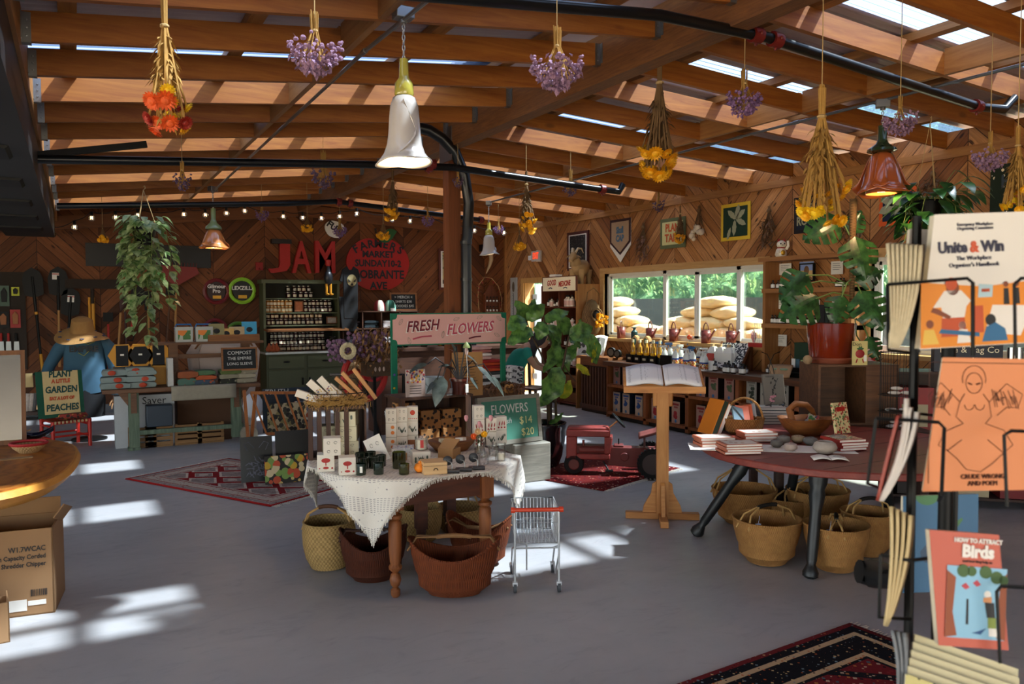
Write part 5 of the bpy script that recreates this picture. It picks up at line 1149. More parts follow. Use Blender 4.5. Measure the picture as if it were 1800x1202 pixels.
# ---------------------------------------------------------------- open shelf box right of the window
sy0,sy1 = 6.90,5.66; sz = [.86,1.225,1.437,1.838,2.20]; sz = [1.0,1.42,1.83,2.20]
o = thing('wall_shelf','open wooden wall shelf of bottles right of the window','shelf',(WX-.02,(sy0+sy1)/2,0),RW); W_ = (sy0-sy1)/2; PIN = wood('8a5527','ba824a',0); b = B(); b.bb(-W_,-W_+.04,-.24,0,.84,sz[3]); b.build('upright',wood('8a5527','ba824a',2),o); b = B(); b.bb(W_-.04,W_,-.24,0,.84,sz[3]); b.build('upright',wood('8a5527','ba824a',2),o); b = B()
for z in sz[1:]: b.bb(-W_-(.06 if z > 2 else 0),W_+(.06 if z > 2 else 0),-.26,0,z-.05,z)
b.build('shelf_boards',PIN,o)
for zi,(z,px0,px1,st) in enumerate(((sz[1],1349,1455,5.5),(sz[2],1352,1378,6),(sz[2],1468,1482,6))):
 px = px0
 while px < px1:
  p = at(px,560,X=7.27); putb(2,(7.27+R(0,.04),p.y,z),'small black capped bottle in the row on the %s shelf' % ('lower' if zi == 0 else 'upper'),'bottles on the wall shelf %d' % min(zi,1)); px += st
for i,(a,c_,d,e_,lab) in enumerate(((1370,1391,463,483,'white label sheet at the top left of the wall shelf'),(1461,1482,459,482,'white label sheet at the top right of the wall shelf'),(1366,1390,522,543,'white label sheet on the middle left of the wall shelf'),(1413,1441,527,544,'white card with a green leaf drawing in the wall shelf'),(1463,1480,523,545,'white label sheet on the middle right of the wall shelf'),(1357,1383,588,608,'white label sheet below the wall shelf'))):
 o = board('label_sheet',lab,'paper',rect(a,d,c_,e_,X=WX-.035),WHT,None,th=.004); w2 = rect(a,d,c_,e_,X=WX-.035); b = B(); [b.bb(-w2[1]*.35,w2[1]*R(.2,.38),-.0045,-.003,w2[2]*(.3-.15*j),w2[2]*(.3-.15*j)+.006) for j in range(4)]; b.build('print_lines',mat('8a8a8a',.8),o)
o = board('framed_print','framed drawing of a braided head in the wall shelf','picture',rect(1408,465,1430,492,X=7.28),mat('c9a46a',.6,0,.1),BLK,.015); b = B(); b.ball((0,-.012,.02),.045,10,6,(.8,.2,1.2)); b.ball((0,-.012,-.07),.08,10,6,(1,.15,.4)); b.build('figure',mat('6a4a2a',.7,0,.3,30),o); b = B(); b.bb(-.1,.1,-.012,-.010,.02,.12); b.build('blue_ground',mat('8094c4',.6),o)
for i,(px,w_,col) in enumerate(((1447,.05,'15171b'),(1457,.035,'1d2a26'),(1463,.03,'6d6a60'))):
 p = at(px,560,X=7.28); b = B(); b.bb(-w_,w_,-.05,.07,0,.22); o = b.build('book',mat(col,.5),loc=(7.3,p.y,sz[1])); o.rotation_euler = (0,0,RW); tag(o,'dark upright book on the lower wall shelf, %s' % ('widest','middle green one','thin grey one')[i],'book','books on the wall shelf')
cp = at(1373,441,X=7.3); o = thing('lucky_cat','white beckoning cat figurine with red ears on top of the wall shelf','figurine',(7.3,cp.y,sz[3]),VIEW); b = B(); b.lathe([(.055,0),(.07,.03),(.055,.09),(.03,.115)],16); b.ball((0,-.01,.15),.052,14,9,(1.1,.85,.9)); b.tube([(.05,-.02,.09),(.075,-.03,.13),(.07,-.03,.19)],[.02,.018,.016],8); b.tube([(-.04,-.03,.08),(-.05,-.05,.04)],[.02,.018],8); b.build('cat_body',mat('e6dcc8',.3),o)
b = B(); [b.lathe([(.018,0),(.001,.035)],8,c=(x,-.01,.185)) for x in (-.032,.032)]; b.lathe([(.042,.1),(.045,.11),(.04,.118)],14,cap0=False,cap1=False); b.build('red_ears_and_collar',REDP,o); b = B(); [b.ball((x,-.054,.155),.009,8,5) for x in (-.022,.022)]; b.ball((0,-.058,.14),.006,6,4); b.build('eyes',INK,o); b = B(); b.ball((0,-.07,.05),.026,10,6,(1,.4,1.2)); b.build('gold_coin',mat('c99a2e',.3,.6),o)
o = thing('green_leaflet_rack','dark green leaflet holder full of cards under the wall shelf','rack',(7.22,6.1,CZ),RW); b = B(); b.bb(-.35,.35,0,.12,0,.38); b.build('holder',mat('16331f',.5),o); b = B(); b.bb(-.36,.36,-.1,0,0,.1); b.bb(-.36,.36,-.2,-.1,0,.05); b.build('black_steps',BLK,o)
for i in range(10):
 b = B(); x = -.30+i*.065; b.bb(x-.026,x+.026,-.07,-.066,.08,.08+R(.07,.13)); b.build('leaflet',(WHT,mat('3a5a6a',.6),mat('a9b87a',.6),mat('bdb6a4',.6))[i % 4],o)
# ---------------------------------------------------------------- fresh flowers stand
PINK = mat('dba8a0',.5,0,.03)
c,w_,h,_ = rect(689,552,887,603,Y=7.3); o = thing('flower_stand','green framed stand with the pink FRESH FLOWERS sign','sign',(c.x,c.y,0)); zc_ = c.z
b = B(); b.bb(-w_/2,w_/2,-.012,.012,zc_-h/2,zc_+h/2); b.build('sign_panel',PINK,o)
b = B(); f = .012
for q in ((-w_/2-f,w_/2+f,h/2,h/2+f),(-w_/2-f,w_/2+f,-h/2-f,-h/2),(-w_/2-f,-w_/2,-h/2,h/2),(w_/2,w_/2+f,-h/2,h/2)): b.bb(q[0],q[1],-.016,.016,zc_+q[2],zc_+q[3])
for sx_ in (-1,1):
 for sz_ in (-1,1): b.prism([(sx_*w_/2,zc_+sz_*h/2),(sx_*(w_/2-.05),zc_+sz_*h/2),(sx_*(w_/2-.045),zc_+sz_*(h/2-.03)),(sx_*(w_/2-.03),zc_+sz_*(h/2-.045)),(sx_*w_/2,zc_+sz_*(h/2-.05))],-.015,-.012)
b.build('green_frame',GRNP,o)
b = B(); b.bb(-w_/2-.01,-w_/2+.045,-.02,.02,0,zc_-h/2); b.bb(w_/2-.045,w_/2-.0,-.02,.02,0,zc_-h/2); b.bb(-w_/2-.05,w_/2+.05,-.2,.2,0,.03); b.build('posts',GRNP,o)
DM = mat('6b1428',.5); PM = mat('b8485c',.5)
for nm_,ox,oz,mm in (('white_shadow',-.006,-.005,WHT),('painted_letters',0,0,None)):
 text('FRESH',h*.50,mm or DM,o,(-w_*.25+ox,-.0145-(.001 if mm is None else 0),zc_+h*.10+oz),(pi/2,-.06,0),shear=.3,off=.007 if mm else .003,sx=.86,name=nm_)
 text('FLOWERS',h*.50,mm or PM,o,(w_*.17+ox,-.0145-(.001 if mm is None else 0),zc_+h*.0+oz),(pi/2,-.06,0),shear=.3,off=.007 if mm else .003,sx=.82,name=nm_)
b = B(); b.tube([(-w_*.33,-.014,zc_-h*.33),(-w_*.25,-.014,zc_-h*.25),(-w_*.17,-.014,zc_-h*.24)],.008,5); b.build('underline',PM,o); b = B(); b.tube([(w_*.16,-.014,zc_-h*.36),(w_*.22,-.014,zc_-h*.30),(w_*.27,-.014,zc_-h*.29)],.008,5); b.build('underline',DM,o)
b = B()
for x,z,a in ((-.43,.25,60),(-.36,-.38,110),(-.07,-.2,80),(.05,.33,20),(.26,.38,200),(.44,.33,-40),(.42,-.25,150)):
 P = [(x*w_+.022*cos(t)*1.5*cos(radians(a))-.011*sin(t)*sin(radians(a))*1.3,-.014,zc_+z*h+.022*cos(t)*1.5*sin(radians(a))+.011*sin(t)*cos(radians(a))*1.3) for t in [2*pi*k/12 for k in range(12)]]; b.tube(P,.0012,3,closed=True); b.tube([P[0],P[6]],.001,3)
b.build('leaf_outlines',mat('3c6b4c',.6),o)
b = B()
for z in (.35,.5,.62,.74,.85,.98): b.ball((-w_/2+.017+R(-.01,.01),-.022,z),.012,6,4,(1,.2,1))
b.build('painted_flowers',spots('c9a0b0',['b5558a','d9d9d9','6a4a9c','d9a01c'],9,1,.6,2),o)
dk = thing('sales_desk','dark wooden sales desk behind the flower stand','desk',(4.6,9.6,0)); b = B(); b.bb(-1.25,.9,0,.6,1.06,1.10); b.bb(-1.22,.87,.03,.57,0,1.06); b.build('desk_body',WALN,dk)
def onD(px,py): return at(px,py,Y=9.8)
for px,r_,col,lab,hh in ((709,.17,'1d4a44','dark green bowl on the sales desk',.12),(748,.1,'54453d','brown ceramic pot on the sales desk',.2)):
 p = onD(px,620); b = B(); b.lathe([(r_*.4,0),(r_*.8,hh*.5),(r_,hh),(r_*.95,hh),(r_*.7,hh*.5),(.001,hh*.2)],20); tag(b.build('bowl' if r_ > .12 else 'pot',mat(col,.25),loc=(p.x,9.85,1.1)),lab,'bowl' if r_ > .12 else 'pot')
board('card_reader','small grey framed screen on the sales desk','screen',(Vector((onD(762,614).x,9.72,1.21)),.09,.13,0),BLK,mat('7c7c7c',.5),.015)
p = onD(774,618); b = B(); b.ball((0,0,.1),.085,14,9,(1,1,1.15)); tag(b.build('patterned_jar',spots('b99a3c',['a3391c','3d6b34','22395c'],30,.9,.6,.6),loc=(p.x,9.8,1.1)),'round jar with a bright yellow and red pattern on the sales desk','jar')
b = B(); b.bb(-.35,.15,-.05,.1,0,.12); tag(b.build('black_printer',BLK,loc=(onD(806,620).x+.1,9.8,1.1),bev=.01),'black box-shaped printer on the desk right of the post','printer'); b = B(); b.bb(-.12,.12,-.06,.06,0,.05); tag(b.build('red_box',REDP,loc=(onD(803,606).x,9.8,1.22)),'small red box on top of the black printer','box')
st_ = thing('clothing_table','table piled with folded printed clothing near the open door','table',(4.33,8.6,0),0); b = B(); b.bb(-.42,.42,-.25,.3,.66,.7); [b.bb(x-.03,x+.03,y-.03,y+.03,0,.66) for x in (-.36,.36) for y in (-.2,.24)]; b.build('table_frame',OAK,st_)
z = .7
for nm_,cols_,dx,hh in (('white black printed',['cfc9c6','3a3636'],.0,.16),('orange red',['c4451a','9c1d18'],0,.14),('pink white patterned',['c99a92','e0d0c4','a8645c'],-.12,.16)):
 folded((4.33+dx,8.55,z),.42 if dx == 0 else .3,.3,hh,[mat(q,.9,0,.3,14) for q in cols_],'stack of %s folded textiles near the door' % nm_,4); z += hh+.002
folded((4.60,8.40,.7),.2,.25,.22,[spots('c9c4c0',['4a4646','2a2a30'],30,.6,.7,.5)],'white bundle with black print right of the folded textiles',3,name='printed_bundle')
b = B(); b.bb(-.035,.035,-.035,.035,0,.25); tag(b.build('orange_bottle',mat('d9551a',.35,0,.1),loc=(4.78,8.42,.92+.22)),'orange plastic bottle on the textile stacks','bottle') if 0 else None
c,w_,h,_ = rect(795,619,848,696,Y=6.55); kb = board('kraft_board','tall sheet of kraft board with handwritten lines standing behind the plants','sign',(c,w_,h,0),mat('a97c4a',.85,0,.08,5),None,th=.012)
b = B(); [b.bb(-w_*R(.3,.42),w_*R(.2,.42),-.0085,-.006,h*.36-i*h*.065,h*.36-i*h*.065+.004) for i in range(12)]; b.build('handwriting',mat('4b3220',.8),kb); b = B(); b.bar((0,.0,h*.3),(0,.14,-kb.location.z),.03,.02); b.bar((0,0,-h/2),(0,0,-kb.location.z),.03,.02); b.build('back_prop',DKW,kb)
b = B(); b.bb(-.5,.42,-.24,.30,.39,.43); [b.bb(x-.03,x+.03,y-.03,y+.03,0,.39) for x in (-.45,.36) for y in (-.2,.26)]; o = b.build('low_trestle',DKW,loc=(2.66,6.28,0)); tag(o,'low dark bench carrying the wooden crate of strawberry boxes','bench')
a_,d_ = at(706,700,Y=6.1),at(828,700,Y=6.1); cw_ = d_.x-a_.x; ch_ = a_.z-.43
cr1 = thing('wooden_crate','dark wooden crate on its side filled with small kraft boxes','crate',(a_.x+cw_/2,6.1,.43)); b = B(); t = .02; b.bb(-cw_/2-.02,cw_/2+.02,0,.36,ch_-t,ch_); b.bb(-cw_/2,cw_/2,0,.36,0,t); b.bb(-cw_/2,-cw_/2+.03,0,.36,t,ch_-t); b.bb(cw_/2-.05,cw_/2,0,.36,t,ch_-t); b.bb(-cw_/2,cw_/2,.34,.36,t,ch_-t); b.build('crate_boards',wood('2e1a10','5f3920',2),cr1)
STB = spots('a3703c',['2a1a10','221510'],26,.95,.7,.42); kx = None
for ci_,(x,n_,dx) in enumerate(((-.21,5,0),(.01,4,.01),(.2,4,0))):
 for j in range(n_):
  if kx is None: b = B(); b.bb(-.085,.085,-.05,.05,0,.078); kx = b.build('kraft_box',[STB],bev=.002); o = kx
  else: o = dup(kx)
  o.location = (a_.x+cw_/2+x+R(-.012,.012)-.03,6.24+R(-.01,.01),.451+j*.0785); o.rotation_euler = (0,0,R(-.05,.05)); tag(o,'small kraft box with dark berry prints, %s column, %s from the bottom' % (('left','middle','right')[ci_],on[j]),'box','kraft boxes in the dark crate')
ZT = .43+ch_+.001
p = at(706,700,Y=6.25); b = B(); b.lathe([(.055,-.35),(.1,.0),(.105,.0),(.1,-.01),(.05,-.33)],20); o = b.build('white_bucket',mat('b4b6b8',.3),loc=(p.x-.13,6.0,.785)); tag(o,'tall grey-white flower bucket left of the dark crate','bucket')
b = B(); b.lathe([(.1,0),(.105,.02),(.001,.025)],20); tag(b.build('bucket_lid',WHT,loc=(p.x-.13,6.0,.787)),'pale lid lying on the tall grey flower bucket','lid')
c,w_,h,_ = rect(713,650,747,698,Y=6.15); c.z = ZT+h/2; o = board('flower_card','pinkish card with printed bouquets and text standing on the dark crate','card',(c,w_,h,0),mat('b09c94',.7),None,th=.008); b = B(); b.bb(-w_*.48,w_*.48,-.0055,-.004,0,h*.48); b.build('bouquet_print',spots('b5a097',['9c2430','d9a02c','4a3a6a','d9d2c8','3d5a34'],55,.8,.7,.55),o); b = B(); [b.bb(-w_*.3,w_*.3,-.0055,-.004,-h*.12-i*h*.09,-h*.12-i*h*.09+.005) for i in range(4)]; b.build('text_lines',mat('3d3432',.8),o)
p = at(764,698,Y=6.3); o = thing('galvanised_bucket','galvanised bucket with a wire handle behind the dark leaves','bucket',(p.x,6.34,ZT)); b = B(); b.lathe([(.075,0),(.095,.14),(.098,.14),(.09,.135),(.07,.01),(.001,.01)],24); b.build('bucket_body',mat('a3adb3',.4,.3),o); b = B(); b.tube([(.095*cos(a),-.02-.08*sin(a)*.6,.12-.08*sin(a)) for a in [pi*k/12 for k in range(13)]],.003,5); b.build('handle',STEEL,o)
p = at(806,697,Y=6.15); o = thing('dark_leaf_plant','plant with long dark grey-green leaves in a brown plastic pot on the crate','plant',(p.x,6.13,ZT)); PB = mat('4a1f16',.25,0,.1)
b = B(); b.lathe([(.062,0),(.078,.115),(.084,.115),(.084,.135),(.078,.135),(.07,.11),(.001,.10)],24); b.build('pot',PB,o); b = B(); b.bb(.02,.045,-.083,-.075,.02,.09); e = b.build('price_sticker',WHT,o)
DL = leafm('2c322c','4c534c',.3,.05); b = B(); s_ = B()
for (x,z,d,L,W) in ((-.30,.27,(-1,-.1,-.05),.17,.06),(-.16,.16,(-.5,-.4,-.75),.22,.13),(-.10,.25,(-.6,.2,.1),.1,.04),(.16,.23,(.75,-.3,-.55),.20,.08),(.30,.14,(.6,-.2,-.75),.17,.07),(-.22,.12,(-.8,-.2,-.4),.12,.05),(.09,.14,(.5,-.3,-.6),.1,.05),(.06,.33,(.7,0,-.3),.12,.04),(-.04,.36,(-.3,0,.8),.12,.035)):
 s_.tube([(0,0,.1),(x*.3,0,.22),(x*.75,-.01,max(z,.2)+.05),(x,-.02,z)],.006,5); b.leaf((x,-.02,z),d,L,W,up=(0,-.6,1),fold=.1,droop=.35,n=6)
s_.tube([(0,0,.1),(-.02,0,.2),(-.05,0,.38)],.008,5); b.build('leaves',DL,o); s_.build('stems',mat('1d1714',.5),o)
b = B(); b.leaf((-.05,0,.36),(-.6,0,.5),.09,.03,n=4); b.leaf((-.02,0,.3),(.2,-.1,.7),.08,.03,n=3); b.build('new_leaf',leafm('7a3a34','a3685a'),o)
o = thing('mushroom_pick','little green capped mushroom ornament on a wire stem beside the dark plant','ornament',(p.x+.03,6.05,ZT)); b = B(); b.tube([(0,0,0),(.01,0,.2),(.0,0,.36)],.003,4); b.build('wire',STEEL,o); b = B(); b.lathe([(.01,.34),(.016,.37),(.012,.40)],10); b.build('stalk',mat('b59a92',.6),o); b = B(); b.lathe([(.03,.395),(.032,.405),(.012,.44),(.001,.45)],12); b.build('cap',mat('77804a',.5),o)
b = B(); b.box((0,0,.03),(.055,.055,.06)); tag(b.build('plastic_cup',glass((.9,.9,.9),.1,.8),loc=(p.x-.12,6.1,ZT)),'clear plastic cup left of the brown pot','cup')
p = at(885,696,Y=6.95); o = thing('bushel_basket','slatted wooden bushel basket full of curled dried flowers','basket',(p.x,6.95,p.z-.02)); b = B(); b.lathe([(.13,0),(.165,.10),(.172,.10),(.16,.095),(.125,.01),(.001,.01)],32,fn=lambda a,t: (1+.012*cos(16*a),0)); b.build('basket_slats',wood('5a3a22','8a6038',2),o); b = B(); b.tube([(.172*cos(a),.172*sin(a),.095) for a in [2*pi*k/24 for k in range(24)]],.008,6,closed=True); b.build('rim_band',OAK,o)
random.seed(31); d_ = thing('dried_flower_heap','heap of curled brown dried flowers and husks in the bushel basket','dried flowers',(p.x,6.95,p.z+.02)); b = B()
for i in range(150): a = R(0,6.3); r = .17*R(0,1)**.5; b.leaf((r*cos(a),r*sin(a),.05+.07*(1-r/.2)),(R(-1,1),R(-1,1),R(-.3,.8)),R(.06,.11),R(.02,.05),fold=.9,droop=.7,n=3)
b.build('husks',mat('6f4a30',.9,0,.6,9),d_,smooth=0); b = B()
for x,y in ((.0,-.16),(-.05,-.17)): P = [(x+.02*cos(t*2)+.0,y,.07+.035*sin(t*2)) for t in [k*.3 for k in range(11)]]; b.tube(P,.012,6)
b.tube([(.12,-.15,.06),(.13,-.18,-.08),(.135,-.18,-.2)],.006,6); b.build('twisted_strands',mat('a8743c',.7,0,.4,30),d_)
b = B(); b.bb(-.22,.22,-.16,.2,0,p.z-.04); tag(b.build('basket_plinth',DKW,loc=(p.x,6.97,0)),'dark plinth under the bushel basket, hidden behind the chalkboard','plinth')
WG = wood('6f6a5f','a39c8c',0,2); c,w_,h,_ = rect(843,703,947,772,Y=6.45); c.z -= .0
o = board('flowers_chalkboard','green chalkboard with FLOWERS prices in a weathered grey frame','sign',(c,w_,h,.12),mat('3f7a66',.7,0,.15,5),WG,.04,.02,texts=[('FLOWERS',.33,0,.27,CHW,dict(sx=.8)),('fresh',.2,-.1,-.03,CHW,dict(shear=.3)),('$14',.27,.28,-.05,mat('cfc98a',.9)),('$20',.27,.3,-.35,mat('cfc98a',.9))],rx=-.12)
p = at(918,842,Z=0); b = B(); b.bb(-.17,.22,0,.32,0,c.z-h/2-.045); tag(b.build('wooden_block',WG,loc=(p.x,p.y-.16,0),bev=.01),'weathered grey wooden box under the green chalkboard','box')
cw = at(641,660,Y=9.0); o = thing('iron_flywheel','large red iron wheel with four curved spokes behind the table','wheel',cw,.25); r_ = 42/kpx(cw); b = B(); b.tube([(r_*cos(a),0,r_*sin(a)) for a in [2*pi*k/48 for k in range(48)]],.038,8,closed=True); b.build('rim',REDP,o); b = B()
for k in range(4): b.tube([(r_*t*cos(k*pi/2+.6+1.0*t),0,r_*t*sin(k*pi/2+.6+1.0*t)) for t in [j/8 for j in range(9)]],.024,6)
b.cyl((0,-.06,0),(0,.06,0),.05); b.build('spokes',REDP,o); b = B(); b.tube([(-.3,.12,-cw.z),(0,.06,0),(.3,.12,-cw.z)],.02,6); b.tube([(0,.0,0),(.55,0,-.02),(.55,0,-cw.z)],.02,6); b.build('iron_stand',BLK,o)
c,w_,h,_ = rect(646,636,686,661,Y=8.7); pd = thing('carved_box','dark tin-fronted box on the iron stand carrying the dried flowers','box',c); b = B(); b.bb(-w_/2,w_/2,-.02,.28,-h/2,h/2); b.build('box_body',mat('4a3420',.6,.2,.3,12),pd); b = B(); b.bb(-.03,.0,.1,.13,-c.z,-h/2); b.build('pillar',BLK,pd); b = B(); [b.ball((-.05+i*.05,-.025,0),.014,6,4,(1,.3,2)) for i in range(3)]; b.build('cut_outs',mat('b59a8a',.6),pd)
o = thing('dried_flower_bouquet','big dried bouquet of purple statice and brown hydrangea on the carved box','dried flowers',(c.x,c.y+.1,c.z+h/2)); random.seed(33)
b = B()
for i in range(190): q = (R(-.55,.10),R(-.15,.15),R(.02,.34)); q = (q[0],q[1],q[2]*(.75 if q[0] < -.3 else 1)); b.ball(q,R(.014,.03),5,4)
b.build('statice',mat('77566e',.9,0,.5,30),o,smooth=0); b = B()
for i in range(420): b.leaf((R(-.25,.27),R(-.17,.12),R(-.1,.40)),(R(-.6,.6),R(-.6,.2),R(-1,.4)),R(.05,.1),.03,n=2)
b.build('hydrangea',mat('8a6238',.9,0,.5,14),o,smooth=0); b = B()
for a in [2*pi*k/18 for k in range(18)]: b.ball((-.38+.07*cos(a),-.17,.14+.07*sin(a)),.03,6,5)
b.build('cream_wreath',mat('c9b890',.9,0,.2,30),o); b = B(); [b.tube([(R(-.05,.05),0,0),(R(-.4,.2),0,.2)],.004,4) for i in range(30)]; b.build('stems',STEMD,o,smooth=0)
p = at(618,665,Y=9.6); b = B(); b.lathe([(.08,-.85),(.15,-.55),(.16,-.2),(.1,.05),(.05,.1),(.08,.2),(.06,.3)],18); tag(b.build('straw_figure',weave('8b6a45','4a3420',24,30),loc=(p.x,p.y,.85)),'straw coloured woven figure behind the red wheel','figurine')
# ---------------------------------------------------------------- fiddle leaf fig
p = at(970,826,Z=0); fg = thing('fiddle_leaf_fig','fiddle leaf fig with big drooping leaves in a glossy black pot','plant',(p.x+.02,p.y+.22,0)); k = kpx((p.x,p.y+.2,.4))
b = B(); b.lathe([(.15,0),(.17,.02),(.21,.12),(.235,.28),(.235,.38),(.25,.42),(.25,.45),(.225,.45),(.215,.4),(.001,.38)],32); b.build('pot',mat('16161a',.12,0,.4,5,.7,0,.6),fg); b = B(); b.cyl((0,0,.385),(0,0,.395),.215,n=24); b.build('soil',mat('20160f',.95),fg)
FX = fg.location.x; FY = fg.location.y
def F(px,py,dy=0): q = at(px,py,Y=FY+dy); return q-fg.location
b = B(); b.tube([F(965,745),F(963,700),F(966,655),F(972,610)],[.02,.018,.016,.012],8); b.tube([F(978,745,.03),F(976,690),F(990,640),F(1000,590)],[.016,.014,.012,.009],8); b.tube([F(966,660),F(950,620),F(932,585),F(925,560)],[.012,.01,.008,.006],7); b.tube([F(990,640),F(1003,660),F(1012,670)],.006,6); b.tube([F(972,610),F(960,580),F(955,550)],[.01,.008,.006],6); b.tube([F(1000,590),F(1015,580),F(1030,590)],[.009,.007,.005],6); b.build('trunk',mat('4b3a28',.85,0,.3,40),fg)
FL = leafm('2c5226','6d9848',.3,.25); FLY = leafm('7a9020','c4b82c',.4,.3); b = B(); by = B()
def big(bd,px,py,tx,ty,W,dy=0,dz=0,fold=.12):
 a = F(px,py,dy); e = F(tx,ty,dy+dz); d = e-a; L = d.length; n_ = 8; sd = d.cross(Vector((R(-.55,.55),-1,.35+R(-.3,.5)))).normalized(); u = sd.cross(d).normalized(); rows_ = []
 for i in range(n_+1):
  t = i/n_; ww = W/k*.34*(sin(pi*t**.8)**.7 if 0 < t < 1 else 0)*(1+.15*sin(t*15)); cc = a+d*t-Vector((0,0,1))*.0+u*(.12*L*sin(pi*t))
  rows_.append([bd.pt(cc+sd*ww*s-u*(abs(s)*fold*ww*-1)+u*.012*sin(i*2+s*3)) for s in (-1,-.5,0,.5,1)])
 for A,Q in zip(rows_,rows_[1:]):
  for j in range(4): bd.face((A[j],A[j+1],Q[j+1],Q[j]))
for q in ((925,562,905,528,40,.05),(925,562,958,535,38,-.05),(925,562,892,580,50,-.08),(935,578,892,606,48,-.1),(955,565,1000,548,34,.05),(955,565,945,598,40,-.12),(960,575,978,600,45,.1),(978,592,955,655,50,-.1),(972,610,1000,655,44,.12),(1000,588,975,548,40,.1),(1000,590,1042,575,46,-.08),(1000,592,1020,612,38,.1),(1030,585,1048,640,46,-.12),(1015,590,1020,560,30,0),(985,605,960,570,46,-.1),(990,640,1012,605,34,.05),(985,645,950,715,60,-.15),(965,745,990,725,16,-.05),(1000,590,1050,605,30,-.1),(925,565,940,525,30,.05)): big(b,*q)
for q in ((1012,640,1037,660,18,-.1),(985,700,1003,668,34,-.17),(1044,600,1040,638,14,-.14)): big(by,*q)
b.build('leaves',FL,fg,smooth=80); by.build('yellowing_leaves',FLY,fg,smooth=80)
# ---------------------------------------------------------------- person in teal bending at the open door
pp = at(903,690,Y=8.9); pe = thing('person','person in a teal top with dark hair leaning forward near the open door','person',(pp.x,pp.y,0),radians(-35)); pe.scale = (.86,.86,.86)
def skin(name,V,E,Rr,m,parent,sub=2):
 me = bpy.data.meshes.new(name); me.from_pydata(V,E,[]); o = bpy.data.objects.new(name,me); COL.objects.link(o); o.parent = parent
 md = o.modifiers.new('skin','SKIN'); md.use_smooth_shade = True
 for i,r in enumerate(Rr): me.skin_vertices[0].data[i].radius = (r,r) if not isinstance(r,tuple) else r; me.skin_vertices[0].data[i].use_root = (i == 0)
 sb = o.modifiers.new('sub','SUBSURF'); sb.levels = sb.render_levels = sub
 me.materials.append(m); return o
SKN = mat('b07f62',.5,0,.05); TEAL = mat('1f8a78',.8,0,.1,14)
V = [(0,0,.88),(.0,.02,1.02),(.10,.03,1.16),(.20,.03,1.28),(.27,.03,1.33),(.34,.03,1.36),(-.0,.1,.86),(.02,.11,.48),(-.04,.12,.08),(.1,.12,.04),(0,-.1,.86),(.04,-.11,.48),(.0,-.12,.08),(.14,-.12,.04),(.2,.20,1.24),(.34,.24,1.02),(.5,.2,.96),(.2,-.18,1.24),(.34,-.22,1.02),(.5,-.17,.96),(.56,.18,.96),(.56,-.15,.96)]
E_ = [(0,1),(1,2),(2,3),(3,4),(4,5),(0,6),(6,7),(7,8),(8,9),(0,10),(10,11),(11,12),(12,13),(3,14),(14,15),(15,16),(3,17),(17,18),(18,19),(16,20),(19,21)]
skin('body',V,E_,[.13,.12,.13,.14,.06,.05,.09,.06,.045,.035,.09,.06,.045,.035,.06,.045,.03,.06,.045,.03,.035,.035],SKN,pe)
skin('teal_top',[(0,0,.66),(0,0,1.0),(.10,0,1.16),(.2,.0,1.27),(.2,.19,1.24),(.27,.23,1.12),(.2,-.18,1.24),(.27,-.22,1.12)],[(0,1),(1,2),(2,3),(3,4),(4,5),(3,6),(6,7)],[(.17,.15),.16,.165,.16,.085,.07,.085,.07],TEAL,pe)
skin('trousers',[(0,0,.90),(0,.1,.82),(.02,.11,.46),(-.04,.12,.1),(0,-.1,.82),(.04,-.11,.46),(0,-.12,.1)],[(0,1),(1,2),(2,3),(0,4),(4,5),(5,6)],[.14,.11,.08,.065,.11,.08,.065],mat('22262e',.9),pe)
b = B(); b.ball((.42,0,1.39),.1,16,12,(1.05,.82,1.15)); b.tube([(.51,0,1.39),(.535,0,1.37)],[.02,.012],6); hd = b.build('head',SKN,pe); b = B(); [b.ball((.505,s*.035,1.41),.012,8,6) for s in (-1,1)]; b.build('eyes',INK,hd); b = B(); b.bb(.50,.512,-.02,.02,1.338,1.346); b.build('mouth',mat('8a4038',.6),hd)
b = B(); b.ball((.39,0,1.42),.118,16,12,(1,.95,1.05)); b.tube([(.34,.0,1.42),(.30,-.04,1.32),(.28,-.10,1.20),(.27,-.13,1.10)],[.09,.075,.06,.03],10); b.build('hair',mat('2c2526',.7,0,.5,60),pe)
for s in (-1,1):
 b = B(); b.ball((.60,s*.17,.955),.035,10,6,(1.2,.9,.5)); 
 for j in range(4): b.tube([(.62,s*.17+(j-1.5)*.018,.955),(.67+.006*(1.5-abs(j-1.5)),s*.17+(j-1.5)*.02,.95),(.695,s*.17+(j-1.5)*.02,.935)],[.009,.008,.006],6)
 b.tube([(.60,s*.13,.95),(.64,s*.115,.945)],[.01,.008],6); b.build('hand',SKN,pe)
p = at(937,690,Y=9.9); o = thing('wooden_chair','dark high-backed wooden chair near the door','chair',(p.x,9.9,0),.4)
for x in (-.18,.18): b = B(); b.bar((x,.18,0),(x,.22,1.12),.035,.03); b.build('leg',DKW,o); b = B(); b.bar((x,-.18,0),(x,-.18,.44),.035,.03); b.build('leg',DKW,o)
b = B(); b.bb(-.21,.21,-.2,.2,.44,.47); b.build('seat',DKW,o); b = B(); b.bb(-.2,.2,.2,.235,1.08,1.14); b.bb(-.18,.18,.2,.22,.85,.9); b.build('backrest',DKW,o)
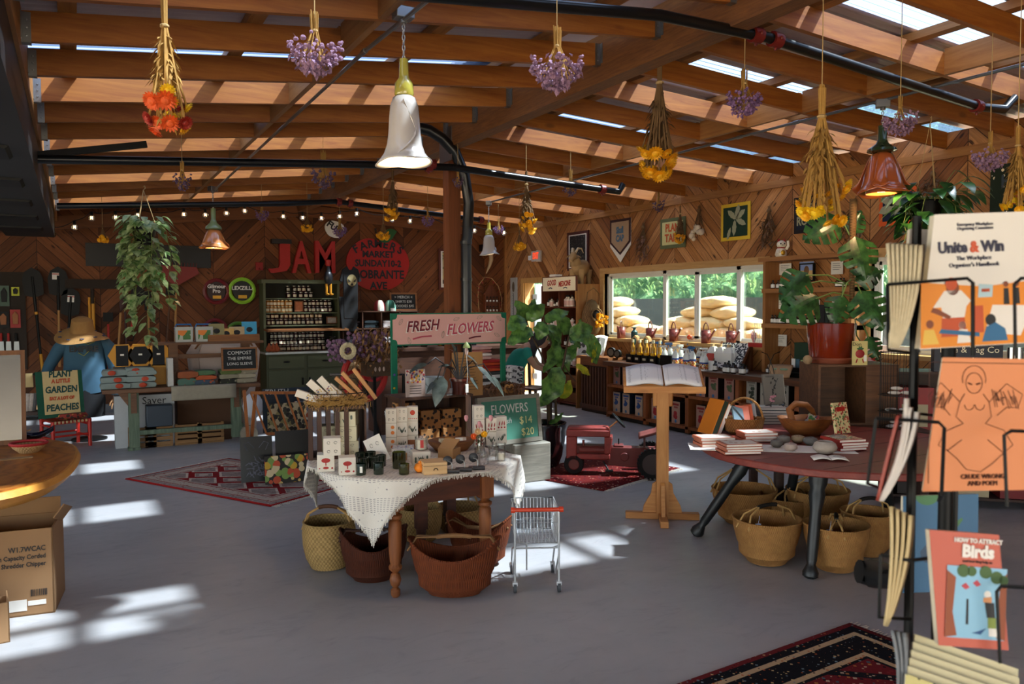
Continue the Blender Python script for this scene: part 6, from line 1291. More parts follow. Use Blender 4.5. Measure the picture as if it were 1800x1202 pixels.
# ---------------------------------------------------------------- pedal tractor on its rug
TRR = spots('7a2c24',['a8867a','5a1f1a','96524a'],38,.35,.6,.45); TRR = mat('84302a',.55,0,.45,16,.4); TYRE = mat('151414',.85,0,.1,30,.3,.4)
q0 = at(1018,836,Z=0); q1 = at(1160,839,Z=0); dv_ = q1-q0; an = math.atan2(dv_.y,dv_.x); LT = dv_.length
tr_ = thing('pedal_tractor','old red pedal tractor with worn paint and black tyres on the small rug','toy tractor',(q0.x,q0.y+.12,.012),an)
u = LT/.84
b = B(); b.bb(-.06*u,.40*u,-.10,.10,.40*u,.47*u); b.box((.17*u,0,.485*u),(.46*u,.17,.03*u),taper=.9); b.bb(-.06*u,.05*u,-.10,.10,.16*u,.40*u); b.bb(.05*u,.40*u,-.10,.10,.16*u,.22*u); b.prism([(.34*u,.22*u),(.40*u,.22*u),(.43*u,.40*u),(.34*u,.40*u)],-.10,.10); b.build('hood',TRR,tr_,bev=.01)
b = B(); b.bb(.05*u,.36*u,-.06,.06,.22*u,.30*u); b.cyl((.08*u,-.07,.26*u),(.34*u,-.07,.26*u),.03); b.cyl((.12*u,-.06,.3*u),(.12*u,-.06,.36*u),.012); b.build('engine',mat('6d2a24',.6,0,.3),tr_)
b = B(); b.prism([(.38*u,.10*u),(.62*u,.08*u),(.86*u,.10*u),(.9*u,.28*u),(.42*u,.29*u),(.38*u,.2*u)],-.07,.07); b.cyl((.55*u,-.085,.19*u),(.55*u,.085,.19*u),.045*u,n=20); b.bb(.44*u,.54*u,-.06,.06,.29*u,.31*u); b.build('chassis',mat('662420',.6,0,.25,14),tr_,bev=.006)
for y in (-.07,.05): b = B(); b.cyl((.02*u,y-.03,.105*u),(.02*u,y+.03,.105*u),.105*u,n=24); b.m = 1; b.cyl((.02*u,y-.035,.105*u),(.02*u,y+.035,.105*u),.06*u,n=20); b.build('front_wheel',[TYRE,mat('5a231c',.6)],tr_,bev=.01)
for y in (-.22,.22):
 b = B(); cx_,r_ = .83*u,.155*u; b.cyl((cx_,y-.035,r_),(cx_,y+.035,r_),r_*.95,n=36)
 for k in range(24): a = 2*pi*k/24; b.box((cx_+r_*.97*cos(a),y,r_+r_*.97*sin(a)),(.012,.07,.02),R=Matrix.Rotation(-a,3,'Y'))
 b.m = 1; b.cyl((cx_,y-.04,r_),(cx_,y+.04,r_),r_*.68,n=28); b.build('rear_wheel',[TYRE,mat('33201c',.6)],tr_)
b = B(); b.cyl((.83*u,-.2,.155*u),(.83*u,.2,.155*u),.014); b.bar((.76*u,0,.28*u),(.76*u,0,.38*u),.02,.04); b.bar((.88*u,0,.28*u),(.90*u,0,.40*u),.02,.04); b.build('seat_post',mat('4b1d18',.6),tr_)
b = B(); b.grid(lambda s,t: ((.70+.24*s)*u,(t-.5)*.24,(.375+.07*s+.04*(2*t-1)**2+(.03 if s > .8 else 0))*u),8,8); b.build('seat',mat('7a4038',.5,0,.2),tr_,sol=.012)
b = B(); b.tube([(.36*u,0,.46*u),(.48*u,0,.56*u)],.008,6); b.build('steering_column',mat('a8703c',.5),tr_); b = B(); M3 = Matrix.Rotation(radians(48),3,'Y'); C3 = Vector((.49*u,0,.565*u)); b.tube([C3+M3 @ Vector((.085*cos(a),.085*sin(a),0)) for a in [2*pi*k/24 for k in range(24)]],.010,7,closed=True); [b.tube([C3,C3+M3 @ Vector((.085*cos(a),.085*sin(a),0))],.007,5) for a in (0,2.1,4.2)]; b.build('steering_wheel',BLK,tr_)
b = B(); b.tube([(.33*u,-.08,.14*u),(.38*u,-.12,.06*u)],.008,6); b.bb(.35*u,.43*u,-.15,-.09,.045*u,.06*u); b.cyl((.49*u,0,.31*u),(.49*u,0,.37*u),.006); b.build('pedal',BLK,tr_)
# ---------------------------------------------------------------- rugs
def rugmat(kind,Lx,Ly):
 m,n = base('rug_'+kind,.95,spec=.1); o,x,y,z = n.coords()
 ex = n.math('SUBTRACT',Lx/2,n.math('ABSOLUTE',x)); ey = n.math('SUBTRACT',Ly/2,n.math('ABSOLUTE',y)); e = n.math('MINIMUM',ex,ey)
 v = n.new('TexVoronoi',feature='F1',distance='MANHATTAN'); v.inputs['Scale'].default_value = 26; n.link(o,v.inputs['Vector']); d = v.outputs['Distance']; sp = n.new('SeparateColor'); n.link(v.outputs['Color'],sp.inputs[0])
 if kind == 'bokhara':
  gx = n.math('PINGPONG',n.math('ADD',x,10),.21); gy = n.math('PINGPONG',n.math('ADD',y,10.1),.17); dd = n.math('ADD',n.math('MULTIPLY',gx,.75),gy)
  fld = n.ramp(dd,[(0,'b8a594'),(.05,'8f7f78'),(.09,'c4b09c'),(.10,'861418'),(.17,'861418'),(.175,'c9b6a4'),(.2,'8f7f78')],'CONSTANT'); det = n.mix(n.math('MULTIPLY',n.math('LESS_THAN',d,.35),n.math('LESS_THAN',n.math('ABSOLUTE',n.math('SUBTRACT',dd,.14)),.026)),(0,0,0),(0,0,0))
  fld = n.mix(n.math('MULTIPLY',n.math('GREATER_THAN',sp.outputs[0],.65),.3),fld,'4d3b3c')
  bd = n.ramp(e,[(0,'8e1c1c'),(.03,'8f807b'),(.08,'a89488'),(.10,'8e1c1c'),(.11,'b5a394'),(.2,'b5a394'),(.21,'8e1c1c'),(.22,'a89488')],'CONSTANT'); bd = n.mix(n.math('MULTIPLY',n.math('LESS_THAN',d,.38),n.math('GREATER_THAN',e,.035)),bd,n.ramp(sp.outputs[0],[(0,'7a1218'),(.5,'8f7f78'),(.75,'c9b8a8')],'CONSTANT')); w_ = .25
 elif kind == 'red':
  v.inputs['Scale'].default_value = 34
  fld = n.mix(n.math('LESS_THAN',d,.42),'5c1a18',n.ramp(sp.outputs[0],[(0,'2c1014'),(.3,'a87460'),(.45,'5c1a18'),(.7,'4a3440'),(.85,'b8563c')],'CONSTANT')); bd = n.mix(n.math('LESS_THAN',d,.45),'5a1618',n.ramp(sp.outputs[0],[(0,'c9a48c'),(.4,'2a1a24'),(.7,'a8402c')],'CONSTANT')); w_ = .14
 else:
  v.inputs['Scale'].default_value = 42
  rr = n.math('ADD',n.math('MULTIPLY',n.math('PINGPONG',n.math('ADD',x,10),.42),1.),n.math('PINGPONG',n.math('ADD',y,10.05),.3))
  fld = n.ramp(rr,[(0,'2f4a55'),(.18,'1d2f3a'),(.24,'b59a78'),(.255,'6a1c22'),(.42,'14161c'),(.5,'6a1c22')],'CONSTANT'); fld = n.mix(n.math('MULTIPLY',n.math('LESS_THAN',d,.5),n.math('GREATER_THAN',sp.outputs[1],.35)),fld,n.ramp(sp.outputs[0],[(0,'b5a088'),(.25,'14161c'),(.5,'b0703c'),(.7,'7a2428'),(.85,'44606a')],'CONSTANT'))
  bd = n.ramp(e,[(0,'6a1c22'),(.03,'111218'),(.08,'b59a78'),(.11,'111218'),(.25,'b59a78'),(.28,'111218')],'CONSTANT'); bd = n.mix(n.math('LESS_THAN',d,.36),bd,n.ramp(sp.outputs[0],[(0,'c4a878'),(.3,'a8542c'),(.5,'111218'),(.75,'6f8088')],'CONSTANT')); w_ = .30
 n.link(n.mix(n.math('LESS_THAN',e,w_),fld,bd),n.bsdf.inputs['Base Color']); n.bump(n.noise(o,300,2),.4,.003); return m
def rug(label,c4,kind,fr):
 P = [at(*q,Z=0) for q in c4]; ctr = sum(P,Vector())/4; ux = ((P[1]-P[0])+(P[2]-P[3]))/2; uy = ((P[3]-P[0])+(P[2]-P[1]))/2; Lx,Ly = ux.length,uy.length
 o = thing('rug',label,'rug',ctr,math.atan2(ux.y,ux.x)); b = B(); b.grid(lambda s,t: ((s-.5)*Lx,(t-.5)*Ly*(1 if ux.x*uy.y-ux.y*uy.x > 0 else -1),.006+.0015*noise.noise(Vector((s*9,t*9,3)))),30,20); b.build('pile',rugmat(kind,Lx,Ly),o,sol=.007)
 b = B(); n_ = int(Ly/.018)
 for sx_ in (-1,1):
  for i in range(n_): y = (i/n_-.5)*Ly; b.bar((sx_*Lx/2,y,.006),(sx_*(Lx/2+R(.03,.06)),y+R(-.015,.015),.003),.006,.003)
 b.build('fringe',mat('d6cdbf',.95,0,.1),o); return o
rug('large red and grey diamond patterned rug under the black prints',[(485,893),(222,843),(400,806),(640,842)][::1],'bokhara',1)
rug('small dark red rug under the pedal tractor',[(1060,866),(925,836),(1030,800),(1195,822)],'red',1)
P1,P2 = at(1508,1094,Z=0),at(1205,1205,Z=0)
o = rug('black and red bordered rug at the bottom right corner',[(1508,1094),(1205,1205),(1400,1420),(1790,1220)],'kazak',1)
# ---------------------------------------------------------------- middle table with the white cloth
TZ = .68; TC = (1.88,4.72); TA,TB_ = .66,.64
DRK = wood('3a1a0e','6b3418',0); TRN = wood('5f3014','a8622c',2)
o = thing('round_table','dark wooden table with turned fluted legs under the white cloth','table',(TC[0],TC[1],0))
b = B(); b.flat([(TA*.96*cos(a),TB_*.96*sin(a)) for a in [2*pi*k/40 for k in range(40)]],TZ-.035,TZ-.006); b.build('tabletop',DRK,o)
LG_ = [(1.55,4.22),(2.13,4.24),(2.0,4.94),(2.30,5.14)]
b = B(); b.bar((1.55-TC[0],4.22-TC[1],TZ-.1),(2.13-TC[0],4.24-TC[1],TZ-.1),.025,.13); b.bar((2.13-TC[0],4.24-TC[1],TZ-.1),(2.30-TC[0],5.14-TC[1],TZ-.1),.025,.13); b.bar((1.55-TC[0],4.22-TC[1],TZ-.1),(2.0-TC[0],4.94-TC[1],TZ-.1),.025,.13); b.build('apron',DRK,o)
for i,(x,y) in enumerate(LG_):
 b = B(); x -= TC[0]; y -= TC[1]; fl_ = lambda a,t: (1-.07*(cos(12*a) > .2)*(.27 < t < .62),0)
 if i < 2: b.bb(x-.04,x+.04,y-.04,y+.04,.50,TZ-.036); b.lathe([(.018,0),(.026,.012),(.028,.04),(.014,.055),(.026,.07),(.034,.10),(.026,.13),(.014,.14),(.036,.16),(.040,.175),(.028,.19),(.030,.20),(.036,.27),(.038,.38),(.036,.43),(.028,.44),(.042,.455),(.042,.47),(.024,.48),(.036,.50)],36,c=(x,y,0),fn=fl_)
 else: b.bb(x-.035,x+.035,y-.035,y+.035,.15,TZ-.036); b.cyl((x,y,0),(x,y,.15),.025,.035)
 b.build('leg',TRN if i < 2 else DRK,o)
def clothm():
 m,n = base('woven_cloth',.95,spec=.15); o_ = n.new('Attribute',attribute_name='cloth_uv').outputs['Vector']; q_ = n.new('SeparateXYZ'); n.link(o_,q_.inputs[0]); x,y = q_.outputs[0],q_.outputs[1]; a = n.math('MULTIPLY',n.math('ADD',x,y),8.2); fr = n.math('FRACT',a); cm = n.math('FLOOR',a)
 dash = n.math('GREATER_THAN',n.math('FRACT',n.math('MULTIPLY',n.math('SUBTRACT',x,y),26)),.4); l1 = n.math('LESS_THAN',n.math('ABSOLUTE',n.math('SUBTRACT',n.math('FRACT',n.math('MULTIPLY',fr,8)),.5)),.16)
 st = n.math('MULTIPLY',n.math('MULTIPLY',l1,dash),n.math('LESS_THAN',n.math('FRACT',n.math('MULTIPLY',a,.5)),.5)); v = n.new('TexVoronoi',feature='F1',distance='MANHATTAN'); v.inputs['Scale'].default_value = 38; n.link(o_,v.inputs['Vector']); sp = n.new('SeparateColor'); n.link(v.outputs['Color'],sp.inputs[0])
 mo = n.math('MULTIPLY',n.math('MULTIPLY',n.math('LESS_THAN',v.outputs['Distance'],.27),n.math('GREATER_THAN',sp.outputs[0],.5)),n.math('GREATER_THAN',n.math('FRACT',n.math('MULTIPLY',a,.5)),.5))
 n.link(n.mix(n.math('MULTIPLY',n.math('MAXIMUM',st,mo),.75),n.mix(n.noise(o_,3),'cfc8bd','dcd6cc'),'5f5a68'),n.bsdf.inputs['Base Color']); n.bump(n.noise(o_,220,2),.35,.003); return m
CL = clothm(); cl = thing('tablecloth','white woven cloth with dashed pattern and frayed corners draped over the middle table','tablecloth',(TC[0],TC[1],TZ))
S_ = .685; a0 = radians(4); corners = []
def drape(s,t):
 u_,v_ = abs(s-.5),abs(t-.5); m_ = max(u_,v_,1e-6); q_ = S_*2*(1-.13*(1-min(u_,v_)/m_)*m_*2); x = (s-.5)*q_; y = (t-.5)*q_; X = x*cos(a0)-y*sin(a0)-.06; Y_ = x*sin(a0)+y*cos(a0)-.02
 th = math.atan2(Y_/TB_,X/TA); rr = math.hypot(X,Y_); Rm_ = math.hypot(TA*cos(th),TB_*sin(th)); d = rr-Rm_
 if d <= 0: return (X,Y_,.003+.002*sin(X*40)*cos(Y_*33))
 ux,uy = X/rr,Y_/rr; o_ = .012+.035*(1-math.exp(-d*6))+.022*sin(th*17)*min(1,d*5); return (ux*(Rm_+o_),uy*(Rm_+o_),.003-max(0,d-.012)*1.0)
b = B(); b.grid(drape,90,90); cl_o = b.build('cloth',CL,cl,sol=.004,smooth=80); at_ = cl_o.data.attributes.new('cloth_uv','FLOAT_VECTOR','POINT'); at_.data.foreach_set('vector',[c_ for j in range(91) for i in range(91) for c_ in (i/90*1.4,j/90*1.4,0.)]); b = B()
for i in range(180):
 t = i/180
 for s,u in ((0,t),(t,0),(1,t),(t,1)):
  p = Vector(drape(s,u)); b.bar(p,p+Vector((R(-.004,.004),R(-.004,.004),-R(.012,.026))),.003,.002)
b.build('fringe',mat('d9d2c6',.95),cl,smooth=0)
def T(px,py,z=TZ+.006): return at(px,py,Z=z)
def spray_print(o,x,y,w_,h,kind,seed=0):
 random.seed(seed+3); b = B(); m = None
 if kind == 'mushroom':
  b.ball((x,y,h*.66),w_*.26,12,6,(1,.06,.55)); b.ball((x,y,h*.22),w_*.17,12,6,(1,.06,.45)); b.bb(x-w_*.03,x+w_*.03,y-.001,y,h*.36,h*.6); b.ball((x+w_*.36,y,h*.2),w_*.06,8,4,(1,.1,1)); b.ball((x-w_*.36,y,h*.2),w_*.04,8,4,(1,.1,1)); m = mat('a3201c',.6)
 elif kind == 'tomato': b.ball((x,y,h*.58),w_*.25,14,6,(1,.06,1)); [b.ball((x-w_*.35+i*w_*.18,y,h*.16),w_*.05,8,4,(1,.1,1)) for i in range(5)]; m = mat('bf3a1c',.6)
 elif kind == 'orange': [b.ball((x+w_*.15,y,h*q),w_*.18,12,6,(1,.06,1)) for q in (.32,.7)]; m = mat('d97a2a',.6)
 elif kind == 'herb': [b.leaf((x,y-.001,h*.2),(R(-.6,.6),0,1),h*R(.25,.6),w_*.08,up=(0,-1,0),droop=0,fold=0,n=3) for i in range(9)]; [b.ball((x+s*w_*.32,y,h*R(.25,.7)),w_*.06,8,4,(1,.1,1.6)) for s in (-1,1,1,-1)]; m = mat('4a5548',.6,0,.5,50)
 elif kind == 'radish': [b.ball((x+s*w_*.3,y,h*.2),w_*.09,8,4,(1,.1,1)) for s in (-1,0,1)]; [b.leaf((x+s*w_*.22,y-.001,h*.3),(R(-.3,.3),0,1),h*.4,w_*.12,up=(0,-1,0),droop=0,fold=0,n=3) for s in (-1.2,0,1.2)]; m = mat('9c2a2c',.6,0,.3)
 else:
  for i in range(5): b.tube([(x+w_*.1*cos(t)*R(.7,1)+(-1)**i*w_*.2,y-.001,h*(.25+.5*(i > 2))+h*.08*sin(t)) for t in [k*pi/4 for k in range(8)]],.0012,3)
  m = mat('6b6a66',.7)
 b.build('print',m,o,smooth=0)
PBM = mat('d9d1c4',.65,0,.03,20)
def pbox(px,py,w_,h,a,kinds,label,z=None,grp='printed white boxes',d=None,m=None,name='printed_box'):
 """a product box whose front bottom middle is seen at px, py; sizes in photo pixels"""
 p = T(px,py) if z is None else at(px,py,Z=z); k = kpx(p); w_ /= k; h /= k; d = w_ if d is None else d/k
 q = p+Vector((sin(-(VIEW+a)),cos(VIEW+a),0))*(d/2)
 o = thing(name,label,'box',q,VIEW+a,grp); b = B(); b.bb(-w_/2,w_/2,-d/2,d/2,0,h); b.build('carton',m or PBM,o,bev=.002)
 if kinds and kinds[0]: spray_print(o,0,-d/2-.0008,w_,h,kinds[0])
 if len(kinds) > 1 and kinds[1]:
  e = bpy.data.objects.new('side_face',None); COL.objects.link(e); e.parent = o; e.location = (w_/2*(1 if a < 0 else -1),0,0); e.rotation_euler = (0,0,pi/2 if a < 0 else -pi/2); spray_print(e,0,-.0008,d,h,kinds[1])
 return o,q,w_,h
o,q,w1,h1 = pbox(518+60-5,829,30,30,.22,['mushroom'],'white box with a red mushroom, bottom left of the table front')
pbox(584,801,30,31,.22,['leaf'],'white box with outline drawings stacked on the left mushroom box',z=q.z+h1+.001)
pbox(611,835,29,31,.25,['mushroom'],'white box with a red mushroom, right one at the table front')
cp = T(597,806); k = kpx(cp); SLW = wood('2b1710','5c3620',2); scr = thing('slatted_crate','dark slatted wooden crate standing on end at the left of the cloth','crate',cp+Vector((.02,.12,0)),VIEW+.25); W_,H_ = 50/k,92/k; D_ = .26
b = B(); b.bb(-W_,W_,-D_/2,D_/2,0,.015); b.bb(-W_,W_,-D_/2,D_/2,H_-.018,H_); b.bb(-W_,-W_+.012,-D_/2,D_/2,0,H_); b.bb(W_-.012,W_,-D_/2,D_/2,0,H_)
for i in range(5): x = -W_+i*.055; b.bb(x,x+.028,-D_/2-.008,-D_/2,0,H_)
for i in range(7): x = -W_+i*.055; b.bb(x,x+.03,D_/2,D_/2+.008,0,H_)
b.build('crate_slats',SLW,scr)
base_ = scr.location.copy()
for j in range(3):
 o = thing('pale_seed_box','pale printed box standing in the slatted crate, %s of three' % ('bottom','middle','top')[j],'box',base_+Vector(rot((W_-.12,-.07,.016+j*.094),VIEW+.25)),VIEW+.25+(.1,-.12,-.2)[j],'pale boxes in the slatted crate'); b = B(); b.bb(-.065,.065,-.06,.06,0,.093); b.build('carton',mat('c9c2a4',.7,0,.04),o,bev=.002); spray_print(o,0,-.0608,.12,.09,('leaf','leaf','herb')[j],j)
 if j < 2: o2 = dup(o,base_+Vector(rot((-W_+.13,-.02,.016+j*.094),VIEW+.25)),VIEW+.3,'pale box seen between the slats at the left of the crate, %s' % ('lower','upper')[j])
o = thing('leaning_card','white printed card leaning on the boxes in front of the slatted crate','card',T(672,812),VIEW+.1,rx=-.3,ry=-.45); b = B(); b.bb(-.055,.055,-.002,.002,0,.17); b.build('card',WHT,o); spray_print(o,0,-.003,.1,.16,'leaf',5)
bz = cp.z+H_; wb = thing('wire_basket','wire basket filled with straw on top of the slatted crate','basket',base_+Vector((0,0,H_)),VIEW+.25); b = B()
for z,q in ((.005,.8),(.04,.9),(.08,1.02)): b.tube([(W_*1.02*q*cos(a),D_*.55*q*sin(a),z) for a in [2*pi*k_/28 for k_ in range(28)]],.002 if z < .08 else .003,4,closed=True)
for k_ in range(26): a = 2*pi*k_/26; b.tube([(W_*.8*cos(a),D_*.44*sin(a),.005),(W_*1.02*1.02*cos(a+.15),D_*.56*sin(a+.15),.08)],.0016,4)
b.tube([(W_,0,.08),(W_*.7,0,.16),(0,0,.19),(-W_*.7,0,.16),(-W_,0,.08)],.003,5); b.build('wires',mat('2a2320',.5,.4),wb); b = B(); b.cyl((-.04,0,.19),(.04,0,.19),.009); b.build('handle_grip',mat('2a2a2c',.5),wb)
random.seed(8); sw = thing('straw_bed','golden straw packed in the wire basket','straw',base_+Vector((0,0,H_+.004)),VIEW+.25); sw['kind'] = 'stuff'; b = B()
for i in range(1500): a = R(0,6.3); r = R(0,1)**.5; p = Vector((W_*.95*r*cos(a),D_*.52*r*sin(a),R(.0,.05))); d = Vector((R(-1,1),R(-1,1),R(-.35,.35))).normalized()*R(.02,.05); b.bar(p-d,p+d,.0018,.0018)
for i in range(70): p = Vector((R(-.2,.2),-D_*.5,.03)); b.tube([p,p+Vector((R(-.03,.03),-.03,R(-.01,.02))),p+Vector((R(-.05,.05),-.05,R(-.06,-.02)))],.0011,3)
b.build('straw',mat('b08a4c',.9,0,.35,60),sw,smooth=0)
for i,(x,y,ang,m_,L_,lab) in enumerate(((-.15,-.01,.35,0,.17,'lowest leaning left'),(-.10,.02,.75,0,.18,'second, leaning back'),(-.04,.03,.85,0,.19,'third, upright in the middle'),(.0,.05,.70,0,.14,'half hidden fourth'))):
 o = thing('white_slim_box','slim white patterned box lying in the straw, %s' % lab,'box',base_+Vector(rot((x+.06,y-.04,H_+.03),VIEW+.25)),VIEW+.2,'slim white boxes in the straw',ry=ang-pi/2+.0); b = B(); b.bb(-.022,.022,-.025,.025,0,L_); b.m = 1; b.bb(-.0225,.0225,-.0255,.0255,L_*.1,L_*.6); b.build('carton',[PBM,spots('cfc8be',['7a3a4a','3a4a7a','b5933c'],90,.7,.6,.5)],o)
for i,(x,y,ang,L_,lab) in enumerate(((.05,.03,.75,.21,'left'),(.09,.05,.85,.23,'middle'),(.15,.04,.95,.24,'right'))):
 o = thing('bamboo_box','long light wooden box with a slot leaning in the straw, %s one' % lab,'box',base_+Vector(rot((x+.10,y-.03,H_+.03),VIEW+.25)),VIEW+.2,'wooden slot boxes in the straw',ry=ang-pi/2); b = B(); b.bb(-.012,.012,-.045,.045,0,L_); b.build('wooden_body',wood('a8703c','d6a066',2),o,bev=.002); b = B(); b.bb(-.013,-.0115,-.022,.022,L_*.15,L_*.9); b.build('dark_slot',mat('3a2014',.8),o)
zs = TZ+.006
for ci_,(px,top,ks) in enumerate(((684,'leaf',['orange','orange','leaf']),(703,'leaf',['herb','herb','leaf']),(722,'tomato',[None,'herb','tomato']))):
 p = T(px,797-ci_*2.); k = kpx(p); z = p.z
 for j,kk in enumerate(ks):
  h = 25.5/k; o = thing('printed_box','white printed box in the back stack, %s column, %s' % (('left','middle','right')[ci_],('bottom','middle','top')[j]),'box',(p.x+.05,p.y+.09,z),VIEW+.12+R(-.04,.04),'printed white boxes'); b = B(); b.bb(-9.6/k,9.6/k,-.035,.035,0,h-.001); b.build('carton',PBM,o,bev=.002)
  if kk: spray_print(o,0,-.036,18/k,h,kk,j)
  z += h
for ci_,(px,py,ks) in enumerate(((841,785,['radish','radish','leaf']),(862,783,['herb','radish']),(880,780,['herb','radish']))):
 p = T(px,py); k = kpx(p); z = p.z
 for j,kk in enumerate(ks): h = 24/k; o = thing('printed_box','white printed box right of the flower vase, %s column, %s' % (('left','middle','right')[ci_],('bottom','second','top')[j]),'box',(p.x+.02,p.y+.04,z),VIEW+.25,'printed white boxes'); b = B(); b.bb(-9.4/k,9.4/k,-.035,.035,0,h-.001); b.build('carton',PBM,o,bev=.002); spray_print(o,0,-.036,18/k,h,kk,j+ci_); z += h
def tumbler(name,label,px,py,r,h,m,wax=None,waxh=.6,sticker_=None,grp=None,cat='candle'):
 p = T(px,py); k = kpx(p); r /= k; h /= k; o = thing(name,label,cat,(p.x+sin(YAW)*r,p.y+cos(YAW)*r,p.z),VIEW,grp)
 b = B(); b.lathe([(r*.9,0),(r*.96,.004),(r,h),(r*.94,h),(r*.90,.008),(.001,.007)],24); b.build('glass_body',m,o)
 if wax: b = B(); b.lathe([(r*.88,.009),(r*.89,h*waxh),(.001,h*waxh)],20); b.build('wax',wax,o); b = B(); b.cyl((0,0,h*waxh),(0,0,h*waxh+.01),.0012,n=5); b.build('wick',INK,o)
 if sticker_: b = B(); b.bb(-r*.25+.2*r,r*.25+.2*r,-r*1.02,-r*.98,h*.25,h*.8); b.build('label',sticker_,o)
 return o
GG = mat('16261c',.08,0,.1,8,.8,0,.5); WAX = mat('e6ddc8',.5,0,.03); OLG = glass((.42,.46,.12),.05,.8)
for i,(px,py) in enumerate(((613+20,836),(654+10,835),(636,826),(655,824),(650,815),(632,817),(668,821))): tumbler('dark_green_tumbler','dark green glass tumbler in the cluster at the table front, %s' % ('front left with a label','front right','second row left','second row middle','back middle','back left','second row right')[i],px,py,9.5,20,GG,WAX if i > 1 else None,.8,WHT if i == 0 else None,'dark green tumblers')
tumbler('olive_candle','tall olive green glass candle behind the small one',700,825,12,29,OLG,mat('a3a067',.5),.45); tumbler('olive_candle','small olive green candle with a lit looking pale wax at the table front',709,835,9.5,18.5,OLG,WAX,.75)
tumbler('white_candle','white candle in clear glass with a red label standing on a box',740,830,12.5,26,glass(),WAX,.8,REDP).location = T(740,815)+Vector((.02,.04,.075))
pbox(741,817,32,23,.25,['herb'],'white box with plant prints carrying the white candle',grp='printed white boxes')
p = T(735,832); o = thing('mandarin','bumpy orange mandarin at the front of the table','fruit',(p.x+.02,p.y+.02,p.z)); b = B(); b.ball((0,0,.029),.034,20,14,(1,1,.85)); b.lathe([(.014,.052),(.010,.064),(.004,.068)],10); b.v = [tuple(Vector(v)*(1+.04*noise.noise(Vector(v)*90))) for v in b.v]; b.build('peel',mat('e0801a',.45,0,.12,60,.5,.3),o)
o,q,w_,h = pbox(766,834,42,21,.3,[],'small light wooden box with a printed arch, right of the mandarin',m=wood('c9a06c','e0bd8c',0),name='wooden_box',grp=None); b = B(); b.bb(-w_/2-.001,w_/2+.001,-w_/2-.001,w_/2+.001,h*.72,h*.75); b.tube([(.012*cos(t),-w_/2-.002,h*.35+.012*sin(t)) for t in [pi*k_/8 for k_ in range(9)]],.003,5); b.build('seam_and_arch',mat('4b3a28',.7),o)
o,q,w_,h = pbox(700,812,22,13,-.1,[],'small wooden lidded box with a barcode sticker',m=wood('b07a44','d6a066',0),name='soap_box',grp=None)
pbox(708,803,38,15,.1,[],'white tray of small blue-printed packets',m=spots('cfcfcf',['5f74a8','e0e0e0','9c3a3a'],60,.6,.6,.5),name='packet_tray',grp=None); pbox(722,790,44,17,.1,[],'open brown box of small packets behind the candle',m=wood('7a4320','a3622e',0),name='packet_box',grp=None)
b = B(); p = T(805,795); b.lathe([(.09,0),(.13,.05),(.135,.07),(.12,.055),(.08,.01),(.001,.008)],24,sx=1.2); o = b.build('wooden_bowl',wood('6b3a1c','a8703c',0),loc=(p.x,p.y+.1,p.z)); tag(o,'rustic wooden bowl of small bars behind the spoon rests','bowl')
for i in range(4): b = B(); b.bb(-.03,.03,-.02,.02,0,.02); o = b.build('wrapped_bar',(mat('d9cfae',.6),mat('c98a2a',.6),mat('b58a50',.6),WHT)[i],loc=(p.x-.05+i*.035,p.y+.1+R(-.03,.03),p.z+.055+.008*(i % 2))); o.rotation_euler = (.1,.1,i*.7); tag(o,'small wrapped bar in the rustic wooden bowl, %s' % ('cream','golden','kraft','white')[i],'bar','bars in the wooden bowl')
o,q,w_,h = pbox(783,806,30,17,-.4,[],'open kraft carton with raised flap behind the wooden box',m=KRAFT,name='open_carton',grp=None); b = B(); b.bar((0,-w_/2,h),(0,w_*.4,h+.05),w_,.003); b.build('flap',KRAFT,o)
for i,(px,py) in enumerate(((797,831),(819,828),(842,825))):   # curved metal pieces with black discs
 p = T(px,py); o = thing('disc_holder','black disc on a curved steel arm with a dark base, %s of three' % ('left','middle','right')[i],'kitchen tool',(p.x,p.y+.03,p.z),VIEW,'black disc holders'); b = B(); b.ball((-.02,0,.066),.028,20,12,(1,.45,1)); b.build('black_disc',mat('26272b',.5),o); b = B(); b.tube([(-.02,-.014,.066),(0,-.02,.06),(.008,-.02,.04),(.004,-.02,.02),(.012,-.03,.006)],.0035,8); b.build('steel_arm',STEEL,o); b = B(); b.cyl((-.02,-.035,.011),(.05,-.035,.011),.011); b.bb(-.05,.04,-.03,.05,.0,.008); b.build('base',mat('3a3a3e',.3,.5),o)
CG = glass((1,1,1),.02,.9)
for i,(px,py) in enumerate(((850,818),(864,812),(852,803),(868,801),(843,806),(880,797),(858,795))): tumbler('glass_tumbler','clear empty glass tumbler, %s' % ('nearest','second nearest, to the right','middle of the group','middle right','left behind the discs','farthest right','back centre')[i],px,py,9.5,17,CG,None,0,None,'clear tumblers','glass')
tumbler('votive_candle','clear glass with pale wax among the empty tumblers',881,811,8,15,CG,WAX,.85)
p = T(843,797); o = thing('flower_vase','slim glass vase of dried roses and orange strawflowers','vase',(p.x,p.y,p.z),VIEW); b = B(); b.lathe([(.022,0),(.024,.02),(.014,.06),(.014,.13)],16); b.build('vase_body',glass((.7,.7,.62),.05,.75),o)
b = B()
for i,(dx,dz,m_) in enumerate(((-.035,.115,ORA),(.03,.13,YEL),(-.012,.145,mat('d9b080',.6)))):
 f = straw(.024,m_).build('strawflower',m_,o,smooth=0); f.location = (dx,-.02,dz); f.rotation_euler = (1.3,0,.2*i); b.tube([(0,0,.02),(dx*.3,0,.09),(dx,-.01,dz)],.0015,4)
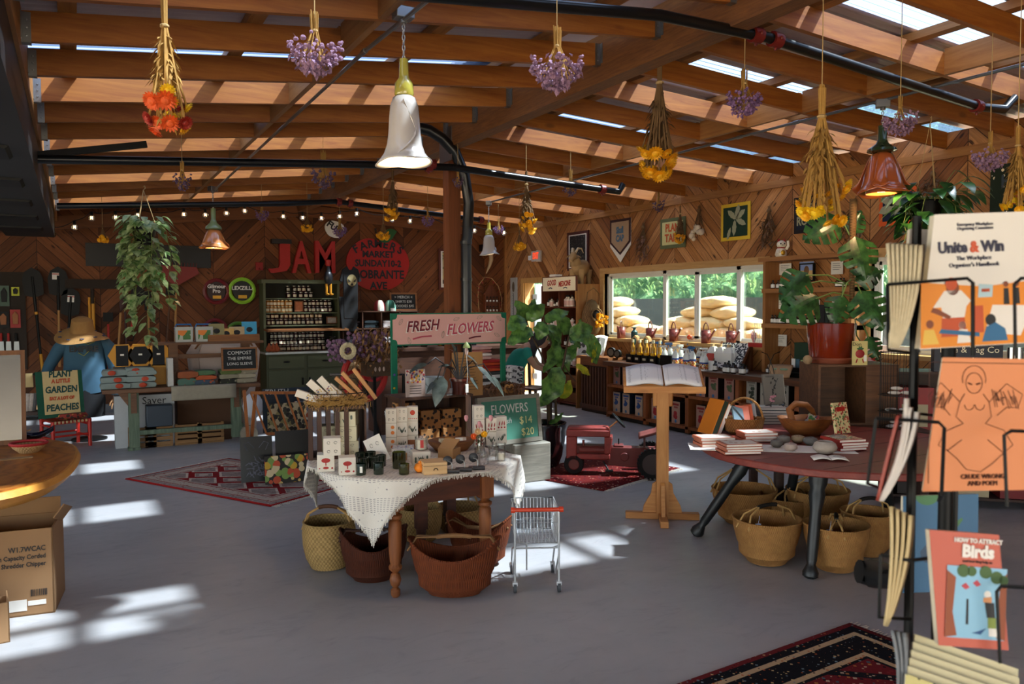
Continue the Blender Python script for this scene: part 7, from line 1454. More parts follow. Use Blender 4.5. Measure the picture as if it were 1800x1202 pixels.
for dx,dz in ((-.085,.22),(.0,.18),(.075,.22)):
 r_ = B(); r_.lathe([(.004,-.01),(.011,.0),(.014,.015),(.011,.028),(.005,.032)],10,fn=lambda a,t: (1+.1*cos(5*a+t*4),0)); q = r_.build('dried_rose',mat('c98a90',.7,0,.25,60),o); q.location = (dx,0,dz); b.tube([(0,0,.05),(dx*.6,0,.12),(dx,0,dz-.05),(dx,0,dz)],.0016,4); b.leaf((dx,0,dz-.01),(R(-1,1),0,.5),.03,.012)
for i in range(14): b.leaf((R(-.02,.02),-.01,.11+R(-.02,.02)),(R(-1,1),R(-1,0),R(-.5,.6)),.035,.018)
b.build('stems_and_leaves',leafm('3c4528','6f7448'),o)
# ---------------------------------------------------------------- woven baskets
def basket(name,label,px,py,r,h,m,grp,sy=1.,flare=1.2,handle=None,open_=True,tilt=0,boat=0.,tg=False,hrot=0.):
 """round basket, front bottom seen at px, py; r and h in photo pixels"""
 p = at(px,py,Z=0); k = kpx(p); r /= k; h /= k; o = thing(name,label,'basket',(p.x+sin(YAW)*r*.8*sy,p.y+cos(YAW)*r*.8*sy,.0),VIEW+tilt,grp)
 fn = lambda a,t: (1+.02*sin(3*a+1),boat*h*(cos(a)**2)*t*t-boat*h*.35*t*t*(sin(a)**2))
 bo = 1 if m is WT else .86; pr = [(.5*r*bo,0),(.70*r*bo,.03*h),(.90*r*bo,.25*h),(1.0*r*(bo+1)/2,.5*h),(1.03*r,.78*h),(flare*r*.82,h),(flare*r*.80,h),(.97*r,.76*h),(.88*r,.5*h),(.85*r,.22*h),(.6*r,.05*h),(.001,.04*h)]
 b = B(); b.lathe(pr,56,sy=sy,fn=lambda a,t: fn(a,[0,.03,.25,.5,.75,1,1,.72,.5,.22,.05,.04][round(t*11)])); b.build('basket_body',m,o)
 b = B(); rr = flare*r*.82; b.tube([(rr*cos(a)*fn(a,1)[0],rr*sy*sin(a)*fn(a,1)[0],h+fn(a,1)[1]) for a in [2*pi*j/48 for j in range(48)]],.007,6,closed=True); b.build('rim',m,o)
 if handle:
  hm,hh,gm_ = handle; hh /= k; hb = B(); e = boat*h; c_,s_ = cos(hrot),sin(hrot)
  for off in (-.12,.12):
   hb.tube([(x*c_-y*s_,(x*s_+y*c_)*sy,z) for x,y,z in ((-rr,off*r*2.2,h*.85+e*.6),(-rr*.8,off*r*1.2,h+e*.5+hh*.5),(-rr*.35,off*.25*r,h+hh*.95),(0,0,h+hh),(rr*.35,off*.25*r,h+hh*.95),(rr*.8,off*r*1.2,h+e*.5+hh*.5),(rr,off*r*2.2,h*.85+e*.6))],.0065,6)
  hb.build('handle',hm,o)
  hb = B(); hb.tube([(x*c_,x*s_*sy,z) for x,z in ((-rr*.38,h+hh*.93),(-rr*.2,h+hh),(0,h+hh*1.02),(rr*.2,h+hh),(rr*.38,h+hh*.93))],.013,8); hb.build('handle_grip',gm_,o)
 if tg: tb = B(); tb.bb(-.018,.018,-.002,.002,-.07,0); tb.tube([(0,0,0),(.01,0,.05)],.001,3); tb.build('price_tag',mat('b9bcd0',.6),o,loc=(-rr*.45,-rr*sy*.6,h+.0))
 return o
WT = weave('c9a468','5a4626',40,62); WO = weave('c48f52','5c3818',110,60); WR = weave('84401c','2e120a',90,9); WR2 = weave('5a2812','1c0a06',90,9); LBR = mat('7a5530',.8,0,.3,40); CAN_ = mat('a8824c',.8,0,.2,30); BLL = mat('141210',.6)
basket('open_weave_basket','tall straw basket with open lattice weave at the left under the middle table',570,1008,46,84,WT,None,1,1.18,(CAN_,26,mat('4d2c16',.7)))
basket('tan_basket','small straw basket at the back between the table legs',735,958,38,60,WT,None,1,1.2,(CAN_,20,LBR)); basket('lattice_basket','round straw basket behind the dark baskets with a looped handle',805,940,46,40,WT,None,1,1.2,(CAN_,34,CAN_),hrot=1.0)
basket('dark_brown_basket','very dark brown boat-shaped basket left under the middle table',650,1030,58,70,WR2,'dark boat baskets',.8,1.25,(mat('3a1e12',.8),20,mat('2a160e',.7)),boat=.35,tilt=.2); basket('dark_brown_basket','red-brown boat-shaped basket standing behind the foreground one',840,1000,56,64,WR,'dark boat baskets',.75,1.3,(LBR,0,LBR),boat=.4,tilt=-.3)
basket('russet_basket','big russet boat-shaped basket in front of the middle table',796,1056,76,80,WR,'dark boat baskets',.55,1.32,(LBR,26,LBR),boat=.30)
TGW = 'tan baskets under the red table'
for px,py,r,h,lab,hh,tg,hr in ((1320,930,50,62,'tan basket with black grip nearest the lectern',38,False,0),(1362,1002,53,80,'tan basket with a white price tag in the middle front',24,True,.5),(1486,1014,50,82,'tan basket with crossed handles in front of the black leg',14,True,1.2),(1452,935,48,66,'tan basket at the back behind the middle leg',26,False,.2),(1400,930,46,50,'dark tan basket tucked behind the front ones',14,False,.9),(1540,985,40,78,'tan basket cut off by the book rack',24,False,.3)):
 basket('tan_woven_basket',lab,px,py,r*1.08,h,WO,TGW,1,1.28,(CAN_,hh,BLL),tg=tg,hrot=hr)
# ---------------------------------------------------------------- toy shopping cart
CHR = mat('d5d9dc',.3,.55,.04); q = at(904,1042,Z=0); q2 = at(984,1040,Z=0); cw_ = (q2-q).length; ct2 = thing('toy_shopping_cart','child-size chrome shopping cart with an orange handle beside the table','cart',(q.x,q.y,0),math.atan2(q2.y-q.y,q2.x-q.x)); S2 = cw_/.28
def c_(x,y,z): return (x*S2,y*S2,z*S2)
b = B(); z0,z1,W_,D_ = .29,.50,.28,.36
def rail(z,x0,x1,y0,y1,r=.0035,dz=0): b.tube([c_(x0,y0,z),c_(x1,y0,z),c_(x1,y1,z+dz),c_(x0,y1,z+dz)],r,5,closed=True)
rail(.50,0,W_,0,D_,.005); rail(.43,.005,W_-.005,.01,D_-.01,.003); rail(.36,.01,W_-.01,.015,D_-.02,.003); rail(.30,.015,W_-.015,.02,D_-.03,.005)
for i in range(12): x = .015+i*(W_-.03)/11; b.tube([c_(x,D_-.03,.30),c_(x,D_,.50)],.0018,4); b.tube([c_(x,.02,.30),c_(x,D_-.03,.30)],.0018,4); b.tube([c_(x,.02,.30),c_(x,.01,.40)],.0018,4)
for i in range(13): y = .02+i*(D_-.05)/12; [b.tube([c_(x,y,.30),c_(x0,y,.50)],.0018,4) for x,x0 in ((.015,0),(W_-.015,W_))]; b.tube([c_(.015,y,.30),c_(W_-.015,y,.30)],.0018,4)
b.tube([c_(.05,.05,.31),c_(.05,.01,.46),c_(.18,.01,.46),c_(.18,.05,.31)],.003,5); [b.tube([c_(.065+i*.015,.05,.31),c_(.065+i*.015,.012,.45)],.0015,4) for i in range(8)]; b.build('wire_basket',CHR,ct2)
b = B()
for x in (0.005,W_-.005): b.tube([c_(x,0,.50),c_(x,0,.26),c_(x,-.0,.10),c_(x,0,.065)],.006,7); b.tube([c_(x,.02,.28),c_(x,D_*.7,.20),c_(x,D_,.07)],.006,7); b.tube([c_(x,0,.24),c_(x,D_*.55,.05),c_(x,D_*.9,.09)],.005,6)
b.tube([c_(.005,.02,.27),c_(W_-.005,.02,.27)],.005,6); b.tube([c_(.005,D_*.7,.20),c_(W_-.005,D_*.7,.20)],.004,6); b.tube([c_(.09,D_*.5,.27),c_(.09,D_*.5,.08)],.005,6); b.build('frame',CHR,ct2)
b = B(); b.cyl(c_(-.015,-.012,.515),c_(W_+.015,-.012,.515),.013*S2); b.m = 0; [b.cyl(c_(x,-.012,.515),c_(x+.025,-.012,.515),.018*S2) for x in (-.02,W_-.005)]; b.build('orange_handle',mat('c93c1a',.3,0,.05),ct2)
for x,y in ((.005,0),(W_-.005,0),(.005,D_),(W_-.005,D_)):
 b = B(); b.cyl(c_(x-.009,y,.032),c_(x+.009,y,.032),.032*S2,n=18); w_ = b.build('caster_wheel',mat('3a3c40',.6),ct2); b = B(); b.box(c_(x,y,.058),(.03*S2,.035*S2,.022*S2)); b.build('fork',CHR,w_)
# ---------------------------------------------------------------- lectern with the open book
f1 = at(1148,912,Z=0); lec = thing('lectern','pale pine lectern on a cross foot holding an open book','lectern',(3.93,4.78,0),VIEW-.12); PNE = wood('a8662c','d99c58',2); PNX = wood('a8662c','d99c58',0)
zt = at(1165,676,D=(Vector((3.93,4.78,0))-CAM).dot(cf)).z-.02
b = B(); b.bb(-.045,.045,-.045,.045,.03,zt); b.build('post',PNE,lec); b = B(); b.bb(-.28,.28,-.03,.03,0,.05); b.bb(-.03,.03,-.28,.28,0,.05); b.build('cross_foot',PNX,lec,bev=.004)
for a in range(4): g = B(); g.T = Matrix.Rotation(a*pi/2,4,'Z'); g.prism([(.045,.05),(.15,.05),(.14,.10),(.085,.2),(.075,.27),(.045,.29)],-.014,.014); g.build('brace',PNX,lec)
b = B(); b.bb(-.075,.075,-.035,.035,zt-.14,zt-.0); b.build('top_bracket',PNE,lec,bev=.01); b = B(); b.grid(lambda s,t: ((s-.5)*.60,-.17+.34*t,zt+.13*t),2,2); b.build('desk_board',PNX,lec,sol=.028); b = B(); b.bb(-.30,.30,-.195,-.17,zt-.02,zt+.03); b.build('book_ledge',PNX,lec)
bk = thing('open_book','big open book with white pages lying on the lectern','book',lec.location,lec.rotation_euler[2]); 
for s in (-1,1):
 b = B(); 
 def pg(u,v,s=s,e=0): x = s*(.008+.27*u); t = v; return (x,-.15+.30*t,zt+.0+.13*(t*.88+.06)+.018+.032*sin(pi*min(1,u*.9+.12))*(1-.3*u)+e)
 b.grid(pg,14,4); b.build('pages',mat('dcdbe0',.7,0,.02,60),bk,sol=.02,smooth=80); b = B()
 for col in (0,1):
  for j in range(17): v0 = .1+j*.048; u0,u1 = (.10+.46*col,.48+.46*col-R(0,.08)*(j % 4 == 3)); b.poly([pg(u0,v0,e=.0115),pg(u1,v0,e=.0115),pg(u1,v0+.016,e=.0115),pg(u0,v0+.016,e=.0115)])
 b.build('printed_lines',mat('8a8a94',.8),bk,smooth=0)
# ---------------------------------------------------------------- red round table
RC = (4.5,3.62); RZ = .70; RRD = .93; RT = wood('6b241c','8f3c2e',0,1,.5); o = thing('red_round_table','round red plank table with black turned legs','table',(RC[0],RC[1],0)); random.seed(3)
b = B(); b.flat([(RRD*(1+.006*sin(9*a))*cos(a),RRD*(1+.006*sin(9*a))*sin(a)) for a in [2*pi*k_/64 for k_ in range(64)]],RZ-.045,RZ); b.build('tabletop',RT,o,bev=.008); b = B(); [b.bb(-.9*math.cos(math.asin(y/.93)),.9*math.cos(math.asin(y/.93)),y-.0015,y+.0015,RZ-.001,RZ+.0008) for y in (-.5,-.1,.3,.65)]; b.build('plank_seams',mat('2a0e0a',.8),o)
BT = mat('121517',.45,0,.3,12)
for fx,fy,tx,ty in ((3.84,4.31,4.13,4.02),(3.83,3.28,3.98,3.35),(4.70,4.26,4.6,4.05),(5.05,3.62,4.8,3.5)):
 b = B(); a_ = Vector((fx-RC[0],fy-RC[1],0)); e_ = Vector((tx-RC[0],ty-RC[1],RZ-.05)); rr = [(.0,.02),(.02,.045),(.06,.048),(.10,.035),(.13,.026),(.17,.032),(.35,.036),(.6,.034),(.75,.05),(.80,.042),(.85,.055),(1,.06)]; b.tube([a_.lerp(e_,t) for t,r in rr],[r for t,r in rr],14); b.build('leg',BT,o)
b = B(); b.bb(-.45,.5,-.30,.5,RZ-.09,RZ-.045); b.build('apron',BT,o)
def TR(px,py,z=RZ+.001): return at(px,py,Z=z)
p = TR(1355,790); o = thing('white_runner','thin white paper runner lying under the coral books and stones','runner',(p.x,p.y,RZ+.002),VIEW-.15); b = B(); b.bb(-.52,.52,-.09,.16,0,.003); b.build('runner',WHT,o)
def bookstack(px,py,n_,label,w_=.24,d=.17,a=0.,cov='b5664a',t=.02,z=RZ+.006,top=None,base_=None):
 p = TR(px,py,z) if base_ is None else Vector(base_)
 for i in range(n_):
  o = thing('book','%s, %s' % (label,('only one',)[0] if n_ == 1 else ('bottom','second','third','fourth','fifth','sixth')[i] if i < n_-1 else 'top'),'book',(p.x+R(-.008,.008),p.y+R(-.008,.008)+.06,p.z+i*t),VIEW+a+R(-.06,.06),label)
  b = B(); b.bb(-w_/2,w_/2,-d/2,d/2,0,.002); b.bb(-w_/2,w_/2,-d/2,d/2,t-.003,t-.001); b.bb(-w_/2,-w_/2+.003,-d/2,d/2,0,t-.001); b.build('cover',mat(cov,.5,0,.05),o); b = B(); b.bb(-w_/2+.004,w_/2-.004,-d/2+.003,d/2-.003,.002,t-.003); b.build('pages',WHT,o)
  if i == n_-1 and top: b = B(); b.bb(-w_*.42,w_*.42,-d*.42,d*.42,t-.0009,t-.0003); b.build('cover_print',top,o)
CP = spots('d9cfc4',['b58a70','d9b8a0'],30,.3,.6,.4)
bookstack(1268,784,3,'coral edged book in the left stack',a=.15,top=CP); bookstack(1312,797,4,'coral edged book in the front stack',a=.1,top=CP,t=.016); bookstack(1342,775,3,'coral edged book in the back stack',a=.05,top=CP)
bookstack(1498,790,4,'berry patterned book in the right stack',.2,.2,.25,'9c2a22',.018,top=spots('d9c79c',['9c2a22','4a6b3a'],60,.9,.6,.5))
for i,(px,py,r,h,m_,hole,lab) in enumerate(((1371,788,11,14,'6b6864',0,'dark grey stone vase with holes, left'),(1384,781,12,14,'76706a',0,'dark grey stone vase with holes, second'),(1396,795,12,15,'a89890',0,'pale stone vase with holes, front'),(1410,780,13,13,'9a8468',0,'brown stone vase with holes, back'),(1432,784,13,14,'6b6864',0,'dark grey stone vase with holes, right'),(1462,800,21,22,'a3988e',1,'wide grey ring-shaped bowl, nearer one'),(1484,790,19,22,'8a8078',1,'wide grey ring-shaped bowl, farther one'))):
 p = TR(px,py); k = kpx(p); r /= k; h /= k; b = B(); b.lathe([(r*.55,0),(r*.95,h*.3),(r,h*.5),(r*.85,h*.82),(r*(.62 if hole else .4),h*.97),(r*(.55 if hole else .1),h*.92),(r*(.5 if hole else .05),h*.5),(.001,h*.45)],24); o = b.build('stone_vase' if not hole else 'ring_bowl',mat(m_,.8,0,.15,60,.3,.3),loc=(p.x,p.y+r*.7,RZ+.006)); tag(o,lab,'vase','stone vases on the red table')
 if not hole: b = B(); [b.cyl((r*.4*cos(a),r*.4*sin(a),h*.88),(r*.4*cos(a),r*.4*sin(a),h*.965),.004,n=6) for a in [k_ for k_ in range(6)]]; b.build('holes',INK,o)
o = thing('open_zine','small open booklet with a drawing on the red table','book',TR(1468,810)+Vector((0,.04,0)),VIEW-.2)
for s in (-1,1): b = B(); b.grid(lambda u,v: (s*(.002+u*.1),(v-.5)*.13,.004+.015*sin(pi*min(1,u*.8+.15))),8,2); b.build('page',WHT,o,sol=.003); 
b = B(); [b.tube([(.05+.03*cos(t),.0+.03*sin(t)*R(.5,1),.0225) for t in [k_ for k_ in range(9)]],.0008,3) for i in range(3)]; b.build('drawing',mat('7a7a7e',.8),o)
p = TR(1243,760); o = thing('leaning_book','orange and black spined thick book leaning at the far left of the red table','book',(p.x-.03,p.y+.0,RZ),VIEW+.35,ry=.42); b = B(); b.bb(0,.05,-.09,.09,0,.27); b.build('cover',mat('c4701c',.5),o); b = B(); b.bb(.006,.044,-.092,-.0895,.0,.27); b.build('black_band',mat('1c2a1c',.5),o); b = B(); b.bb(.051,.08,-.085,.085,.005,.262); b.build('pages',WHT,o)
o = thing('pen_pot','green ceramic pot full of black pens','pot',TR(1278,757)+Vector((0,.05,0))); b = B(); b.lathe([(.035,0),(.04,.01),(.04,.09),(.037,.09),(.034,.01),(.001,.01)],20); b.build('pot_body',mat('4d7a60',.3),o); b = B()
for i in range(22): a = R(0,6.3); b.cyl((.02*cos(a),.02*sin(a),.02),(.035*cos(a),.035*sin(a),R(.11,.13)),.004,n=5)
b.build('pens',BLK,o)
WK = weave('a87640','4a2e14',40,70); p = TR(1318,765); o = thing('handled_basket','golden wicker basket with a tall arched handle holding orange books','basket',(p.x+.04,p.y+.10,RZ),VIEW); b = B(); b.lathe([(.10,0),(.135,.02),(.15,.11),(.155,.115),(.14,.105),(.125,.02),(.001,.012)],40,sy=.75); b.build('basket_body',WK,o); b = B(); b.tube([(.14*cos(a),0,.09+.17*sin(a)) for a in [pi*k_/20 for k_ in range(21)]],.009,7); b.build('handle',WK,o)
for i,(x,a,m_,lab) in enumerate(((-.06,.5,'5f7480','blue-grey covered'),(.0,.2,'b5502c','orange'),(.05,-.3,'b5502c','second orange'),(.11,-.7,'cfcfcf','white, sticking out right'))): b = B(); b.bb(-.055,.055,-.006,.006,0,.15); q_ = b.build('book',mat(m_,.5),loc=o.location+Vector((x,.02*i-.02,.06))); q_.rotation_euler = (-.5,a*.6,VIEW+a); tag(q_,'thin %s book standing in the wicker basket' % lab,'book')
BW = wood('6b3a1c','a8682c',0); p = TR(1440,768); o = thing('carved_bowl_basket','carved brown wooden basket bowl with a root handle holding packets','basket',(p.x,p.y+.13,RZ),VIEW); b = B(); b.lathe([(.10,0),(.155,.05),(.20,.125),(.185,.125),(.14,.06),(.09,.02),(.001,.02)],40,sy=.75,fn=lambda a,t: (1+.06*cos(3*a)+.02*cos(9*a),.015*t*cos(5*a))); b.build('bowl_body',BW,o); b = B(); b.tube([(-.12,-.09,.10),(-.13,-.04,.19),(-.07,0,.225),(.02,.03,.215),(.07,.05,.17),(.10,.08,.12)],[.026,.022,.024,.022,.02,.018],10); b.build('root_handle',BW,o)
for i in range(5): b = B(); b.bb(-.04,.04,-.003,.003,0,.09); q_ = b.build('seed_packet',spots('a89a88',['8f2a2a','3d6b34','c98a2a','2a3a5a'],40,.8,.6,.6),loc=o.location+Vector(rot((.03+i*.03,.0+.015*i,.07),VIEW))); q_.rotation_euler = (-.7,.3,VIEW+.4*i-.6); tag(q_,'colourful packet in the carved wooden bowl','packet','packets in the carved bowl')
p = at(1460,700,D=6.35); sd = thing('low_side_table','low dark wooden stand behind the red table','table',(p.x,p.y,0),VIEW); b = B(); b.bb(-.56,.66,-.34,.42,.64,.68); [b.bb(x-.03,x+.03,y-.03,y+.03,0,.64) for x in (-.5,.6) for y in (-.28,.36)]; b.build('stand_body',DKW,sd)
def SD(x,y,z): return sd.location+Vector(rot((x,y,z),VIEW))
bookstack(0,0,6,'grey spined book in the stack below the easel',.24,.19,0,'3c3e44',.022,base_=SD(-.38,.12,.681),top=WHT); bx = SD(-.38,.17,.681+.133)
o = thing('cook_book','tall grey book with a branch and flowers on its cover on a wire easel','book',bx,VIEW+.15,rx=-.22); b = B(); b.bb(-.09,.09,0,.025,.015,.265); b.build('cover',mat('6f6c66',.6),o,bev=.002); b = B(); b.bb(.0905,.093,.003,.022,.02,.26); b.build('pages',WHT,o); b = B(); b.tube([(-.01,-.002,.04),(-.02,-.002,.1),(.0,-.002,.16),(.04,-.002,.23)],.002,4); [b.leaf((R(-.03,.04),-.002,.08+.02*i),(R(-1,1),0,.5),.03,.012,up=(0,-1,0),droop=0,n=3) for i in range(8)]; b.build('branch_drawing',INK,o,smooth=0); b = B(); [b.ball((R(-.05,.03),-.002,.05+R(-.02,.04)),.009,8,4,(1,.2,1)) for i in range(10)]; b.build('flower_drawing',mat('c98a9c',.6),o); text('URBANA',.02,mat('3a3a3c',.6),o,(-.03,-.001,.245))
o = thing('wire_easel','curly black wire easel carrying the grey book','easel',bx,VIEW+.15); b = B()
for s in (-1,1): b.tube([(s*.06,.06,0),(s*.05,.0,.01),(s*.055,-.03,.0),(s*.06,-.035,.03),(s*.045,-.03,.04)],.003,5); b.tube([(s*.05,.03,.01),(s*.02,.09,.3),(0,.10,.36),(s*.03,.1,.42),(s*.08,.1,.44)],.0035,5)
b.build('wires',BLK,o)
b = B(); b.bb(-.07,.07,-.05,.05,0,.04); tag(b.build('tea_boxes',spots('c9c2b0',['c9b52c','7a9c5a','e0dcd0'],30,.9,.6,.6),loc=SD(-.56,.1,.681)),'flat pale box with yellow and green print left of the book stack','box')
MCX,MCY = -.02,.12; zc2 = at(1460,641,D=(SD(.05,.0,.7)-CAM).dot(cf)).z; o = thing('wooden_crate','old wooden crate on its side carrying the monstera','crate',SD(.12,.12,.681),VIEW); hh = zc2-.681; CRW = wood('3a2214','7a5030',0); b = B(); b.bb(-.22,.42,-.12,.3,hh-.018,hh); b.bb(-.22,.42,-.12,.3,0,.016); b.bb(-.22,-.20,-.12,.3,.016,hh-.018); b.bb(.16,.18,-.12,.3,.016,hh-.018); b.bb(.40,.42,-.12,.3,.016,hh-.018); b.bb(.18,.42,-.12,-.10,.016,hh-.018); b.bb(-.2,.4,.28,.3,.016,hh-.018); b.build('crate_boards',CRW,o)
mp = SD(.10,.26,zc2+.001); mo = thing('monstera','monstera with split leaves climbing a moss pole in a red glazed pot','plant',mp,VIEW); k = kpx(mp); rp = 42/k
b = B(); b.lathe([(rp*.9,0),(rp*.95,.03),(rp*.9,.045),(.001,.045)],32); b.build('saucer',mat('7a3a22',.6),mo); b = B(); b.lathe([(rp*.82,.035),(rp*.85,.05),(rp*.98,.29),(rp*1.0,.325),(rp*.93,.325),(rp*.9,.28),(.001,.28)],36); b.build('pot',mat('74230a',.12,0,.12,5,.7,0,.6),mo)
def MG(px,py,dy=0): q = at(px,py,D=(mp-CAM).dot(cf)+dy)-mp; return Vector(rot(q,-VIEW))
b = B(); PP = [MG(1497,560),MG(1498,500),MG(1497,440),MG(1499,400),MG(1500,350)]; b.tube(PP,[.022,.02,.022,.028,.03],10); b.build('moss_pole',weave('8a6a44','3a2a18',20,90),mo)
b = B(); s_ = B()
def mleaf(cx,cy,a,L,dy=0,tilt=.3,stem=None):
 L /= k; n_ = 9; c0 = MG(cx,cy,dy); d = Vector((cos(a),-tilt,sin(a))).normalized(); n0 = Vector((0,-1,.25)); sd_ = d.cross(n0).normalized(); nn = sd_.cross(d).normalized()
 def P(t,s): w_ = .50*sin(pi*min(1,(t*.92+.06))**.62)**.8; return c0+d*L*(t-.15-.10*(1-abs(s))*(t < .1))+sd_*s*w_*L+nn*(-.10*L*abs(s)**1.5+.05*L*t*(1-t)-.18*L*max(0,t-.6))
 for i in range(n_):
  t0,t1 = i/n_,(i+1)/n_; gap = .28 if i % 2 else 0
  for s in (-1,1):
   for j in range(5):
    s0,s1 = j/5,(j+1)/5; q = gap*(s0 > .3)*1.0
    ta,tb = t0+(t1-t0)*0,t1-(t1-t0)*q*1.6; b.poly([P(t0+.1*s0*(1-t0),s*s0),P(ta+.1*s1*(1-t0),s*s1),P(tb+.1*s1*(1-t1),s*s1),P(tb+.1*s0*(1-t1),s*s0)][::s])
 if stem: s_.tube([c0-d*L*.15,(c0-d*L*.15+MG(*stem))/2+Vector((0,0,.04)),MG(*stem)],.006,6)
for q in ((1508,432,-1.4,72,-.08,.3,(1498,470)),(1410,490,3.9,62,-.12,.2,(1492,500)),(1425,530,3.6,74,-.15,.3,(1495,520)),(1392,510,4.3,40,-.05,.2,(1490,500)),(1462,390,3.7,70,.02,.2,(1497,420)),(1520,525,-1.1,72,-.12,.4,(1500,500)),(1478,530,-1.9,52,-.1,.3,(1497,490)),(1515,490,.4,46,.05,.2,(1500,500)),(1500,402,1.2,40,.05,.2,(1498,420)),(1530,600,-1.2,40,-.14,.3,(1505,560))): mleaf(*q)
s_.tube([MG(1485,560),MG(1480,530),MG(1482,500)],.007,6); s_.tube([MG(1503,560),MG(1506,590),MG(1515,605,-.1)],.005,6); b.build('leaves',leafm('16331c','3d6b3a',.28,.15),mo,smooth=80); s_.build('stems',mat('5f7a3c',.5),mo)
p = MG(1503,600,-.25); o = thing('tomato_card','cream card with a smiling red tomato standing in front of the red pot','card',SD(.20,-.06,zc2+.002),VIEW); b = B(); b.bb(-.06,.06,-.004,.004,0,.19); b.build('card',mat('c9bb7a',.6),o); b = B(); b.ball((0,-.006,.09),.036,14,8,(1,.15,.95)); b.tube([(-.02,-.006,.05),(-.03,-.006,.02)],.005,5); b.tube([(.02,-.006,.05),(.03,-.006,.02)],.005,5); b.build('tomato_drawing',mat('8f1c1c',.5),o); text('Don',.04,INK,o,(-.025,-.006,.165)); b = B(); [b.leaf((0,-.012,.125),(cos(a),0,sin(a)),.03,.015,up=(0,-1,0),droop=0) for a in (.3,1.2,2,2.9)]; b.build('green_top',mat('2c5a2a',.5),o); b = B(); b.bb(.03,.052,-.007,-.004,.03,.08); b.build('barcode_sticker',WHT,o)
o = thing('skull_ornament','small dried seed head ornament left of the monstera crate','ornament',SD(-.15,.1,zc2-.0)); o.location.z = zc2; b = B(); b.ball((0,0,.035),.038,12,8); [b.tube([(R(-.02,.02),R(-.02,.02),.01),(R(-.05,.0),-.0,-.02)],.004,4) for i in range(0)]; b.build('seed_head',mat('8a7458',.9,0,.3,60),o)
wr = thing('wire_stone_rack','tall black wire rack holding flat white stones','rack',SD(.46,-.16,.681),VIEW); b = B(); rr_ = .13
HR = (at(1540,617,D=(SD(.46,-.16,.7)-CAM).dot(cf)).z)-.681
for z in (.01,.13,.26,HR-.01): b.tube([(rr_*cos(a),rr_*sin(a),z) for a in [2*pi*k_/28 for k_ in range(28)]],.003,5,closed=True)
for k_ in range(18): a = 2*pi*k_/18; b.cyl((rr_*cos(a),rr_*sin(a),0),(rr_*cos(a),rr_*sin(a),HR),.0022,n=5)
for z in (.13,.26): [b.tube([(-rr_,y,z),(rr_,y,z)],.002,4) for y in (-.06,0,.06)]
b.build('wires',BLK,wr)
for i,(x,z) in enumerate(((-.05,.004),(.05,.004),(-.06,.133),(.05,.133),(-.04,.263),(.06,.263),(.0,.03),(-.0,.293))): b = B(); b.ball((0,0,0),.05,16,8,(1,.7,.28)); q_ = b.build('flat_stone',mat('c4bfb8',.5,0,.05),loc=SD(.46+x,-.18+(.05 if i > 5 else 0),.681+z+.016)); q_.rotation_euler = (0,0,VIEW); tag(q_,'flat white stone on the %s level of the wire rack' % ('bottom','bottom','middle','middle','top','top','bottom','top')[i],'stone','flat stones in the wire rack '+str(z > .2)+str(z > .1))
o = thing('patterned_book','red and green berry patterned book standing on the right stack','book',TR(1506,785)+Vector((0,.10,.075)),VIEW+.5,rx=-.2); b = B(); b.bb(-.07,.07,0,.02,0,.21); b.build('cover',spots('c9b98a',['9c2a22','4a6b3a'],60,.9,.6,.5),o); b = B(); b.bb(-.04,.04,-.002,0,.15,.18); b.build('title_patch',REDP,o)
o = thing('pink_glass_bird','white and red stained glass bird in the second window','ornament',at(1535,615,X=WX-.06),RW); b = B(); b.prism([(-.06,-.12),(.02,-.16),(.08,.0),(.05,.12),(-.02,.05),(-.09,.14)],-.004,.004); b.build('white_glass',mat('dcb0ba',.2),o); b = B(); b.prism([(-.02,-.1),(.03,-.12),(.04,.03),(-.01,.02)],-.007,-.004); b.build('red_glass',REDP,o)
# ---------------------------------------------------------------- left: workbench, mannequin, chair
GP = wood('3f5040','7c8a72',2,1.5,.8); BRN = wood('4b2c18','7f5636',0)
bY = 10.0; bz = at(250,683,Y=bY).z; X0,X1 = at(188,683,Y=bY).x,at(458,672,Y=bY).x; wbn = thing('workbench','worn green wooden workbench with a plank top and a wheel at its right end','workbench',(X0,bY,0)); LW = X1-X0
b = B(); b.bb(-.05,LW,0,.62,bz-.045,bz); b.build('bench_top',BRN,wbn,bev=.006)
for x in (.27,LW-.28):
 for y in (.04,.5): b = B(); b.bb(x-.055,x+.055,y,y+.09,0 if x < 1 else .06,bz-.045); b.build('leg',GP,wbn); b = B(); b.prism([(x-.05,bz-.05),(x+.16*(1 if x > 1 else -1),bz-.05),(x,bz-.28)],y+.02,y+.06); b.bb(x-.03,x+.03,y-.025,y,bz-.28,bz-.05); b.build('bracket',GP if y > .1 else BRN,wbn)
b = B(); b.bb(.27,LW-.2,.05,.10,.17,.22); b.bb(.2,.33,.02,.15,0,.03); b.build('lower_rail',GP,wbn); b = B(); b.cyl((LW-.15,-.04,.10),(LW-.15,.02,.10),.10,n=28); b.cyl((LW-.15,-.06,.10),(LW-.15,-.04,.10),.02); b.build('wooden_wheel',mat('8a7f6e',.9,0,.2,20),wbn)
xa,xb = at(305,640,Y=bY+.3).x-X0,at(432,640,Y=bY+.3).x-X0; zs_ = at(360,600,Y=bY+.3).z
b = B(); b.bb(xa-.05,xa+.05,.28,.36,bz,zs_); b.bb(xb-.05,xb+.05,.28,.36,bz,zs_); b.bb(xa,xb,.30,.34,zs_-.2,zs_-.15); b.bb(xa-.25,xb+.2,.2,.46,zs_-.03,zs_); b.build('upper_rack',BRN,wbn)
def onb(px,z,dy=.1): return at(px,640,Y=bY+dy).x,bY+dy,z
SH = mat('7c8885',.9,0,.15,10); LOGO = mat('a83a1c',.7)
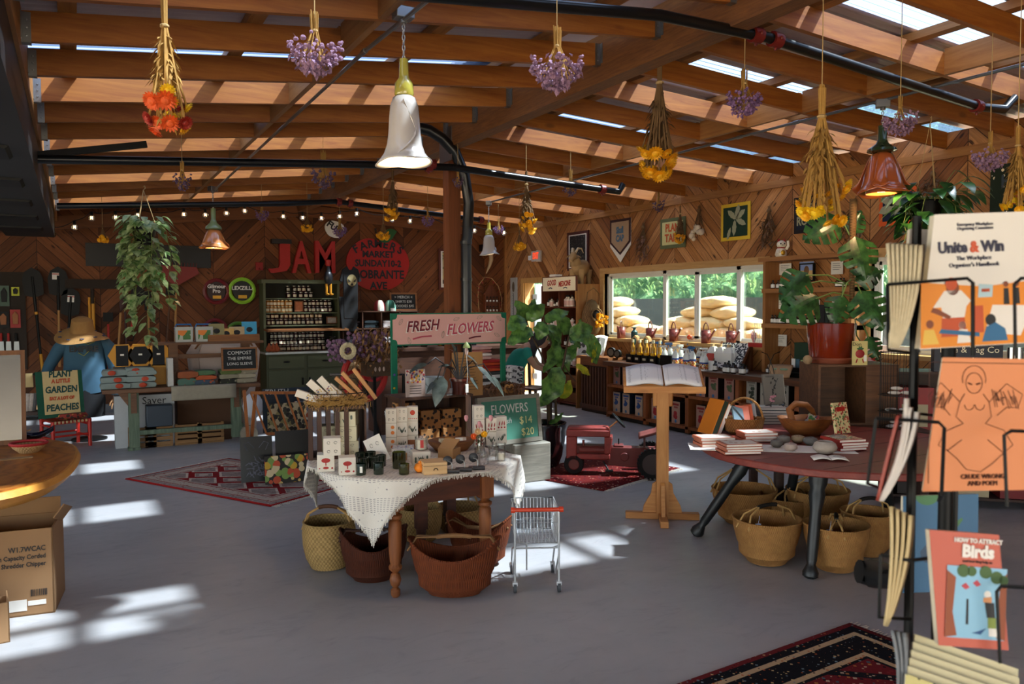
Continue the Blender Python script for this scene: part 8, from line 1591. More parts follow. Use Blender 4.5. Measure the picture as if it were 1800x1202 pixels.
for i,(px,n_,z) in enumerate(((203,2,0),(248,3,0),(203,1,.15),(245,1,.17))):
 x,y,zz = onb(px,bz+z); o = folded((x,y+.1,zz),.34,.26,.07*n_,[SH],'folded grey-green shirts with red round badges, %s pile on the bench' % ('left','middle','top of left','top of middle')[i],n_,name='folded_shirts')
 for j in range(n_): b = B(); b.ball((R(-.05,.05),-.125,.035+j*.07),.036,12,6,(1.2,.2,.8)); b.build('round_badge',LOGO,o)
for px,cc,lab,n_ in ((330,['4c6a5e','8a4a2a'],'green printed shirts beside the rack post',2),(362,['3c4a5a','a8502c','4d6a4a'],'dark patterned shirts in the middle of the rack',3),(405,['2a2a24','8a8470','5a6a3a'],'dark shirts with a light print near the slate',3),(435,['8f8672','a39a86'],'beige folded linen at the right end of the bench',3)):
 x,y,z = onb(px,bz); folded((x,y+.12,z),.26,.24,.17,[spots(cc[0],cc,40,.5,.9,.6)]+[mat(q,.9,0,.2,9) for q in cc[1:]],lab,n_,name='folded_shirts')
x,y,z = onb(358,bz,-.02); b = B(); b.grid(lambda u,v: ((u-.5)*.72,-.013 if v > .35 else -.005+.3*(.35-v),.004 if v < .35 else .004-(v-.35)*.25),10,12); tag(b.build('striped_cloth',mat('8a8272',.95,0,.15,30),loc=(x,y,bz),sol=.006),'beige striped cloth hanging over the front edge of the bench','cloth')
for i,px in enumerate((215,247,279)):
 x,y,z = onb(px,bz,.42); k = kpx((x,y,z)); o = thing('hexagon_box','yellow and black hexagonal wreath box, %s on the bench' % ('left','middle','right')[i],'box',(x,y,bz+.36),0,'hexagonal boxes'); b = B(); P = [(-.15,0),(-.075,.13),(.075,.13),(.15,0),(.075,-.13),(-.075,-.13)]; b.prism(P,0,.1); b.build('box_body',YELP,o); b = B(); b.bb(-.065,.065,-.006,0,-.12,.12) if i != 1 else b.prism([(q[0]*.8,q[1]*.8) for q in P],-.006,0); b.build('black_window',mat('14151a',.5,0,.12,9,.2),o); b = B(); b.bb(-.02,.02,-.01,-.006,.0,.02); b.build('white_label',WHT,o)
 b = B(); b.bb(-.1,.1,0,.1,0,.23) if i != 2 else b.prism([(q[0],q[1]+.115) for q in P],0,.1); tag(b.build('black_box' if i < 2 else 'hexagon_box',mat('1a1a1e',.4) if i < 2 else YELP,loc=(x,y,bz)),'box under the %s hexagonal box' % ('left','middle','right')[i],'box')
x,y,z = onb(298,bz,.2); b = B(); b.bb(-.03,.03,-.1,.1,0,.33); tag(b.build('ring_binder',mat('b5b3ae',.5),loc=(x,y,z)),'pale grey box file standing left of the rack post','binder')
for px,lab in ((324,'clear tub with a blue handle and garden picture'),(359,'clear tub with a blue handle and orange label')): x,y,z = onb(px,zs_,.32); o = thing('plastic_tub',lab+' on the rack shelf','tub',(x,y,zs_)); b = B(); b.box((0,0,.09),(.19,.13,.18),taper=1.05); b.build('tub_body',mat('a8aaa6',.3),o); b = B(); b.bb(-.07,.07,-.072,-.066,.03,.14); b.build('picture_label',spots('a9b0a0',['3d6b34','d97a2a','5f8a9c'],12,.9,.5,.8),o); b = B(); b.tube([(-.1,0,.15),(-.08,0,.21),(.08,0,.21),(.1,0,.15)],.01,6); b.build('blue_handle',mat('1f5f9c',.4),o)
x0_,x1_ = onb(365,0,.3)[0],onb(455,0,.3)[0]; o = thing('wooden_trough','long wooden trough of small books and cards on the rack shelf','tray',((x0_+x1_)/2,bY+.33,zs_)); w_ = (x1_-x0_)/2; b = B(); b.bb(-w_,w_,-.1,.1,0,.012); b.bb(-w_,w_,-.11,-.1,0,.08); b.bb(-w_,w_,.1,.11,0,.08); b.bb(-w_,-w_+.012,-.1,.1,0,.08); b.bb(w_-.012,w_,-.1,.1,0,.08); b.build('trough_body',OAK,o)
for i,(f,c_,h,lab) in enumerate(((-.75,'8a8258',.2,'green floral'),(-.3,'c9a25c',.14,'golden'),(.2,'b5a07c',.16,'cream'),(.8,'3f9cc4',.22,'bright blue'))): b = B(); b.bb(-.09,.09,-.006,.006,0,h); b.m = 1; b.ball((0,-.007,h*.55),.04,10,5,(1,.1,.8)); q_ = b.build('small_book',[mat(c_,.6,0,.15,30),INK],loc=(o.location.x+f*w_*.85,bY+.28+.02*i,zs_+.014)); q_.rotation_euler = (-.12,0,0); tag(q_,lab+' small book standing in the wooden trough','book')
x,y,z = onb(418,bz,.0); board('slate_sign','small wood framed slate reading compost the empire','sign',(Vector((x+.03,bY+.05,bz+.30)),.38,.24,0),CHALK,OAK,.02,.015,texts=[('COMPOST',.25,0,.3,CHW),('THE EMPIRE',.22,0,.02,CHW),('LONG SLEEVE',.2,0,-.25,CHW)],rx=-.1)
b = B(); b.bb(-.02,.62,0,.25,0,bz-.1); o = b.build('white_carton',mat('a8aaac',.7),loc=(onb(263,0)[0]-.35,bY+.25,0)); tag(o,'large white printed carton under the left of the bench','box'); text('Saver',.12,INK,o,(.40,-.004,bz-.17)); b = B(); b.bb(.3,.58,-.2,-.01,.25,.50); tag(b.build('blue_crate',mat('1d2b38',.5),loc=(o.location.x,o.location.y,.0),bev=.01),'dark blue box in front of the white carton','box')
b = B(); b.bb(0,.62,0,.3,0,bz-.12); tag(b.build('brown_carton',mat('4a2f1c',.9),loc=(onb(345,0)[0]-.2,bY+.3,0)),'large brown carton under the middle of the bench','box')
for i,px in enumerate((242,272,325,365)):
 o = thing('slatted_crate','low crate of light slats under the bench, %s from the left' % on[i],'crate',(onb(px,0,.0)[0]+.04,bY-.0,.0),0,'light slatted crates'); b = B(); [b.bb(-.15,.15,.14,.155,z,z+.04) for z in (.02,.08,.14,.20)]; [b.bb(x,x+.03,.155,.18,0,.25) for x in (-.15,.12)]; b.bb(-.15,.15,.15,.24,.0,.015); b.build('slats',wood('6d4a28','a87c48',0),o)
x,y,z = onb(400,0,.66); o = thing('linen_sack','white gathered fabric laundry hamper standing behind the bench','sack',(x-.0,bY+.95,0)); b = B(); b.lathe([(.25,.05),(.36,.4),(.42,.8),(.44,1.05),(.30,1.28),(.1,1.32),(.001,1.30)],40,sy=.5,fn=lambda a,t: (1+.05*sin(11*a+3*t)+.03*sin(23*a),0)); b.build('fabric',mat('b9aaa0',.9,0,.08,8),o); b = B(); b.tube([(.44*cos(a)*.9,-.2*abs(sin(a)),.95+.36*sin(a)) for a in [pi*k_/16 for k_ in range(17)]],.013,6); b.build('wooden_hoop',OAK,o)
b = B(); b.ball((0,0,.30),.12,12,8,(1,.8,1.3)); tag(b.build('white_bag',mat('b9bcc4',.7),loc=(onb(437,0)[0],bY-.12,.15)),'white plastic bag hanging from the bench end','bag')
p = at(437,762,Z=0); b = B(); b.lathe([(.11,0),(.12,.02),(.12,.3),(.10,.33),(.11,.34),(.11,.36),(.09,.36),(.001,.33)],28); tag(b.build('stoneware_crock',mat('b0aa9e',.35),loc=(p.x,p.y+.1,0)),'cream stoneware crock on the floor at the bench end','crock')
mq = thing('mannequin','mannequin in a blue long-sleeved shirt and black skirt beside the bench','mannequin',(.08,11.15,0),-.05); mk = kpx((.08,11.15,1.4)); BLS = mat('35576c',.9,0,.1,7); WHD = mat('a87c54',.5)
ms_ = at(147,590,Y=11.15).z; b = B(); b.lathe([(.24,ms_-.66),(.25,ms_-.52),(.235,ms_-.35),(.23,ms_-.15),(.235,ms_-.04),(.12,ms_+.0),(.07,ms_+.02)],36,sy=.62,fn=lambda a,t: (1+.03*sin(5*a+4*t)*(1-t),(-.05*abs(sin(a)) if t < .1 else 0))); b.build('shirt_body',BLS,mq)
for s,P in ((-1,[(-.17,0,ms_-.05),(-.27,0,ms_-.16),(-.37,-.02,ms_-.34),(-.46,-.05,ms_-.58),(-.47,-.08,ms_-.70)]),(1,[(.17,0,ms_-.05),(.27,0,ms_-.15),(.32,-.02,ms_-.38),(.33,-.05,ms_-.62),(.33,-.08,ms_-.74)])):
 b = B(); b.tube(P,[.085,.08,.068,.055,.045],14); b.build('sleeve',BLS,mq); e_ = Vector(P[-1]); b = B(); b.tube([e_+Vector((0,0,.02)),e_+Vector((0,-.01,-.05))],[.022,.03],8); b.ball(e_+Vector((0,-.01,-.08)),.036,10,6,(1.1,.5,1.2))
 for j in range(4): t = (j-1.5)*.02; b.tube([e_+Vector((t,-.01,-.10)),e_+Vector((t*1.4,-.025,-.155+.01*abs(j-1.5))),e_+Vector((t*1.5,-.03,-.19+.012*abs(j-1.5)))],[.010,.009,.006],6)
 b.tube([e_+Vector((-s*.03,-.01,-.06)),e_+Vector((-s*.06,-.03,-.10)),e_+Vector((-s*.065,-.035,-.13))],[.011,.009,.007],6); b.build('wooden_hand',WHD,mq)
b = B(); b.lathe([(.21,ms_-1.0),(.22,ms_-.8),(.20,ms_-.55)],28,sy=.7); b.build('skirt',mat('0d0d10',.9),mq); b = B(); b.cyl((.03,0,.02),(.03,0,ms_-.95),.022); b.cyl((.03,0,0),(.03,0,.02),.2,n=28); b.build('stand_pole',BLK,mq)
text('EMPIRE',.1,INK,mq,(0,-.152,ms_-.16),off=.004); b = B(); b.tube([(-.14,-.15,ms_-.10),(-.05,-.152,ms_-.06),(.05,-.152,ms_-.10),(.12,-.15,ms_-.07)],.004,4); b.tube([(-.06,-.152,ms_-.2),(.0,-.152,ms_-.24),(.06,-.15,ms_-.18)],.004,4); b.build('yellow_print',mat('a8a03c',.8),mq)
ht = thing('straw_hat','wide straw hat with dark flowers around its brim on the mannequin','hat',(.06,11.13,ms_+.03),.1,rx=.25); b = B(); b.lathe([(.001,.20),(.07,.198),(.115,.17),(.13,.06),(.14,.03),(.22,-.0),(.30,-.05)],44,fn=lambda a,t: (1,-.03*sin(2*a+.6)*t*t)); b.build('hat_body',weave('b58a54','8a6236',160,60),ht,sol=.004); b = B()
for i in range(10): a = 2*pi*i/10+.2; [b.ball((.245*cos(a)+.016*cos(q),.245*sin(a)+.016*sin(q),-.008-.03*sin(2*a+.6)*.7),.011,6,4,(1,1,.4)) for q in (0,1.26,2.5,3.8,5)]
b.build('flower_pattern',mat('3a3a4c',.8),ht,smooth=0)
ch = thing('red_chair','small red chair with a woven strap seat','chair',(-.14,10.75,0),.35); CR = mat('b02014',.4,0,.12,20); chs = at(110,737,D=(ch.location-CAM).dot(cf)).z
for x in (-.2,.2):
 for y in (-.18,.18): b = B(); b.cyl((x,y,0),(x,y,chs+.01 if y < 0 else chs+.45),.02,.022,10); b.build('leg',CR,ch)
b = B(); [b.cyl((x,-.18,z),(x,.18,z),.012) for x in (-.2,.2) for z in (.12,.26)]; [b.cyl((-.2,y,z),(.2,y,z),.012) for y in (-.18,.18) for z in (.15,.3)]; b.bb(-.2,.2,.17,.19,chs+.30,chs+.38); b.build('rungs',CR,ch)
b = B(); b.grid(lambda u,v: ((u-.5)*.42,(v-.5)*.38,chs-.02*sin(pi*u)*sin(pi*v)),8,8); b.build('strap_seat',CR,ch,sol=.012); b = B(); [b.bb(x,x+.022,-.2,-.19,chs-.02,chs+.01) for x in [-.19+.042*i for i in range(9)]]; b.build('cream_straps',mat('b59a72',.8),ch)
tw = thing('tea_towel','cream tea towel with green borders and garden slogan draped over the red chair','towel',(-.17,10.6,chs),.28); thh = .56
b = B(); b.bb(-.245,.245,-.004,.004,.05,thh+.03); b.grid(lambda u,v: ((u-.5)*.49,.004+.16*v,thh+.03-.02*v),4,4); b.build('green_border',mat('0f4a36',.9,0,.1,30),tw); b = B(); b.bb(-.175,.2,-.007,-.004,.09,thh+.03); b.bb(-.42,-.245,.1,.14,thh-.13,thh+.03); b.build('cream_ground',mat('c9b07c',.9,0,.08,30),tw)
DG = mat('16403c',.8); OR_ = mat('b5502c',.8)
for s_,z,q,m_ in (('PLANT',.55,.1,DG),('A LITTLE',.47,.062,OR_),('GARDEN',.37,.105,DG),('EAT A LOT OF',.27,.05,OR_),('PEACHES',.16,.105,DG)): text(s_,q,m_,tw,(.012,-.009,z),off=.004,sx=.80,shear=.1)
tw.rotation_euler = (-.16,0,.28); b = B(); b.lathe([(.1,0),(.15,.03),(.13,.07),(.001,.08)],24,sx=1.2); tag(b.build('woven_hat',spots('8a2a1c',['2a1a10','b5933c','8a2a1c'],30,.8,.8,.6),loc=(-.08,10.68,chs+.012)),'red and black patterned woven cap on the red chair seat','hat')
p = at(492,800,Z=0); mg = thing('magazine_rack','slatted orange-brown wooden print rack full of posters','rack',(p.x+.1,8.75,0),.05); k = kpx((p.x,8.75,.5)); b = B()
def MR(px,py,dy=0): q = at(px,py,Y=8.75+dy)-mg.location; return q
A_,B_,C_,D_2 = MR(440,690),MR(520,690),MR(545,760),MR(468,762); ORW = wood('8a4a20','b87238',2); b.bar(A_,B_,.03,.03); b.bar(D_2,C_,.03,.03); [b.bar(A_.lerp(B_,t),D_2.lerp(C_,t),.035,.015) for t in (0,.27,.52,.77,1)]; [b.bar(q,Vector((q.x,q.y+.3,0)),.03,.03) for q in (A_+Vector((.05,0,0)),C_)]; [b.bar(q+Vector((0,.3,0)),Vector((q.x,q.y+.1,0)),.03,.03) for q in (A_,B_)]; b.build('slatted_frame',ORW,mg)
for i,(x0,x1,y0,y1,m_,dy,lab) in enumerate(((470,538,708,764,spots('b5a98a',['1a1a18','3a3a30','8a8458'],24,.9,.6,.65),.06,'black and cream woodcut poster behind the rack slats'),(462,545,682,758,mat('1d2a38',.4),.12,'dark blue poster marked TRUTH at the back of the rack'),(515,552,705,762,spots('4a5a78',['a8502c','c9c2b0','1c2438'],20,.8,.6,.6),.09,'blue and orange poster at the right of the rack'))):
 c,w_,h,_ = rect(x0,y0,x1,y1,Y=8.75+dy); c.y += i*.02; o = board('poster',lab,'poster',(c,w_,h,.05),m_,None,th=.006)
 if i == 1: text('TRUTH',.08,CHW,o,(-.1,-.006,h*.42))
for i,(x0,x1,y0,y1,m_,Y_,lab) in enumerate(((423,479,768,846,mat('0d0f12',.3,0,.3,4),7.62,'black sheet with a faint winged figure leaning on the rug, left'),(485,545,763,846,mat('0f1114',.3,0,.3,4),7.6,'black sheet with a faint skeletal drawing behind the dog print'),(466,541,800,848,spots('1c1a14',['c9a02c','d9c79c','c4502c','7a9a4a','c9b070'],17,.97,.5,.6),7.42,'colourful print of yellow dogs and flowers in front'))):
 c,w_,h,_ = rect(x0,y0,x1,y1,Y=Y_); c.z = h/2+.015; o = board('art_print',lab,'print',(c,w_,h,-.05),m_,None,th=.006,rx=-.14)
 if i == 0: b = B(); [b.tube([(s*.02,-.005,.1),(s*.07,-.005,.16),(s*.11,-.005,.14),(s*.08,-.005,.08)],.003,3) for s in (-1,1)]; [b.leaf((R(-.08,.06),-.005,R(-.18,.0)),(R(-1,1),0,R(-1,1)),.05,.01,up=(0,-1,0),droop=0) for _ in range(40)]; b.build('winged_figure',mat('5a5a6a',.5,0,.6,40),o,smooth=0)
SZ = .75; sl2 = thing('wood_slab_table','thick live-edge wooden slab table cut off at the left edge','table',(-.92,5.5,0)); b = B(); N_ = 64; P = []
for k_ in range(N_): a = 2*pi*k_/N_; c_,s_ = cos(a),sin(a); q = (abs(c_)**2.5+abs(s_)**2.5)**(-1/2.5); P.append((.92*q*c_*(1+.012*sin(5*a)),1.12*q*s_*(1+.015*sin(7*a))))
def slabm():
 m,n = base('slab',.3,spec=.5); o_,x,y,z = n.coords(); d = n.math('SQRT',n.math('ADD',n.math('MULTIPLY',n.math('ADD',x,.2),n.math('ADD',x,.2)),n.math('MULTIPLY',n.math('MULTIPLY',y,y),.6))); w = n.noise(o_,2.2,4); f = n.math('FRACT',n.math('ADD',n.math('MULTIPLY',d,9),n.math('MULTIPLY',w,6)))
 n.link(n.ramp(f,[(0,'8a4a18'),(.5,'b5702c'),(.9,'a35c22'),(1,'6d3812')]),n.bsdf.inputs['Base Color']); return m
b.flat([(x*.97,y*.97) for x,y in P],SZ-.01,SZ); b.build('tabletop',slabm(),sl2); b = B(); A_ = []
for z,q in ((SZ-.10,.93),(SZ-.07,.97),(SZ-.035,1.0),(SZ-.003,.985)): A_.append([b.pt((x*q,y*q,z)) for x,y in P])
for u,v in zip(A_,A_[1:]): b.bridge(u,v)
b.face(A_[0][::-1]); b.face(A_[-1]); b.build('live_edge',wood('c47a24','e8a848',1,.6,.4,.4),sl2); b = B(); [b.cyl((x,y,0),(x*.9,y*.9,SZ-.1),.035,.045) for x in (-.6,.2) for y in (-.75,.75)]; b.build('leg_set',DKW,sl2)  # live edge coloured brighter than the top to stand for sun on it
p = at(50,797,Z=SZ); b = B(); b.lathe([(.05,0),(.085,.03),(.1,.055)],30,cap1=False); b.m = 1; b.tube([(.1*cos(a),.1*sin(a),.056) for a in [2*pi*k_/30 for k_ in range(30)]],.008,6,closed=True); tag(b.build('coil_bowl',[weave('c9a878','8a6a44',30,90),mat('9c1a1c',.7)],loc=(p.x,p.y+.05,SZ+.001),sol=.003),'small straw coil bowl with a red rim on the slab table','bowl')
p = at(58,776,Z=SZ); b = B(); b.grid(lambda u,v: ((u-.5)*.24,(v-.5)*.12*sin(pi*min(.97,max(.06,u))),.012+.05*(2*u-1)**2+.03*(2*v-1)**2),14,8); q_ = b.build('leaf_dish',mat('14182a',.12,0,.2),loc=(p.x,p.y+.05,SZ),sol=.008); tag(q_,'dark blue glazed boat-shaped dish behind the coil bowl','dish'); b = B(); b.grid(lambda u,v: ((u-.5)*.10,(v-.5)*.08,.05+.02*u),2,2); tag(b.build('kraft_paper',KRAFT,loc=(p.x-.06,p.y,SZ+.01),sol=.002),'folded kraft paper lying in the blue dish','paper'); p = at(30,808,Z=SZ); b = B(); b.flat([(0,0),(.16,.02),(.15,.08),(-.01,.06)],SZ+.001,SZ+.004); tag(b.build('kraft_card',KRAFT,loc=(p.x-.08,p.y,0)),'flat kraft card on the slab table','card')
mr = thing('framed_mirror','wood framed mirror leaning at the left edge of the photo','mirror',at(-28,790,Z=SZ)+Vector((.0,.12,0)),VIEW+.5,rx=-.18); b = B(); b.bb(.20,.225,-.012,.012,0,.62); b.bb(-.225,-.2,-.012,.012,0,.62); b.bb(-.2,.2,-.012,.012,0,.03); b.bb(-.2,.2,-.012,.012,.59,.62); b.build('frame',wood('5a3418','8f5a2c',2),mr); b = B(); b.bb(-.2,.2,-.003,.003,.03,.59); b.build('mirror_glass',mat('c9ccd0',.04,1.,.01),mr)
CB = mat('94704c',.85,0,.06,5); o = thing('cardboard_box','tall open cardboard carton printed with shredder text under the slab table','box',(-.14,4.9,0),-.12); hz_ = at(60,960,D=(o.location-CAM).dot(cf)).z; b = B(); H_2 = at(60,925,D=(o.location-CAM).dot(cf)).z; b.bb(-.5,0,0,.008,0,H_2); b.bb(-.5,0,.36,.368,0,H_2); b.bb(-.008,0,0,.37,0,H_2); b.bb(-.5,-.492,0,.37,0,H_2); b.bb(-.5,0,0,.37,0,.008); b.build('carton_body',CB,o); b = B(); b.bar((-.25,.37,H_2),(-.25,.37,H_2+.09),.48,.006,up=(0,1,0)); b.bar((0,.18,H_2),(.05,.2,H_2+.07),.30,.006,up=(1,0,0)); b.build('flaps',CB,o)
for s_,z,q in (('W1.7WCAC',.36,.034),('Inch Capacity Corded',.318,.03),('Shredder Chipper',.277,.03)): text(s_,q*1.15,INK,o,(-.035,-.003,z),align='RIGHT',off=.0006,sx=.82)
b = B(); [b.bb(-.11+i*.008,-.11+i*.008+R(.002,.006),-.002,-.0,.105,.14) for i in range(10)]; b.build('barcode',INK,o); b = B(); b.bb(-.22,-.13,-.002,0,.03,.09); b.bb(-.125,-.04,-.002,0,.055,.08); b.build('white_stickers',WHT,o)
b = B(); b.bb(-.4,-.0,0,.006,0,.2); b.bb(-.4,0,.2,.206,0,.17); b.bb(-.006,0,0,.2,0,.2); b.bb(-.4,0,0,.2,0,.006); q_ = b.build('small_carton',CB,loc=(-.325,4.57,0)); q_.rotation_euler = (0,0,.1); tag(q_,'low open carton in front of the tall one at the left edge','box')
# ---------------------------------------------------------------- book rack close to the camera
RD = 1.30
def K(px,py,d=RD): return at(px,py,D=d)
rk = thing('book_rack','black wire spinner rack of books close at the right edge','rack',K(1668,600,1.42)); rk.location.z = 0; O = rk.location.copy()
def L_(px,py,d=RD): return K(px,py,d)-O
b = B(); b.cyl((0,0,.0),(0,0,1.80),.012); b.cyl((0,0,0),(0,0,.03),.2,n=32); b.build('pole',BLK,rk); b = B()
b.cyl(L_(1612,380,1.34),L_(1594,1230,1.34),.0075,n=8); b.tube([L_(1600,1000,1.34),L_(1545,1005,1.36)],.004,5)
for px in (1680,): b.cyl(L_(px,860,1.45),L_(px-8,1220,1.45),.005,n=6)
b.build('uprights',BLK,rk); b = B(); b.tube([L_(1510,1004,1.9),L_(1535,1008,1.9),L_(1600,1020,1.7)],[.028,.034,.02],12); b.build('foot',BLK,rk)
def pocket(c4,name='wire_pocket'):
 b = B()
 for q in c4: b.tube([L_(*p) for p in q],.0028,6)
 b.build(name,BLK,rk)
pocket([[(1560,500,1.2),(1700,489,1.2),(1710,497,1.2),(1710,625,1.2)],[(1560,500,1.2),(1562,615,1.25),(1600,620,1.4)],[(1785,625,1.2),(1783,500,1.2),(1795,489,1.2),(1860,489,1.2)],[(1620,500,1.3),(1615,620,1.3)]])
pocket([[(1540,735,1.2),(1650,742,1.18),(1660,752,1.18),(1655,870,1.2),(1650,880,1.25)],[(1540,735,1.2),(1525,850,1.22),(1560,862,1.3)],[(1770,890,1.18),(1765,765,1.18),(1778,757,1.18),(1860,760,1.18)],[(1560,720,1.3),(1640,730,1.42)]])
pocket([[(1548,975,1.22),(1600,985,1.2),(1640,980,1.3)],[(1548,975,1.22),(1545,1085,1.22),(1600,1088,1.25)],[(1758,1165,1.16),(1752,1040,1.16),(1760,1030,1.16),(1860,1036,1.16)],[(1640,1040,1.2),(1640,1130,1.25),(1700,1150,1.3)]])
def sheet4(name,label,c4,m,th=.006,grp=None,pages=None,cat='book'):
 """a book standing in the rack from its four corners (px, py, distance)"""
 W = [K(*p) for p in c4]; W[2] = W[1]+W[3]-W[0]; ctr = sum(W,Vector())/4; o = thing(name,label,cat,ctr,0,grp); V_ = [w-ctr for w in W]; nrm = (V_[1]-V_[0]).cross(V_[3]-V_[0]).normalized()
 if nrm.dot(cf) < 0: nrm = -nrm
 b = B(); b.m = 0; a = [b.pt(v) for v in V_]; e = [b.pt(v+nrm*.0012) for v in V_]; b.face(a); b.face(e[::-1]); [b.face((a[i],a[(i+1) % 4],e[(i+1) % 4],e[i])) for i in range(4)]; b.build('cover',m,o,smooth=0)
 b = B(); q = [v*.99+nrm*.0013 for v in V_]; a = [b.pt(v) for v in q]; e = [b.pt(v+nrm*th) for v in q]; b.face(a); b.face(e[::-1]); [b.face((a[i],a[(i+1) % 4],e[(i+1) % 4],e[i])) for i in range(4)]; b.build('pages',mat('cfc6b4',.8,0,.1,90),o,smooth=0)
 ex = (V_[1]-V_[0]); ez = (V_[0]-V_[3]); return o,V_,ex,ez,nrm
def FR(S): 
 o,V_,ex,ez,nrm = S; f = bpy.data.objects.new('cover_print',None); COL.objects.link(f); f.parent = o; f.location = V_[3]-nrm*.0006; x = ex.normalized(); z = ez-x*ez.dot(x); z.normalize(); f.matrix_local = Matrix.Translation(f.location) @ Matrix((x,nrm,z)).transposed().to_4x4(); return f,ex.length,ez.length
S = sheet4('unite_and_win_book','white and orange workplace handbook in the top pocket of the rack',[(1643,377,1.27),(1850,370,1.30),(1838,622,1.29),(1616,614,1.27)],mat('d9d3cc',.45,0,.01),.012); S[0].name = 'handbook'
f,w_,h = FR(S); NV = mat('26263f',.5); text('Unite    Win',h*.115,NV,f,(w_*.46,-.0006,h*.735),off=.0009,sx=.92); text('&',h*.115,mat('c4502c',.5),f,(w_*.485,-.0006,h*.735),off=.0009,sx=.92)
for s_,z in (('Emergency Workplace',.905),('Organizing Committee',.875)): text(s_,h*.032,NV,f,(w_*.5,-.0006,h*z))
for s_,z in (('The Workplace',.655),("Organizer's Handbook",.605)): text(s_,h*.045,NV,f,(w_*.48,-.0006,h*z))
def shp(m,P,y=-.0009,nm='figure'): b = B(); b.poly([(x*w_,y,z*h) for x,z in P]); b.build(nm,m,f,smooth=0)
def disc(m,x,z,r,y=-.0011,sz=1.): b = B(); b.poly([((x+r*cos(a))*w_,y,(z+r*sz*w_/h*sin(a))*h) for a in [2*pi*k_/18 for k_ in range(18)]]); b.build('figure',m,f,smooth=0)
OG = mat('d9821a',.5,0,.03); shp(OG,[(0.005,.005),(.995,.005),(.995,.47),(.55,.44),(.03,.49)]); BRS = mat('7a3a1c',.5); WF = mat('dcd6d0',.5); RO = mat('b8481c',.5); TL_ = mat('1f5f8a',.5)
shp(WF,[(.12,.30),(.22,.42),(.36,.42),(.44,.34),(.40,.30),(.38,.22),(.20,.22),(.19,.30)],-.0011); disc(BRS,.29,.44,.055); shp(BRS,[(.12,.30),(.16,.29),(.27,.23),(.25,.21),(.10,.27)],-.0013); shp(RO,[(.19,.22),(.38,.22),(.40,.08),(.18,.08)],-.0011); disc(RO,.28,.47,.05,-.0012)
shp(WF,[(.62,.30),(.98,.28),(.85,.06),(.55,.10)],-.001); shp(TL_,[(.52,.03),(.56,.14),(.64,.17),(.72,.12),(.74,.03)],-.0013); disc(INK,.60,.19,.045); shp(mat('d9b04a',.5),[(.02,.03),(.04,.14),(.12,.14),(.16,.03)],-.0013); disc(BRS,.09,.18,.032)
shp(mat('a8c4d0',.5),[(.50,.36),(.62,.36),(.63,.45),(.51,.46)],-.0011); text('STRIKE',h*.03,RO,f,(w_*.565,-.0016,h*.41),off=.0004,sx=.7)
for x in (.74,.83,.92): shp(INK,[(x-.025,.30),(x+.025,.30),(x+.02,.42),(x-.02,.42)],-.0013); disc(BRS,x,.45,.022)
shp(RO,[(.46,.10),(.54,.10),(.54,.3),(.47,.3)],-.0011); shp(TL_,[(.16,.11),(.50,.07),(.50,.10),(.18,.14)],-.0014); disc(WF,.36,.16,.03); shp(WF,[(.31,.03),(.33,.13),(.40,.13),(.43,.03)],-.0013)
S = sheet4('peach_zine','peach paper zine with a winged seated figure drawn in line',[(1658,628,1.24),(1860,632,1.28),(1850,893,1.27),(1622,864,1.23)],mat('d98a5c',.6,0,.02),.003); f,w_,h = FR(S); LN = mat('4a2418',.8)
def ln(P,r=.0005,closed=False): b = B(); b.tube([(x*w_,-.001,z*h) for x,z in P],r,4,closed=closed); b.build('line_drawing',LN,f)
def arc(x,z,r,a0,a1,n=12,sz=1.): return [(x+r*cos(a0+(a1-a0)*k_/n),z+r*sz*sin(a0+(a1-a0)*k_/n)) for k_ in range(n+1)]
ln(arc(.42,.80,.07,0,2*pi,18,1.1)); ln(arc(.42,.83,.10,-.3,pi+.3)); ln([(.34,.72),(.30,.66),(.27,.55),(.33,.50)]); ln([(.50,.72),(.55,.66),(.57,.55),(.52,.50)]); ln(arc(.38,.64,.04,pi,2*pi)); ln(arc(.47,.64,.04,pi,2*pi)); ln([(.33,.50),(.18,.44),(.12,.34),(.20,.30),(.32,.38)]); ln([(.52,.50),(.68,.45),(.76,.34),(.68,.28),(.54,.38)]); ln([(.30,.66),(.14,.80),(.03,.70),(.08,.62),(.16,.62),(.22,.56)]); ln([(.55,.66),(.70,.80),(.84,.72),(.80,.62),(.70,.62),(.62,.56)]); ln([(.20,.30),(.28,.24),(.36,.16),(.48,.14),(.58,.20),(.68,.28)]); ln([(.37,.80),(.40,.79)],.0012); ln([(.44,.79),(.47,.80)],.0012); ln([(.04,.06),(.04,.95),(.93,.95)],.0006)
for i in range(26): x = R(.05,.24); ln([(x,.60+R(0,.1)),(x+.03,.68+R(0,.08))],.0005)
for i in range(20): x = R(.6,.82); ln([(x,.60+R(0,.1)),(x-.03,.68+R(0,.08))],.0005)
for s_,z in (('CRUDE WRONG',.105),('AND POEM',.055)): text(s_,h*.05,LN,f,(w_*.5,-.001,h*z))
S = sheet4('birds_zine','how to attract birds booklet with a red title and blue picture, lowest in the rack',[(1634,931,1.19),(1756,940,1.19),(1786,1164,1.18),(1650,1134,1.18)],mat('b5503c',.5,0,.03),.012); S[0].name = 'bird_booklet'; f,w_,h = FR(S)
SB_ = mat('7fb0cc',.5); shp(SB_,[(.07,.08),(.93,.08),(.93,.70),(.07,.70)]); text('Birds',h*.15,WF,f,(w_*.5,-.0012,h*.83),off=.0012,sx=.9); text('HOW TO ATTRACT',h*.055,WF,f,(w_*.5,-.0012,h*.925),off=.0004,sx=.85); text('and how they help us',h*.03,INK,f,(w_*.5,-.0012,h*.745))
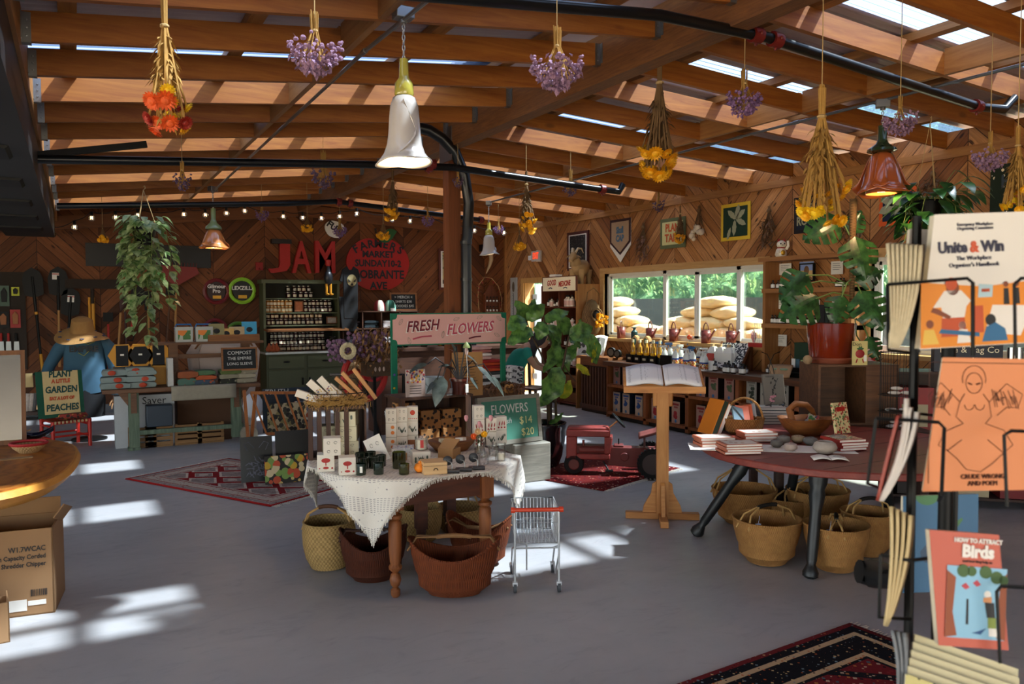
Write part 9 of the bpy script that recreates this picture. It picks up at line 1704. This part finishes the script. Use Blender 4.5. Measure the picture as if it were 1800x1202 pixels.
TRK = mat('8a4424',.6); LV = mat('3d5a2c',.6); shp(TRK,[(.07,.08),(.24,.1),(.17,.3),(.20,.6),(.07,.66)],-.0012); shp(TRK,[(.80,.1),(.93,.08),(.93,.66),(.84,.6)],-.0012)
for x,z,r in ((.3,.66,.09),(.42,.66,.07),(.62,.66,.09),(.78,.62,.09),(.88,.60,.07)): disc(LV,x,z,r,-.0015)
disc(WF,.66,.47,.05); shp(mat('c98a5a',.6),[(.60,.44),(.72,.45),(.72,.40),(.6,.40)],-.0015); shp(INK,[(.62,.40),(.76,.40),(.78,.27),(.66,.27)],-.0014); shp(mat('7a8a3c',.6),[(.67,.27),(.79,.27),(.80,.18),(.68,.18)],-.0014); shp(WF,[(.69,.18),(.80,.18),(.82,.11),(.70,.11)],-.0013); shp(INK,[(.36,.20),(.40,.20),(.39,.42),(.36,.42)],-.0013)
for x,z in ((.34,.53),(.5,.56)): shp(mat('b5404c',.6),[(x-.06,z),(x,z+.03),(x+.06,z-.01),(x,z-.03)],-.0015)
shp(mat('1f4a7a',.6),[(.45,.13),(.58,.12),(.66,.18),(.55,.15)],-.0013)
def fan(name,label,rows,m,grp=None):
 P0 = K(*rows[0][0]); o = thing(name,label,'book',P0,0,grp)
 for P in rows: b = B(); Q = [K(*p)-P0 for p in P]; n_ = 10; cu2 = [Q[0].lerp(Q[1],t/n_).lerp(Q[1].lerp(Q[2],t/n_),t/n_) for t in range(n_+1)]; ww = Q[3]; dd = (K(*P[3])-K(*P[0])); A_ = [(b.pt(q),b.pt(q+dd)) for q in cu2]; [b.face((u[0],v[0],v[1],u[1])) for u,v in zip(A_,A_[1:])]; b.build('leaves',m,o,sol=.0045)
 return o
PGM = mat('bdb093',.85,0,.2,120)
fan('paperback_stack','bundle of thick paperbacks seen from their page edges at the rack top',[[(1560+i*8.2,428+i*.5,1.22),(1568+i*6.5,545,1.22),(1564+i*2,612,1.24),(1566+i*8.2,426+i*.5,1.38)] for i in range(8)],PGM)
fan('magazine_fan','white magazines with curling red-backed pages in the middle rack pocket',[[(1592-i*3+i*i*3,700+i*8,1.2),(1590+i*4,800,1.2),(1545+i*2,880,1.2),(1598-i*3+i*i*3,700+i*8,1.34)] for i in range(4)],mat('c4bdb8',.6)); fan('red_magazine','red covered magazine hanging in front of the white ones',[[(1578,730,1.19),(1560,800,1.19),(1542,880,1.2),(1582,732,1.3)]],mat('8a3a30',.5))
fan('cream_booklets','cream booklets seen edge-on in the lower rack pocket',[[(1566+i*11,890+i*5,1.2),(1572+i*9,1000,1.2),(1555+i*1,1100,1.22),(1572+i*11,892+i*5,1.33)] for i in range(4)],mat('bca77c',.7,0,.1)); fan('grey_booklets','grey booklets cut by the bottom edge of the photo',[[(1568+i*10,1108+i*2,1.18),(1586+i*6,1180,1.18),(1575+i*4,1260,1.18),(1576+i*10,1108+i*2,1.3)] for i in range(3)],mat('6f7276',.6))
for i in range(6): sheet4('yellow_zine','pale yellow zine fanned at the bottom of the rack, %s from the back' % on[i],[(1608-i*3,1114+i*14,1.24-i*.014),(1790+i*2,1176+i*16,1.24-i*.014),(1792+i*2,1290,1.22-i*.014),(1600-i*3,1290,1.22-i*.014)],spots('c4b878',['2a2a1c'],110,.55,.6,.3) if i == 5 else mat('c9bf9a',.6),.004,'yellow zines in the rack bottom')
sheet4('grey_book','grey and white book behind the paperbacks at the rack top',[(1600,402,1.45),(1655,405,1.45),(1650,560,1.45),(1590,560,1.45)],mat('a8a29c',.6,0,.2,30),.01); sheet4('blue_book','blue book with a green dragon-like shape low behind the rack',[(1588,872,1.55),(1720,868,1.55),(1705,1045,1.55),(1586,1042,1.55)],spots('16577f',['16577f','2f6a3c','123a5a'],22,.4,.5,.6),.01)
p = at(1715,740,D=6.4); sb = thing('goods_shelf','dark shelf of boxed goods half hidden behind the book rack','shelf',(p.x,p.y,0),VIEW-.25); zt_ = at(1700,655,D=6.4).z; b = B(); [b.bb(-.62,1.2,0,.4,z-.02,z) for z in (.08,.50,zt_)]; b.bb(-.62,-.60,0,.4,0,zt_); b.bb(1.18,1.2,0,.4,0,zt_); b.bb(-.62,1.2,.38,.4,0,zt_); b.build('shelf_body',DKW,sb)
def SBX(x,y,z): return sb.location+Vector(rot((x,y,z),VIEW-.25))
for i,(x,z,w_,h,c_,tx) in enumerate(((-.44,.501,.28,.46,'8f1418','S'),(-.1,.501,.24,.42,'7a1216',''),(.3,.501,.34,.40,'b59a78',''),(-.44,.081,.24,.38,'2a1a14',''),(-.05,.081,.34,.36,'b5a582',''),(.4,.081,.4,.38,'7a1418',''))):
 b = B(); b.bb(-w_/2,w_/2,-.12,.12,0,h); b.m = 1; b.bb(-w_*.35,w_*.35,-.124,-.12,h*.3,h*.7); q_ = b.build('goods_box',[mat(c_,.5,0,.1),mat('b5a888',.6)],loc=SBX(x,.16,z)); q_.rotation_euler = (0,0,VIEW-.25); tag(q_,'%s box on the %s shelf behind the rack, %s' % ({'8f1418': 'bright red','7a1216': 'deep red','b59a78': 'tan','2a1a14': 'black','b5a582': 'cream','4a2c1c': 'brown','7a1418': 'dark red'}[c_],'bottom' if z < .3 else 'upper','left' if x < -.15 else 'right' if x > .1 else 'centre'),'box')
 if tx: text('S',h*.3,INK,q_,(0,-.126,h*.55))
o = board('seed_cards_box','black display box with cream lettering about cards','box',(SBX(-.05,.1,zt_+.07),.5,.24,VIEW-.25),mat('14182a',.5),None,th=.1,texts=[('Time & Tag Co',.3,0,.25,CREAM),('cards',.25,0,-.1,CREAM)]); o.location.z = zt_+.121
for i in range(9): b = B(); b.cyl((0,0,0),(0,0,.2),.03,n=10); q_ = b.build('steel_tin',mat('a8acb0',.2,.9),loc=SBX(.28+.07*i,.12+.04*(i % 2),zt_+.001)); tag(q_,'slim shiny metal tin lined up between the handbook and the peach zine','tin','shiny tins')
